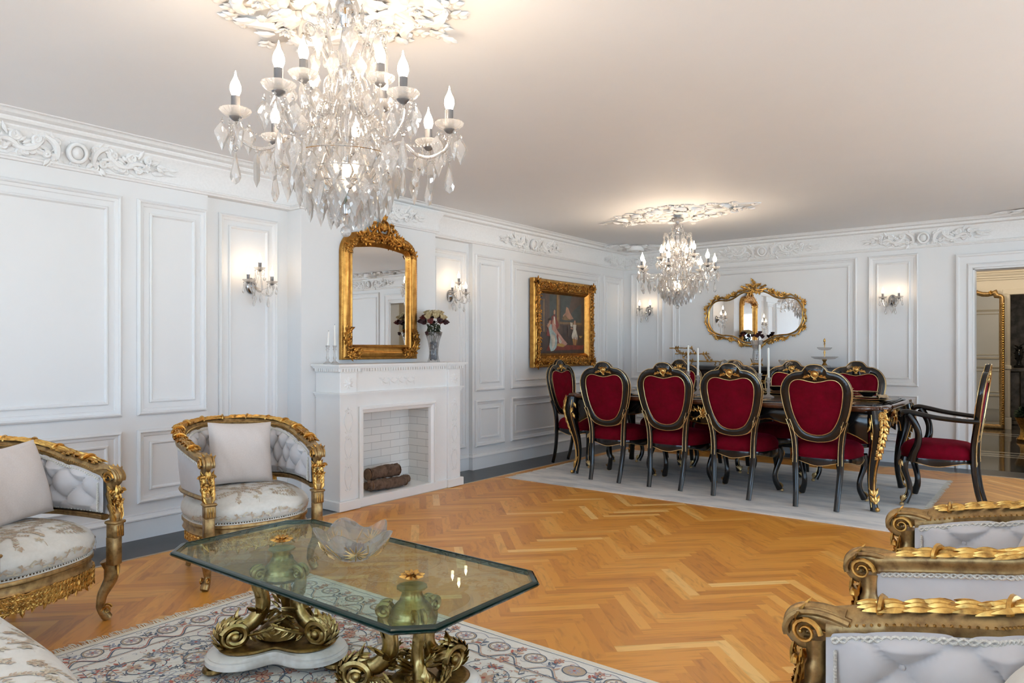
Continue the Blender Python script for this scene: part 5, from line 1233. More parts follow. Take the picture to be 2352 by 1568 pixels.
# ---------------- crystal chandeliers and sconces ----------------
def drop_mesh(kind='leaf'):
    """cut pendant hanging from z=0 downwards, faceted both sides"""
    if kind == 'leaf': out = [(0, -.004), (.008, -.010), (.017, -.022), (.025, -.036), (.024, -.046), (.018, -.056), (.014, -.068), (.007, -.082), (0, -.097)]; L = .097
    elif kind == 'pear': out = [(0, -.004), (.004, -.02), (.009, -.045), (.013, -.062), (.014, -.072), (.010, -.084), (0, -.092)]
    else: out = [(0, -.003), (.006, -.010), (.010, -.020), (.011, -.027), (.008, -.036), (0, -.044)]
    P = out+[(-x, z) for x, z in out[::-1][1:-1]]; n = len(P); c = np.mean(P, 0)
    v = []; f = []; d = .0075 if kind != 'small' else .005
    for k, (s_, y) in enumerate(((1., .0), (.62, d), (.22, d*1.15))):
        for sg in (1, -1) if k else (1,):
            v += [(c[0]+(p[0]-c[0])*s_, sg*y, c[1]+(p[1]-c[1])*s_) for p in P]
    # rings: 0 outer, 1 front mid, 2 back mid, 3 front in, 4 back in
    for i in range(n):
        j = (i+1) % n
        f += [(i, n+i, n+j), (i, n+j, j), (n+i, 3*n+i, 3*n+j), (n+i, 3*n+j, n+j), (i, 2*n+j, 2*n+i), (i, j, 2*n+j), (2*n+i, 4*n+j, 4*n+i), (2*n+i, 2*n+j, 4*n+j)]
    f += [tuple(3*n+i for i in range(n))[::-1], tuple(4*n+i for i in range(n))]
    m = M(); m.add(v, f); m.lathe([(.0005, .006), (.004, .003), (.0055, 0), (.004, -.004), (.0005, -.006)], 8)
    m.tube([(0, 0, .004), (0, 0, .012)], .0008, 4)
    return m
def mesh_of(m, name, mats, smooth=False, angle=None):
    o = m.build(name, mats, None, smooth=smooth, angle=angle); me = o.data; bpy.data.objects.remove(o); return me
DM = {k: mesh_of(drop_mesh(k), 'crystal_drop_'+k, 'crystal') for k in ('leaf', 'pear', 'small')}
def bead_mesh(r, n=8): m = M(); m.ball((0, 0, 0), r, n); return m
def hang(kind, parent, loc, s=1., rz=0., name='crystal_drop', tilt=0.):
    o = bpy.data.objects.new(name, DM[kind]); col.objects.link(o); o.parent = parent; o.location = loc; o.rotation_euler = (tilt, 0, rz); o.scale = (s, s, s); return o
def beads(m, P, r, n=None):
    """string of cut beads along a polyline"""
    P = np.asarray(P, float); d = np.r_[0, np.cumsum(np.linalg.norm(np.diff(P, axis=0), axis=1))]; k = int(d[-1]/(r*2.3)) if n is None else n
    for t in np.linspace(0, d[-1], max(2, k)): m.ball([np.interp(t, d, P[:, q]) for q in range(3)], r, 6)
    return m
def swag(p, q, sag, n=14):
    p, q = V(*p), V(*q); a = np.linspace(0, 1, n)[:, None]; P = p+(q-p)*a; P[:, 2] -= 4*sag*(a*(1-a))[:, 0]; return P
def lamp_head(parent, loc, s=1., bulbmat='bulb_glow', names=True):
    """drip pan, metal cup, candle sleeve and flame-shaped lit bulb; parts of an arm"""
    x, y, z = loc
    m = M(); m.lathe([(.001, 0), (.018*s, .002*s), (.034*s, .008*s), (.046*s, .020*s), (.049*s, .026*s), (.046*s, .026*s), (.033*s, .013*s), (.017*s, .007*s), (.001, .006*s)], 32, flute=.05, nf=16); p = m.build('drip_pan', 'pan_glass', parent, angle=25); p.location = loc
    m = M(); m.lathe([(.001, -.012*s), (.010*s, -.008*s), (.019*s, .001*s), (.020*s, .004*s), (.012*s, .008*s), (.015*s, .012*s), (.014*s, .014*s), (.014*s, .070*s), (.012*s, .072*s), (.001, .072*s)], 16); p = m.build('candle_sleeve', 'sleeve', parent, angle=30); p.location = loc
    m = M(); m.lathe([(.0095*s, .070*s), (.014*s, .080*s), (.0175*s, .092*s), (.0170*s, .103*s), (.013*s, .116*s), (.0075*s, .127*s), (.004*s, .136*s), (.0022*s, .146*s), (.0006*s, .153*s)], 12); p = m.build('bulb', bulbmat, parent, angle=None); p.location = loc
def chandelier(label, cx, cy):
    o = empty('chandelier', label, 'chandelier', (cx, cy, ZC-.055)); O = ZC-.055
    rnd = random.Random(9)
    def z(a): return a-O
    m = M(); m.lathe([(.001, z(2.438)), (.055, z(2.438)), (.060, z(2.430)), (.040, z(2.420)), (.018, z(2.412)), (.016, z(2.385)), (.030, z(2.365)), (.034, z(2.345)), (.024, z(2.33)), (.022, z(2.325)), (.020, z(2.30)), (.012, z(2.29))][::-1], 20); m.build('ceiling_cup', 'chrome', o, angle=40)
    m = M(); m.lathe([(.012, z(2.400)), (.045, z(2.404)), (.062, z(2.416)), (.064, z(2.420)), (.045, z(2.409)), (.012, z(2.406))], 32, flute=.05, nf=16); m.build('glass_canopy', 'pan_glass', o, angle=25)
    m = M(); m.lathe([(.012, z(2.29)), (.014, z(2.26)), (.020, z(2.22)), (.013, z(2.18)), (.016, z(2.155)), (.030, z(2.15)), (.033, z(2.14)), (.030, z(2.11)), (.024, z(2.085)), (.012, z(2.07)), (.010, z(2.0)), (.016, z(1.95)), (.010, z(1.90)), (.010, z(1.78)), (.03, z(1.765)), (.052, z(1.748)), (.058, z(1.738)), (.052, z(1.730)), (.030, z(1.705)), (.012, z(1.69)), (.008, z(1.66)), (.001, z(1.655))][::-1], 20, flute=.0); m.build('central_stem', 'chrome', o, angle=40)
    m = M(); m.lathe([(.013, z(2.28)), (.018, z(2.24)), (.027, z(2.20)), (.018, z(2.165)), (.030, z(2.15)), (.040, z(2.10)), (.020, z(2.05)), (.028, z(1.99)), (.018, z(1.92))][::-1], 16, flute=.08, nf=8); m.build('glass_column', 'crystal', o, angle=25)
    m = M(); m.ball((0, 0, z(1.600)), .019, 12); m.tube([(0, 0, z(1.62)), (0, 0, z(1.66))], .0015, 5); m.build('finial_ball', 'crystal', o, angle=20)
    for k in range(8):                                        # crown hooks
        a = k*pi/4+.2; c_, s_ = cos(a), sin(a); hk = crsm([(.015, 2.13), (.055, 2.16), (.085, 2.22), (.10, 2.275), (.125, 2.29), (.138, 2.27), (.132, 2.255)], 4)
        m = M(); m.tube([(r*c_, r*s_, z(h)) for r, h in hk], .0048, 8); b = m.build('crown_hook', 'glass_tube', o)
        hang('leaf', b, (.134*c_, .134*s_, z(2.243)), 1.05, a+pi/2); hang('small', b, (.09*c_, .09*s_, z(2.215)), 1., a)
        m = M(); a2 = a+pi/4; beads(m, swag((.128*c_, .128*s_, z(2.28)), (.128*cos(a2), .128*sin(a2), z(2.28)), .035), .0042); beads(m, swag((.128*c_, .128*s_, z(2.28)), (.02*cos(a), .02*sin(a), z(2.36)), .02), .0038); m.build('bead_chain', 'crystal', o)
    for k in range(8):                                        # cage of bent glass rods
        a = k*pi/4; c_, s_ = cos(a), sin(a); rod = crsm([(.028, 2.115), (.055, 2.125), (.070, 2.09), (.062, 2.03), (.060, 1.98), (.095, 1.92), (.112, 1.86), (.095, 1.80), (.060, 1.758), (.045, 1.742)], 4)
        m = M(); m.tube([(r*c_, r*s_, z(h)) for r, h in rod], .0055, 8); b = m.build('cage_rod', 'glass_tube', o)
        for r, h, s2 in ((.112, 1.885, 1.0), (.072, 2.065, .9)): hang('leaf' if k % 2 else 'pear', b, (r*c_, r*s_, z(h)), s2, a+pi/2)
    LOW = [149, 197, 250, 312, 5, 44, 97]
    for k, deg in enumerate(LOW):
        a = R(deg+37.7); c_, s_ = cos(a), sin(a); ex = .350
        A = crsm([(.040, 1.765), (.085, 1.80), (.135, 1.875), (.185, 1.905), (.235, 1.868), (.285, 1.858), (.335, 1.885), (.352, 1.922), (.350, 1.942)], 5)
        m = M(); m.tube([(r*c_, r*s_, z(h)) for r, h in A], .0062, 8); ar = m.build('lower_arm', 'glass_tube', o)
        lamp_head(ar, (ex*c_, ex*s_, z(1.952)))
        for j in range(4):
            b_ = a+j*pi/2+.4; hang('leaf', ar, (ex*c_+.042*cos(b_), ex*s_+.042*sin(b_), z(1.945)-.01), 1.0, b_, tilt=0); 
        hang('pear', ar, (ex*c_, ex*s_, z(1.85)), 1.25, a); hang('leaf', ar, (.285*c_, .285*s_, z(1.850)), 1.25, a+pi/2); hang('pear', ar, (.235*c_, .235*s_, z(1.855)), 1.1, a+.5); hang('leaf', ar, (.155*c_, .155*s_, z(1.88)), 1.2, a+pi/2)
        m = M(); beads(m, swag((ex*c_, ex*s_, z(1.935)), (.185*c_, .185*s_, z(1.905)), .02), .0045)
        an = R(LOW[(k+1) % 7]+37.7); nx = (.19*cos(an), .19*sin(an), z(1.90)); beads(m, swag((.19*c_, .19*s_, z(1.90)), nx, .05), .0045)
        for (dx, dy) in ((.038, 0), (-.038, 0)): beads(m, swag((ex*c_+dx, ex*s_+dy, z(1.95)), (ex*c_+dx*.3, ex*s_, z(1.86)), .005), .0042)
        m.build('bead_chain', 'crystal', ar)
    for k, deg in enumerate((225, 315, 45, 135)):
        a = R(deg+37.7+8); c_, s_ = cos(a), sin(a); ex = .172
        A = crsm([(.030, 2.10), (.050, 2.02), (.085, 1.975), (.125, 1.975), (.160, 2.00), (.174, 2.03), (.172, 2.052)], 5)
        m = M(); m.tube([(r*c_, r*s_, z(h)) for r, h in A], .0055, 8); ar = m.build('upper_arm', 'glass_tube', o)
        lamp_head(ar, (ex*c_, ex*s_, z(2.060)), .95)
        for j in range(4): b_ = a+j*pi/2+.8; hang('leaf', ar, (ex*c_+.040*cos(b_), ex*s_+.040*sin(b_), z(2.045)), .9, b_)
        hang('pear', ar, (.10*c_, .10*s_, z(1.965)), 1.1, a)
        m = M(); an = a+pi/2; beads(m, swag((ex*c_, ex*s_, z(2.05)), (ex*cos(an), ex*sin(an), z(2.05)), .06), .0042); m.build('bead_chain', 'crystal', ar)
    # tiers of pendants forming the basket
    for (r, h, n, s_, kd, ph) in ((.175, 1.835, 14, 1.15, 'leaf', 0), (.150, 1.785, 13, 1.2, 'leaf', .2), (.122, 1.745, 12, 1.15, 'leaf', .1), (.085, 1.715, 9, 1.05, 'leaf', .3), (.045, 1.695, 6, .9, 'pear', 0), (.125, 1.97, 10, .9, 'leaf', .2), (.11, 2.16, 8, 1.0, 'leaf', .5), (.055, 2.37, 6, .75, 'leaf', 0), (.062, 1.90, 8, .9, 'small', 0)):
        for k in range(n):
            a = ph+k*2*pi/n; hang(kd, o, (r*cos(a), r*sin(a), z(h)+rnd.uniform(-.008, .008)), s_, a+pi/2+rnd.uniform(-.5, .5))
    m = M()
    for r, h in ((.178, 1.842), (.152, 1.792), (.124, 1.752), (.088, 1.722)): m.tube([(r*cos(a), r*sin(a), z(h)) for a in np.linspace(0, 2*pi, 40, endpoint=False)], .0022, 5, closed=True)
    for k in range(6): a = k*pi/3; m.tube([(.178*cos(a), .178*sin(a), z(1.842)), (.05*cos(a), .05*sin(a), z(1.745))], .0018, 5)
    m.build('basket_ring', 'chrome', o)
    m = M(); rb = .0046
    for k in range(14):
        a = k*2*pi/14; beads(m, swag((.11*cos(a), .11*sin(a), z(1.95)), (.178*cos(a+.2), .178*sin(a+.2), z(1.845)), .012), rb); beads(m, swag((.06*cos(a), .06*sin(a), z(2.08)), (.12*cos(a+.3), .12*sin(a+.3), z(1.965)), .01), rb)
    m.build('bead_chain', 'crystal', o)
    m = M(); m.ball((0, 0, 0), .017, 10, sz=1.5); ib = m.build('inner_bulb', 'bulb_glow_wall', o, angle=None); ib.location = (.028, -.02, z(1.80))
    ib = ib.copy(); col.objects.link(ib); ib.parent = o; ib.location = (-.03, .025, z(1.82))
    return o
ch1 = chandelier('large crystal chandelier nearest the camera, hanging over the glass coffee table', -1.915, 1.555)
ch2 = dup(ch1, (-2.845, 6.235, ZC-.055), R(-6), 'smaller-looking crystal chandelier hanging over the far dining table', 'crystal chandeliers')
ch1['group'] = 'crystal chandeliers'

def sconce(label, T, arms, group='crystal wall sconces'):
    """T: origin on the wall, local x along the wall, y up, z out"""
    e = T[:3, 3]; o = empty('wall_sconce', label, 'wall lamp', tuple(e), 0, group); L = T.copy(); L[:3, 3] = 0
    m = M(); m.lathe([(.001, .0), (.050, .0), (.052, .008), (.046, .018), (.030, .030), (.018, .045), (.010, .060), (.001, .062)][::-1], 28, T=L @ SC(.8, 1.15, 1)); m.build('backplate', 'chrome_dark', o, angle=50)
    for (dx, dz, hy, rise) in arms:                       # sideways, outward, height of the pan, 
        A = crsm([(0, 0, .05), (dx*.3, -.055+rise*.2, .06+dz*.3), (dx*.65, -.075+rise*.6, .06+dz*.7), (dx*.95, -.045+hy*.6, dz+.02), (dx, hy-.012, dz)], 5)
        m = M(); m.tube(ap(L, A), .0055, 8); ar = m.build('arm', 'glass_tube', o)
        c = ap(L, [(dx, hy, dz)])[0]; lamp_head(ar, tuple(c), .82, 'bulb_glow_wall')
        for j in range(4):
            b_ = j*pi/2+.6; hang('small' if j % 2 else 'pear', ar, (c[0]+.034*cos(b_), c[1]+.034*sin(b_), c[2]+.0), .85, b_)
        mid = ap(L, [(dx*.6, -.075+rise*.5, .06+dz*.6)])[0]; hang('pear', ar, tuple(mid), .9, .3)
        m = M(); beads(m, swag(tuple(c), tuple(ap(L, [(0, -.0, .055)])[0]), .03), .0035); m.build('bead_chain', 'crystal', ar)
    p = ap(L, [(0, -.055, .05)])[0]; hang('leaf', o, tuple(p), .95, .4)
    return o
a3 = [(-.095, .125, .012, 0), (.095, .125, .012, 0), (0, .12, .105, .06)]
a2 = [(-.075, .11, .012, 0), (.075, .11, .012, 0)]
sconce('three-armed crystal wall sconce in the panel between the tall wall panels and the chimney breast', frame((XB+.001, 2.905, 1.66), (0, 1, 0), (0, 0, 1)), a3)
sconce('three-armed crystal wall sconce in the panel right of the fireplace', frame((XB+.001, 5.03, 1.715), (0, 1, 0), (0, 0, 1)), a3)
sconce('crystal wall sconce at the left end of the back wall, behind the dining chandelier', frame((-4.235, YB-.001, 1.70), (1, 0, 0), (0, 0, 1)), a2)
sconce('two-armed crystal wall sconce in the tall panel left of the doorway', frame((-1.39, YB-.001, 1.72), (1, 0, 0), (0, 0, 1)), a2)
# ---------------- lounge: rug, coffee table, tub armchairs, bench ----------------
def brocade(D, x0, x1, y0, y1, seed, dens=1., inside=None):
    rnd = random.Random(seed)
    def ok(p): return inside is None or inside(*p)
    n = int(16*dens)
    for i in range(n):
        c = (rnd.uniform(x0, x1), rnd.uniform(y0, y1)); r = rnd.uniform(.05, .09); a0 = rnd.uniform(0, 6.28); sg = rnd.choice((-1, 1))
        a = np.linspace(0, 1, 16); th = a0+sg*a*2.2; P = [(c[0]+r*(1-.5*t)*cos(h)+(.08*t), c[1]+r*(1-.5*t)*sin(h)) for t, h in zip(a, th)]
        P = [p for p in P if ok(p)]
        if len(P) < 5: continue
        D.ribbon(P, .0022, 1, True)
        for j in range(1, len(P)-1):
            ang = math.atan2(P[j+1][1]-P[j-1][1], P[j+1][0]-P[j-1][0])
            for q in (.8, -.8): D.petal(P[j], ang+q, .016*(1-.4*j/len(P)), .006, 1 if j % 3 else 2)
    for i in range(int(22*dens)):
        c = (rnd.uniform(x0, x1), rnd.uniform(y0, y1))
        if ok(c) and ok((c[0]+.03, c[1])) and ok((c[0]-.03, c[1])) and ok((c[0], c[1]+.03)) and ok((c[0], c[1]-.03)):
            a0 = rnd.uniform(0, 6)
            for k in range(5): D.petal(c, a0+k*1.256, .018, .009, 2)
            D.ribbon([(c[0]+.006*cos(t), c[1]+.006*sin(t)) for t in np.linspace(0, 6.28, 9)], .002, 1)
            D.ribbon([(c[0], c[1]), (c[0]+.01, c[1]-.02), (c[0]+.005, c[1]-.04)], .0018, 1)
def tub_chair(pillow_label=None):
    """faces -Y; origin on the floor under the seat centre"""
    o = empty('tub_armchair', 'x', 'armchair')
    AM = R(116)
    def plan(a, off=0.):
        c_, s_ = cos(a), sin(a); x = (.335+off)*s_*(1.0+.03*cos(2*a)); y = (.0+(.315+off)*c_) if c_ > 0 else ((.66+off*.3)*c_); return x, y
    def ztop(a): t = abs(a)/AM; return .785-.125*t**2.4
    def zbot(a): return .465
    # inner tufted upholstery
    na, nt = 300, 76; A = np.linspace(-AM, AM, na); G = np.zeros((na, nt, 3)); Lh = .345*AM
    for i, a in enumerate(A):
        for j in range(nt):
            t = j/(nt-1); zt, zb = ztop(a)-.02, zbot(a)+.012; z = zb+(zt-zb)*t; s_ = a*.345
            p = s_/.104+(z-.60)/.150; q = s_/.104-(z-.60)/.150
            puff = (abs(sin(pi*p)*sin(pi*q)))**.5; edge = min(1, t*6, (1-t)*6, (1-abs(a)/AM)*14)
            rp, rq = p-round(p), q-round(q); d = (.036*puff+.014*(1-math.exp(-(rp*rp+rq*rq)/.018)))*edge
            x, y = plan(a, -.030-d); G[i, j] = (x, y, z)
    m = M(); m.grid(G, flip=True); bk = m.build('backrest', 'velvet_grey', o, angle=None)
    m = M()
    for i in range(-12, 13):
        for j in range(-4, 5):
            if (i+j) % 2: continue
            sa, za = .052*i, .60+.075*j; a = sa/.345
            if abs(a) < AM*.93 and zbot(a)+.035 < za < ztop(a)-.045: x, y = plan(a, -.034); m.ball((x, y, za), .0075, 8)
    m.build('button', 'velvet_grey', bk)
    # outer upholstery and lower rail
    m = M(); G = np.array([[(*plan(a, .006-.02*(1-t)**2), zbot(a)-.01+(ztop(a)-.02-zbot(a)+.01)*t) for t in np.linspace(0, 1, 8)] for a in A]); m.grid(G); m.build('outer_fabric', 'velvet_grey', o, angle=None)
    m = M(); P = [(*plan(a, -.02), zbot(a)-.008) for a in A]; m.tube(P, .014, 8, fx=1.4, fy=1., up=(0, 0, 1)); m.tube([(*plan(a, -.036), zbot(a)+.0) for a in A], .006, 6); m.build('lower_rail', 'wood_gilt', o)
    m = M()
    AB = np.linspace(-AM*.99, AM*.99, 620)
    for off, z0 in ((-.047, -.034), (.012, -.036)):
        for ph in (0, pi): m.tube([(*plan(a, off), ztop(a)+z0+.0050*sin(a*130+ph)) for a in AB], .0032, 4)
    for s_ in (1, -1):
        for ph in (0, pi): m.tube([(*plan(s_*(AM*.985), -.047+.004*sin(t*60+ph)), zbot(AM)+.02+(ztop(AM)-.05-zbot(AM)-.02)*t) for t in np.linspace(0, 1, 90)], .0032, 4)
    for k in range(130): a = -AM+2*AM*(k+.5)/130; x, y = plan(a, -.034); m.ball((x, y, zbot(a)+.014), .0034, 5)
    m.build('braid', 'braid', o)
    # top rail
    m = M(); prof = [(-.034, -.030), (-.036, -.012), (-.028, -.004), (-.024, .006), (-.012, .016), (.010, .018), (.020, .008), (.022, -.006), (.016, -.014), (.018, -.026), (.010, -.034), (-.02, -.034)]
    G = []
    for a in A: 
        row = []
        for px, pz in prof: x, y = plan(a, px); row.append((x, y, ztop(a)+pz))
        G.append(row)
    m.grid(np.array(G), wv=True, flip=True); rail = m.build('top_rail', 'wood_gilt', o, angle=50)
    m = M()
    for k in range(190): a = -AM*.97+2*AM*.97*(k+.5)/190; x, y = plan(a, -.0365); m.ball((x, y, ztop(a)-.010), .0034, 6)
    m.build('bead_moulding', 'gold_bright', rail)
    m = M(); rnd = random.Random(4)
    nl = 62
    m.tube([(*plan(a, 0), ztop(a)+.012) for a in AM*.94*np.linspace(-1, 1, 80)], .017, 8, fy=.7, up=(0, 0, 1))
    for k in range(nl):
        a = -AM*.93+2*AM*.93*(k+.5)/nl; sg = -1 if a > 0 else 1
        x, y = plan(a, .0); x2, y2 = plan(a+.02*sg*-1, .0); tg = unit(V(x2-x, y2-y, (ztop(a+.02*-sg)-ztop(a))))
        up = V(0, 0, 1); X = unit(np.cross(tg, up)); T = frame(V(x, y, ztop(a)+.014), X, tg); T = T @ SC(1, 1, 1 if T[2, 2] > 0 else -1)
        for q in (-2, 2, -1, 1, 0): m.leaf(T @ TR(q*.008, rnd.uniform(-.006, .006), .006-.004*abs(q)) @ RZ(-q*rnd.uniform(.10, .24)+rnd.uniform(-.12, .12)), rnd.uniform(.045, .062), .0155, .80, .06, .10, 2, 7, 5)
        if k % 12 in (0, 6):
            m.tube([(p[0], p[1], p[2]) for p in ap(T, [(.026*cos(b), .004*b, .016*sin(b)) for b in np.linspace(-.3, pi+.3, 9)])], .009, 6, fy=.6)
    m.build('leaf_garland', 'gold', rail)
    # arm fronts
    for s_ in (1, -1):
        x0, y0 = plan(AM*s_, -.008); z0 = ztop(AM)
        m = M()
        roll = crsm([(x0, y0+.035, z0-.004), (x0, y0-.01, z0+.000), (x0-.002*s_, y0-.045, z0-.006), (x0-.002*s_, y0-.060, z0-.03), (x0-.002*s_, y0-.046, z0-.052), (x0, y0-.026, z0-.050)], 5)
        m.tube(roll, np.interp(np.linspace(0, 1, len(roll)), [0, .5, 1], [.026, .024, .012]), 12, fx=1.15, fy=.75, up=(1, 0, 0))
        for q in (-1, -.5, 0, .5, 1):
            N = roll[:18]-V(x0, y0-.012, z0-.04); N[:, 0] = 0; N /= np.linalg.norm(N, axis=1, keepdims=True); m.tube(roll[:18]+N*(.017-.003*abs(q))+V(q*.023, 0, 0), .0068, 6)
        m.tube(crsm([(x0, y0-.02, z0-.04), (x0+.004*s_, y0-.02, z0-.10), (x0+.004*s_, y0-.028, z0-.15), (x0-.004*s_, y0-.046, z0-.19), (x0-.008*s_, y0-.052, z0-.225)], 5), [.026, .024, .022, .021, .020]*4+[.030], 8)
        xb, yb = x0-.008*s_, y0-.052
        m.box((xb-.026, yb-.026, .372), (xb+.026, yb+.026, .435), .004); m.box((xb-.032, yb-.032, .432), (xb+.032, yb+.032, .446), .005); m.box((xb-.024, yb-.016, .25), (xb+.024, yb+.030, .375), .004)
        po = m.build('arm_post', 'wood_gilt', o, angle=50)
        m = M()
        for q in (1, -1):
            T = frame((x0+q*.030, y0-.034, z0-.026), (0, q, 0), (0, 0, 1)); m.spiral(T, .030, .008, 1.5, .006, 22, 6)
        TF = frame((x0-.002*s_, y0-.060, z0-.02), (1, 0, 0), (0, 0, 1))
        for k in range(5): m.leaf(TF @ RX(-.5) @ RZ((k-2)*.4), .06, .02, .5, 0, .1, 1)
        for k in range(3): m.leaf(TF @ TR(0, -.03, 0) @ RZ(pi+(k-1)*.3), .05, .018, .5, .1, .1, 1)
        TF = frame((x0+.003*s_, y0-.048, z0-.10), (1, 0, 0), (0, 0, 1))
        m.tube(ap(TF, [(-.03, .012, 0), (0, .016, .012), (.03, .012, 0)]), .010, 8); m.spiral(TF @ TR(.026, .008, .004), .016, .005, 1.1, .006, 12, 5); m.spiral(TF @ TR(-.026, .008, .004) @ SC(-1, 1, 1), .016, .005, 1.1, .006, 12, 5)
        m.rosette(TF @ TR(-.014, -.030, .006), .022, 5); m.rosette(TF @ TR(.016, -.034, .004), .020, 5); m.rosette(TF @ TR(0, -.052, .008), .018, 5)
        for k in range(7):
            zz = z0-.225+.018*k; 
            for q in (1, -1): m.leaf(frame((x0+q*.008-.004*s_, y0-.066+.0035*k, zz-.0), (1, 0, 0), (0, .25, 1)) @ RZ(-q*.4), .065, .022, .5, .1, .2, 2)
        for k in range(3): m.box((xb-.016+.012*k, yb-.029, .380), (xb-.010+.012*k, yb-.024, .425), .001)
        m.build('acanthus_carving', 'gold', po)
    # rear supports
    for s_ in (1, -1):
        a = s_*R(48); x, y = plan(a, -.02); m = M(); m.box((x-.022, y-.022, .33), (x+.022, y+.022, .47), .004); m.rosette(frame((x, y-.023, .44), (1, 0, 0), (0, 0, 1)), .018, 6); m.build('rear_support', 'gold', o)
    # seat cushion with brocade
    cxs, cys = .0, -.035
    def sl(a, k=1.):
        c_, s_ = cos(a), sin(a); r = (abs(c_)**2.7+abs(s_)**2.7)**(-1/2.7); return cxs+.300*r*c_*k, cys+.290*r*s_*k
    def dome(x, y): 
        q = min(1., (abs((x-cxs)/.315)**2.7+abs((y-cys)/.305)**2.7)); return .385+.075*(1-q**1.6)
    m = M(); AN = np.linspace(0, 2*pi, 72, endpoint=False); G = []
    for k, z in ((.97, .318), (1.02, .330), (1.045, .352), (1.035, .378)): G.append([(*sl(a, k), z) for a in AN])
    for k in (.99, .93, .85, .75, .62, .48, .32, .16, .01): G.append([(*sl(a, k), dome(*sl(a, k))) for a in AN])
    m.grid(np.array(G), wv=True, flip=True)
    def inside(x, y): return abs((x-cxs)/.285)**2.7+abs((y-cys)/.275)**2.7 < 1
    D = Deco(m, lambda x, y, l: (x, y, dome(x, y)+l+.0004)); brocade(D, -.3, .3, -.34, .27, 3, 4.5, inside)
    # pattern continues over the front roll
    def front(u, v, l):
        a = -pi/2+u*1.25; t = v; k = 1.045+.004*sin(pi*t); x, y = sl(a, k+l*3); return (x, y-.001-l, .325+.058*t)
    D2 = Deco(m, lambda x, y, l: front(x/.30, (y+.0)/.06, l)); D2.m = m
    rnd = random.Random(8)
    for i in range(26):
        c = (-.29+.58*i/25, rnd.uniform(.012, .045)); 
        for q in range(4): D2.petal(c, rnd.uniform(0, 6.28), .016, .006, 1+(i % 2))
        D2.ribbon([(c[0], c[1]), (c[0]+.012, c[1]+.006), (c[0]+.02, c[1])], .0018, 1)
    m.build('seat', ['satin', 'satin_thread', 'satin_thread_pale'], o, angle=60)
    m = M(); 
    for k in range(150): a = 2*pi*k/150; x, y = sl(a, 1.0); m.ball((x, y, .320), .0045, 5)
    m.tube([(*sl(a, 1.005), .313) for a in AN], .0045, 5, closed=True); m.build('seat_braid', 'braid', o)
    m = M(); G = []
    for k, z in ((.90, .316), (1.0, .316), (1.03, .308), (1.03, .296), (1.0, .290), (1.0, .262), (1.02, .256), (1.0, .246), (.90, .246)): G.append([(*sl(a, k), z) for a in AN])
    m.grid(np.array(G), wv=True, wu=True, flip=True); m.build('seat_frame', 'wood_gilt', o, angle=50)
    # garland of roses under the front rail
    m = M(); n = 40; rnd = random.Random(12)
    for row in range(3):
        for k in range(n):
            t = -1+2*(k+.5)/n; a = -pi/2+t*1.02; dip = .035+.045*(1-t*t)+.018*cos(t*9); x, y = sl(a, 1.005)
            zz = .246-row*.021-rnd.uniform(0, .006)
            if row*.021 > dip: continue
            T = frame((x, y-.004, zz), unit((cos(a+pi/2), sin(a+pi/2), 0)), (0, 0, 1))
            if k % 3 == row % 3: m.leaf(T @ RZ(rnd.uniform(2, 4)), .036, .018, .5, .2, .2, 2, 6, 4)
            bud(m, T @ TR(0, 0, .003), rnd.uniform(.013, .017))
    for row in range(2):
        for sd in (1, -1):
            for k in range(6):
                a = (0 if sd > 0 else pi)-sd*(-.15+.12*k)*1; x, y = sl(a, 1.0); T = frame((x, y, .236-.02*row), unit((-sin(a), cos(a), 0)), (0, 0, 1)); bud(m, T, .014)
    m.build('rose_garland', 'gold', o)
    # legs
    for i, (x, y) in enumerate(((.288, -.290), (-.288, -.290), (.215, .18), (-.215, .18))):
        m = M(); dx, dy = (1 if x > 0 else -1)*.7, (-1 if y < 0 else 1)*.7; t = np.linspace(0, 1, 20)
        off = np.interp(t, [0, .15, .35, .6, .8, .92, 1], [0, .018, .012, -.022, -.030, -.012, .002]) if y < 0 else np.interp(t, [0, .5, 1], [0, .0, .03])
        P = np.stack([x+dx*off, y+dy*off, .262*(1-t)+.006], -1); rad = np.interp(t, [0, .2, .5, .8, .93, 1], [.034, .032, .023, .017, .022, .020]) if y < 0 else np.interp(t, [0, 1], [.026, .014])
        m.tube(P, rad, 10); l = m.build('leg', 'wood_gilt', o, angle=60)
        if y < 0:
            m = M(); d = V(dx, dy, 0); e = P[0]+unit(d)*.034
            for k in range(5): m.leaf(frame(e+V(0, 0, -.005), unit((-dy, dx, 0)), (.1*dx, .1*dy, -1)) @ SC(1, 1, 1 if np.cross(unit((-dy, dx, 0)), V(0, 0, -1)) @ d > 0 else -1) @ RZ((k-2)*.35), .075, .022, .5, 0, .2, 2)
            m.rosette(frame(e+V(0, 0, .0), unit((-dy, dx, 0)), (0, 0, 1)) @ SC(1, 1, 1 if np.cross(unit((-dy, dx, 0)), V(0, 0, 1)) @ d > 0 else -1), .022, 6)
            f = P[-3]+unit(d)*.012
            for q in (1, -1):
                sd = unit(V(-dy, dx, 0))*q; T = frame(f+sd*.017+V(0, 0, .014), d*q if True else d, (0, 0, 1)); T = T @ SC(1, 1, 1 if T[:3, 2] @ sd > 0 else -1); m.spiral(T, .019, .005, 1.3, .005, 16, 5)
            m.build('leg_carving', 'gold', l)
    return o
tc = tub_chair(); g = 'gilt tub armchairs with grey tufted backs'
def place(o, x, y, face, label, first=False):
    """face: direction the chair looks towards, degrees in plan"""
    rz = R(face)+pi/2
    if first: o.location = (x, y, .0005); o.rotation_euler = (0, 0, rz); tag(o, label, 'armchair', g); return o
    return dup(o, (x, y, .0005), rz, label, g)
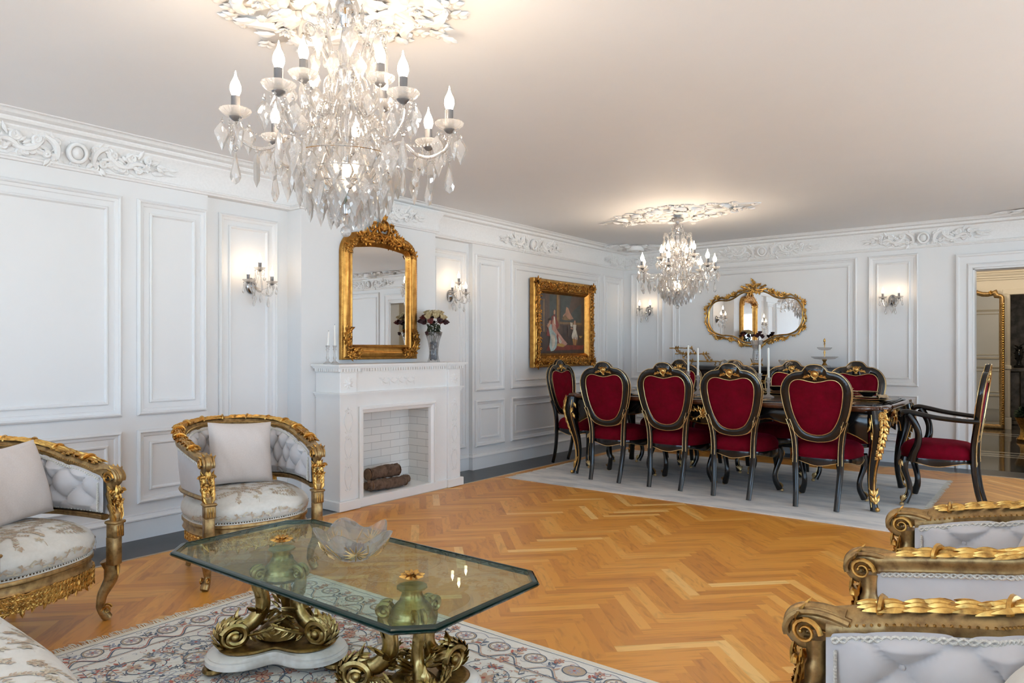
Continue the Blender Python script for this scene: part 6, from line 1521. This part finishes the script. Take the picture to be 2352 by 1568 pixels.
place(tc, -3.565, 2.185, -13, 'gilt tub armchair beside the fireplace, with square pillow and brocade seat', True)
place(tc, -3.512, 1.015, 21, 'gilt tub armchair at the far left, cut by the picture edge, near the wall panels')
place(tc, -.078, 2.305, 180, 'gilt tub armchair at right whose outer near arm and far inner arm both show')
place(tc, -.080, 1.222, 180, 'gilt tub armchair at bottom right, nearest the camera, showing scrolled arm and tufted inside')

def pillow(label, x, y, z, size, face, lean, thick=.085, mat='pillow_cloth', roll=0., h=None):
    o = empty('pillow', label, 'pillow', (x, y, z), R(face)+pi/2, 'square pillows on the armchairs')
    n = 26; m = M(); hh = h or size; G = {}
    for sg in (1, -1):
        A = np.zeros((n, n, 3))
        for i in range(n):
            for j in range(n):
                u, v = -1+2*i/(n-1), -1+2*j/(n-1); e = (1-u**2)*(1-v**2); t = thick*(e**.42)*(1-.06*sin(5*u+2)*sin(4*v))+.0015*sin(u*19+v*8)*(1-e)*4*e
                pin = 1-.055*(1-abs(u)**2)*abs(v)**3; pin2 = 1-.055*(1-abs(v)**2)*abs(u)**3
                A[i, j] = (u*size/2*pin2, -sg*t, v*hh/2*pin)
        m.T = RY(roll) ; m.T = RX(-lean, (0, 0, hh/2)) @ RY(roll); m.grid(A, flip=sg < 0)
    m.build('cover', mat, o, angle=None); return o
pillow('pale square pillow leaning in the tub armchair beside the fireplace', -3.60, 2.19, .453, .345, -16, .28, roll=.05)
pillow('pale square pillow leaning in the far left tub armchair at the picture edge', -3.565, 1.075, .450, .335, 18, .26, roll=-.10)
pillow('pinkish pillow in the right tub armchair behind the middle gilt rail', -.005, 2.40, .455, .345, 185, .3, roll=.2)
pillow('silky white pillow at the bottom right corner in the nearest tub armchair', -.005, 1.22, .452, .33, 195, .50, mat='satin', roll=.3)

# bench seat at the bottom left corner
def bench():
    o = empty('bench', 'brocade-covered bench seat entering the picture at the bottom left corner', 'bench', (-2.44, .415, .009))
    hx, hy = .80, .325
    def sl(a, k=1.):
        c_, s_ = cos(a), sin(a); r = (abs(c_)**3.6+abs(s_)**3.6)**(-1/3.6); return hx*r*c_*k, hy*r*s_*k
    def dome(x, y): q = min(1., abs(x/(hx*1.02))**3.6+abs(y/(hy*1.02))**3.6); return .380+.065*(1-q**1.8)
    AN = np.linspace(0, 2*pi, 96, endpoint=False); m = M(); G = []
    for k, z in ((.98, .27), (1.01, .285), (1.02, .34)): G.append([(*sl(a, k), z) for a in AN])
    for k in (1.0, .97, .92, .85, .75, .6, .45, .3, .15, .01): G.append([(*sl(a, k), dome(*sl(a, k))) for a in AN])
    m.grid(np.array(G), wv=True, flip=True)
    inside = lambda x, y: abs(x/(hx*.985))**3.6+abs(y/(hy*.985))**3.6 < 1
    D = Deco(m, lambda x, y, l: (x, y, dome(x, y)+l+.0004)); brocade(D, -.78, .78, -.3, .32, 5, 9., inside)
    m.build('seat', ['satin', 'satin_thread', 'satin_thread_pale'], o, angle=60)
    m = M(); G = []
    for k, z in ((.9, .272), (1.0, .272), (1.02, .26), (1.0, .225), (1.015, .215), (.9, .215)): G.append([(*sl(a, k), z) for a in AN])
    m.grid(np.array(G), wv=True, wu=True, flip=True); m.build('seat_frame', 'wood_gilt', o, angle=50)
    m = M(); [m.ball((*sl(2*pi*k/220, 1.01), .276), .0045, 5) for k in range(220)]; m.build('seat_braid', 'braid', o)
    for x in (-.68, .68):
        for y in (-.26, .26):
            m = M(); t = np.linspace(0, 1, 16); off = np.interp(t, [0, .2, .6, 1], [0, .02, -.02, .015]); P = np.stack([x+(1 if x > 0 else -1)*off, y+(1 if y > 0 else -1)*off, .22*(1-t)+.006], -1)
            m.tube(P, np.interp(t, [0, .3, .8, 1], [.034, .03, .017, .02]), 10); m.build('leg', 'wood_gilt', o)
bench()

# Persian rug: every vine, flower and leaf a flat figure lying on the pile
def persian():
    X0, X1, Y0, Y1 = -3.11, -.62, .20, 2.325; cx, cy = (X0+X1)/2, (Y0+Y1)/2; hx, hy = (X1-X0)/2, (Y1-Y0)/2
    o = empty('persian_rug', 'ivory rug with blue-grey and red arabesque vines and cream fringe under the glass table', 'rug', (cx, cy, 0))
    mats = ['rug_ivory', 'rug_blue', 'rug_lilac', 'rug_red', 'rug_beige', 'rug_peach', 'rug_cream']
    m = M(); th = .007; m.box((-hx, -hy, 0.0005), (hx, hy, th))
    D = Deco(m, lambda x, y, l: (x, y, th+l)); rnd = random.Random(7)
    def mir(fn):
        for sx in (1, -1):
            for sy in (1, -1): D.s = (lambda sx, sy: (lambda x, y, l: (x*sx, y*sy, th+l)))(sx, sy); fn()
        D.s = lambda x, y, l: (x, y, th+l)
    fx = lambda L, sx, sy: L
    # cream selvedge and guard lines
    for a, b, c in ((0, .022, 6),):
        for p in (((-hx, -hy), (hx, -hy+b)), ((-hx, hy-b), (hx, hy)), ((-hx, -hy), (-hx+b, hy)), ((hx-b, -hy), (hx, hy))): D.poly([p[0], (p[1][0], p[0][1]), p[1], (p[0][0], p[1][1])], c, .0003)
    def palmette(c, r, a0=0.):
        D.poly([(c[0]+r*1.25*cos(t)*(1+.06*cos(8*t)), c[1]+r*1.05*sin(t)*(1+.06*cos(8*t))) for t in np.linspace(0, 2*pi, 24, endpoint=False)], 4, .0008)
        D.ribbon([(c[0]+r*1.3*cos(t), c[1]+r*1.1*sin(t)) for t in np.linspace(0, 2*pi, 26)], .0045, 1, lift=.0012)
        D.poly([(c[0]+r*1.0*cos(t), c[1]+r*.82*sin(t)) for t in np.linspace(0, 2*pi, 18, endpoint=False)], 0, .0010)
        D.flower(c, r*.85, 7, 5, 2, 3, a0)
    def sprig(c, a, L):
        for q in range(4): D.petal((c[0]+cos(a)*L*.2*q, c[1]+sin(a)*L*.2*q), a+(.9 if q % 2 else -.9), L*.42, L*.16, rnd.choice((1, 3, 4, 5, 2)))
        D.ribbon([(c[0], c[1]), (c[0]+cos(a)*L, c[1]+sin(a)*L)], .0028, 1)
    def quad():
        r_ = random.Random(21)
        # border scallops
        nb = 7
        for k in range(nb):
            x = hx*(k+.5)/nb; y = hy-.13; w = hx/nb
            t = np.linspace(-1, 1, 16); D.ribbon([(x+w*.5*s, y-.055-.035*cos(s*pi)) for s in t], .006, 1); D.ribbon([(x+w*.5*s, y-.043-.035*cos(s*pi)) for s in t], .004, 5)
            palmette((x, y+.02), .036, k); sprig((x+w*.4, y-.01), 1.2, .07); sprig((x-w*.38, y-.02), 1.9, .07); D.flower((x+w*.5, y+.055), .022, 6, 3, 5, 1)
            D.ribbon([(x-w*.5+w*s, y+.06+.02*sin(s*2*pi)) for s in np.linspace(0, 1, 14)], .0035, 2)
        nb = 6
        for k in range(nb):
            y = (hy-.18)*(k+.5)/nb; x = hx-.13; w = (hy-.18)/nb
            t = np.linspace(-1, 1, 16); D.ribbon([(x-.055-.035*cos(s*pi), y+w*.5*s) for s in t], .006, 1); D.ribbon([(x-.043-.035*cos(s*pi), y+w*.5*s) for s in t], .004, 3)
            palmette((x+.02, y), .034, k); sprig((x, y+w*.4), .2, .07); sprig((x-.01, y-w*.35), -.4, .07); D.ribbon([(x+.06+.02*sin(s*2*pi), y-w*.5+w*s) for s in np.linspace(0, 1, 14)], .0035, 2)
        for dd, c, w in ((.032, 1, .003), (.205, 1, .004), (.213, 5, .004)):
            D.ribbon([(0, hy-dd), (hx-dd, hy-dd)], w, c); D.ribbon([(hx-dd, hy-dd), (hx-dd, 0)], w, c)
        # field arabesques
        for i in range(46):
            c = (r_.uniform(.02, hx-.28), r_.uniform(.02, hy-.27)); r = r_.uniform(.06, .15); sg = r_.choice((-1, 1)); a0 = r_.uniform(0, 6.28)
            P = D.vine(c, r, r_.uniform(.9, 1.5), a0, r_.uniform(.0030, .0048), r_.choice((1, 1, 1, 2, 4)), sg, 30, r_.choice((2, 3, 4, 5, 1)), .16)
            (D.flower if r > .08 else (lambda *q: None))(tuple(P[-1]), r*.30, r_.choice((5, 6, 8)), r_.choice((3, 5, 1)), r_.choice((5, 2, 4)), 3)
            D.flower(tuple(P[0]), r*.2, 5, r_.choice((3, 3, 1)), r_.choice((5, 0)), 1)
        for i in range(220): sprig((r_.uniform(0, hx-.24), r_.uniform(0, hy-.24)), r_.uniform(0, 6.28), r_.uniform(.03, .07))
        for i in range(300):
            c = (r_.uniform(0, hx-.04), r_.uniform(0, hy-.04)); a0 = r_.uniform(0, 6.28); r = r_.uniform(.008, .02)
            D.ribbon([(c[0]+r*(1-.5*t)*cos(a0+4*t), c[1]+r*(1-.5*t)*sin(a0+4*t)) for t in np.linspace(0, 1, 9)], .0024, r_.choice((1, 3, 3, 2, 4)))
        palmette((hx*.42, hy*.40), .055); palmette((hx*.20, hy*.62), .045); palmette((hx*.62, hy*.15), .045)
    mir(quad)
    t = np.linspace(0, 2*pi, 80); D.ribbon([(.40*cos(a)*(1+.06*cos(12*a)), .28*sin(a)*(1+.06*cos(12*a))) for a in t], .010, 1, lift=.0015); D.ribbon([(.37*cos(a)*(1+.06*cos(12*a)), .255*sin(a)*(1+.06*cos(12*a))) for a in t], .006, 3, lift=.0015)
    m.m = 0; m.build('pile', mats, o, smooth=False)
    m = M(); rnd = random.Random(5); n = int(2*hy/.0052)
    for k in range(n):
        y = -hy+(k+.5)*.0052
        for xe, sg in ((-hx, -1), (hx, 1)):
            L = rnd.uniform(.03, .065); dy = rnd.uniform(-.016, .016); m.tube([(xe-sg*.004, y, .0055), (xe+sg*L*.5, y+dy*.3, rnd.uniform(.004, .012)), (xe+sg*L, y+dy, .003)], [.0015, .0019, .0012], 4, caps=False)
    f = m.build('fringe', 'rug_cream', o); f['kind'] = 'stuff'
persian()

# glass coffee table on two bronze pedestals
def coffee_table():
    X0, X1, Y0, Y1, ZG = -2.69, -1.325, 1.295, 1.945, .452; ZF = .0115
    cx, cy = (X0+X1)/2, (Y0+Y1)/2; o = empty('coffee_table', 'rectangular clipped-corner glass coffee table on two bronze scroll pedestals with white marble plinths', 'table', (cx, cy, ZF))
    hx, hy, c = (X1-X0)/2, (Y1-Y0)/2, .085
    def oc(g): h, k = hx-g, hy-g; return [(h, -k+c), (h, k-c), (h-c, k), (-h+c, k), (-h, k-c), (-h, -k+c), (-h+c, -k), (h-c, -k)]
    z0 = ZG-ZF; m = M(); m.prism(oc(.016), z0-.0185, z0); m.build('glass_top', 'table_glass', o, smooth=False)
    m = M(); Lp = [oc(g) for g in (.0165, .006, .002, .0, .004, .002, .006, .0165)]; Z = (z0-.0187, z0-.0185, z0-.014, z0-.010, z0-.009, z0-.005, z0-.002, z0+.0002)
    m.grid(np.array([[(x, y, z) for x, y in l] for l, z in zip(Lp, Z)]), wv=True); m.grid(np.array([[(x, y, z) for x, y in oc(.0165)] for z in (z0+.0002, z0-.0187)]), wv=True); m.build('bevelled_edge', 'glass_edge', o, smooth=False)
    for px, ang in ((-2.385-cx, R(14)), (-1.668-cx, R(-30))):
        B = TR(px, 1.625-cy, 0) @ RZ(ang)
        def tri(k, amp=.30): 
            out = []
            for a in np.linspace(0, 2*pi, 90, endpoint=False):
                r = k*(1+amp*cos(3*a)-.04*cos(6*a)); out.append((r*cos(a), r*sin(a)))
            return out
        pl = M(); pl.T = B
        for (k, z) in (): pass
        G = [[(x, y, z) for x, y in tri(k)] for k, z in ((.01, .028), (.212, .028), (.222, .034), (.222, .050), (.214, .056), (.216, .062), (.205, .072), (.01, .073))]
        pl.grid(np.array(G), wv=True); p = pl.build('marble_plinth', 'marble_white', o, angle=50); p.data.flip_normals()
        m = M(); m.T = B
        for k in range(3):
            a = k*2*pi/3; T = RZ(a) @ TR(.25, 0, .016)
            m.lathe([(.001, -.014), (.030, -.014), (.040, -.004), (.036, .008), (.022, .014), (.001, .015)], 16, T=T, flute=.08, nf=12)
            for j in range(5): m.leaf(T @ TR(-.01, 0, .008) @ RZ(-pi/2+(j-2)*.45), .05, .02, .5, -.25, .1, 1)
        m.build('paw_foot', 'brass_dark', o)
        m = M(); m.T = B; m.grid(np.array([[(x, y, z) for x, y in tri(k)] for k, z in ((.01, .073), (.180, .073), (.185, .078), (.180, .084), (.170, .085), (.01, .087))]), wv=True); m.lathe([(.085, .085), (.092, .092), (.085, .10), (.075, .115), (.05, .135), (.001, .14)][::-1], 20); p = m.build('bronze_base', 'brass_dark', o, angle=50); p.data.flip_normals()
        for k in range(3):
            a = k*2*pi/3; T = B @ RZ(a) @ SC(1.09, 1.06, 1); m = M()
            # S scroll leg in the radial plane (local x radial, z up)
            S = crsm([(.060, .350), (.078, .335), (.084, .300), (.072, .262), (.066, .215), (.080, .180), (.112, .150), (.145, .148), (.150, .160)], 5)
            m.tube([(x, 0, z) for x, z in S], np.interp(np.linspace(0, 1, len(S)), [0, .3, .75, 1], [.018, .022, .026, .020]), 10, fx=.8, fy=1.1, T=T)
            for q in (1, -1):
                # big foot volute and small top volute
                TV = T @ frame((.168, q*.016, .118), (0, 0, 1), (q*1, 0, 0)) 
                th = np.linspace(0, 2.6*pi, 34); r = .046*(1-th/(2.6*pi)*.72); P = np.stack([.165+r*np.cos(th+.4)*1.05, np.full(34, q*.017), .122+r*np.sin(th+.4)], -1); m.tube(P, np.linspace(.014, .007, 34), 7, T=T)
                m.ball((.165, q*.022, .122), .016, 10, T=T)
                th = np.linspace(0, 2.2*pi, 24); r = .026*(1-th/(2.2*pi)*.7); P = np.stack([.082+r*np.cos(-th+2.2), np.full(24, q*.013), .335+r*np.sin(-th+2.2)], -1); m.tube(P, np.linspace(.010, .005, 24), 6, T=T); m.ball((.082, q*.016, .335), .009, 8, T=T)
            m.ring([(.165+.050*cos(t), .122+.046*sin(t)) for t in np.linspace(0, 2*pi, 28, endpoint=False)], [(.165+.034*cos(t), .122+.031*sin(t)) for t in np.linspace(0, 2*pi, 28, endpoint=False)], -.024, .024, T=T @ frame((0, 0, 0), (1, 0, 0), (0, 0, 1)), bev=.006)
            l = m.build('scroll_leg', 'brass', o, angle=50)
            m = M()
            for j in range(7):
                th = -.9+j*.38; x, z = .165+.052*cos(th), .122+.048*sin(th)
                tg = V(-sin(th), 0, cos(th)); T2 = T @ frame((x, 0, z), (0, 1, 0), tg); T2 = T2 @ SC(1, 1, 1 if (frame((x, 0, z), (0, 1, 0), tg)[:3, 2] @ V(cos(th), 0, sin(th))) > 0 else -1)
                for q in (-1, 0, 1): m.leaf(T2 @ TR(q*.010, 0, 0) @ RZ(-q*.35), .044, .022, .5, .04, .25, 3)
            for q in (1, -1):
                for j in range(6):
                    zz = .20-.012*j; T2 = T @ frame((.085-.008*j, q*.018, zz), (1, 0, 0), (0, q*.6, .5)); m.leaf(T2 @ RZ(q*(j-2)*.5), .055, .024, .45, .2, .25, 3)
                for j in range(9):
                    b_ = q*(.25+.10*j); rr = .125-.003*j; T2 = T @ RZ(b_) @ frame((rr, 0, .120+.004*j), (0, 0, 1), (-.3, q, .2)); m.leaf(T2 @ RZ((-1)**j*.6), .036, .016, .45, .1, .3, 3)
                m.tube([(.125*cos(q*t), .125*sin(q*t), .118+.05*(t-.2)) for t in np.linspace(.15, 1.05, 10)], .004, 5, T=T)
            for j in range(4): m.leaf(T @ frame((.074, 0, .30-.022*j), (0, 1, 0), (.3, 0, 1)) @ SC(1, 1, 1) @ RZ((-1)**j*.3), .05, .026, .5, .15, .2, 2)
            m.leaf(T @ frame((.155, 0, .165), (0, 1, 0), (.2, 0, 1)), .055, .028, .4, -.4, .2, 2)
            m.build('leaf_mount', 'brass', l)
        m = M(); m.T = B; m.lathe([(.001, .290), (.050, .292), (.072, .300), (.078, .312), (.072, .322), (.066, .330), (.068, .340), (.060, .350), (.040, .372), (.032, .395), (.033, .408), (.048, .412), (.048, .418), (.001, .4185)][::-1], 28, flute=.05, nf=14); m.build('urn_cap', 'brass', o, angle=50)
        m = M(); m.T = B; 
        for ly, (n, r) in enumerate(((8, .044), (6, .030))):
            for k in range(n): m.leaf(TR(0, 0, z0+.0005+.008*ly) @ RZ(k*2*pi/n+ly*.4) @ RX(.15+.3*ly), r, r*.75, .45, .1, .1, 1, 6, 5)
        m.ball((0, 0, z0+.012), .014, 10, sz=.8); m.build('rosette_finial', 'gold', o)
coffee_table()

# folded-edge crystal bowl on the glass
def fruit_bowl():
    o = empty('crystal_centre_bowl', 'large star-cut crystal bowl with upturned corners on the glass coffee table', 'bowl', (-1.998, 1.660, .4535), R(18)); m = M()
    n = 48; an = np.arange(n)*2*pi/n
    def ring_(r, z, k, lift): 
        out = []
        for a in an:
            rr = r*(1+k*(.10*cos(5*a)+.05*cos(2*a+.5))); out.append((rr*cos(a), rr*sin(a), z+lift*(.5+.5*cos(5*a+.6))))
        return out
    G = [ring_(.03, .0, 0, 0), ring_(.055, .0, 0, 0), ring_(.060, .006, 0, 0), ring_(.095, .035, .4, .005), ring_(.122, .066, 1, .022), ring_(.132, .080, 1, .034), ring_(.126, .080, 1, .034), ring_(.112, .066, .9, .022), ring_(.085, .038, .4, .005), ring_(.05, .012, 0, 0), ring_(.001, .010, 0, 0)]
    m.grid(np.array(G), wv=True, flip=True); m.add(G[0], [tuple(range(n))[::-1]]); m.build('bowl', 'bowl_glass', o, angle=15)
    m = M()
    for k in range(5):                                           # cut stars: raised rays
        a = k*2*pi/5+.3; c = V(.100*cos(a), .100*sin(a), .043); N = unit(V(cos(a), sin(a), -.75)); X = unit(np.cross(V(0, 0, 1), N)); Yv = np.cross(N, X)
        for j in range(12):
            b = j*pi/6; d = X*cos(b)+Yv*sin(b); m.tube([c+N*.006+d*.004, c+N*.009+d*.022, c+N*.003+d*.042], [.0014, .0028, .0010], 5)
    for k in range(10): a = k*2*pi/10; m.tube([(.058*cos(a), .058*sin(a), .006), (.095*cos(a+.15), .095*sin(a+.15), .036), (.124*cos(a), .124*sin(a), .072)], [.002, .0022, .0015], 5)
    m.build('cut_star', 'gold_line', o)
fruit_bowl()
m = M(); rnd = random.Random(2)
for i in range(60): a = rnd.uniform(0, 6.28); r = rnd.uniform(0, .035); m.leaf(TR(r*cos(a), r*sin(a), .004+rnd.uniform(0, .014)) @ RZ(a) @ RX(rnd.uniform(.1, .8)), .022, .010, .3, .2, .1, 1, 5, 4)
simple('petals', (.16, .05, .10), .8, 0., nscale=50, c2=(.08, .03, .07))
po = m.build('dried_petals', 'petals', None); po.location = (-1.998, 1.660, .466); tag(po, 'purple dried flowers lying in the star-cut crystal bowl', 'dried flowers', kind='stuff')
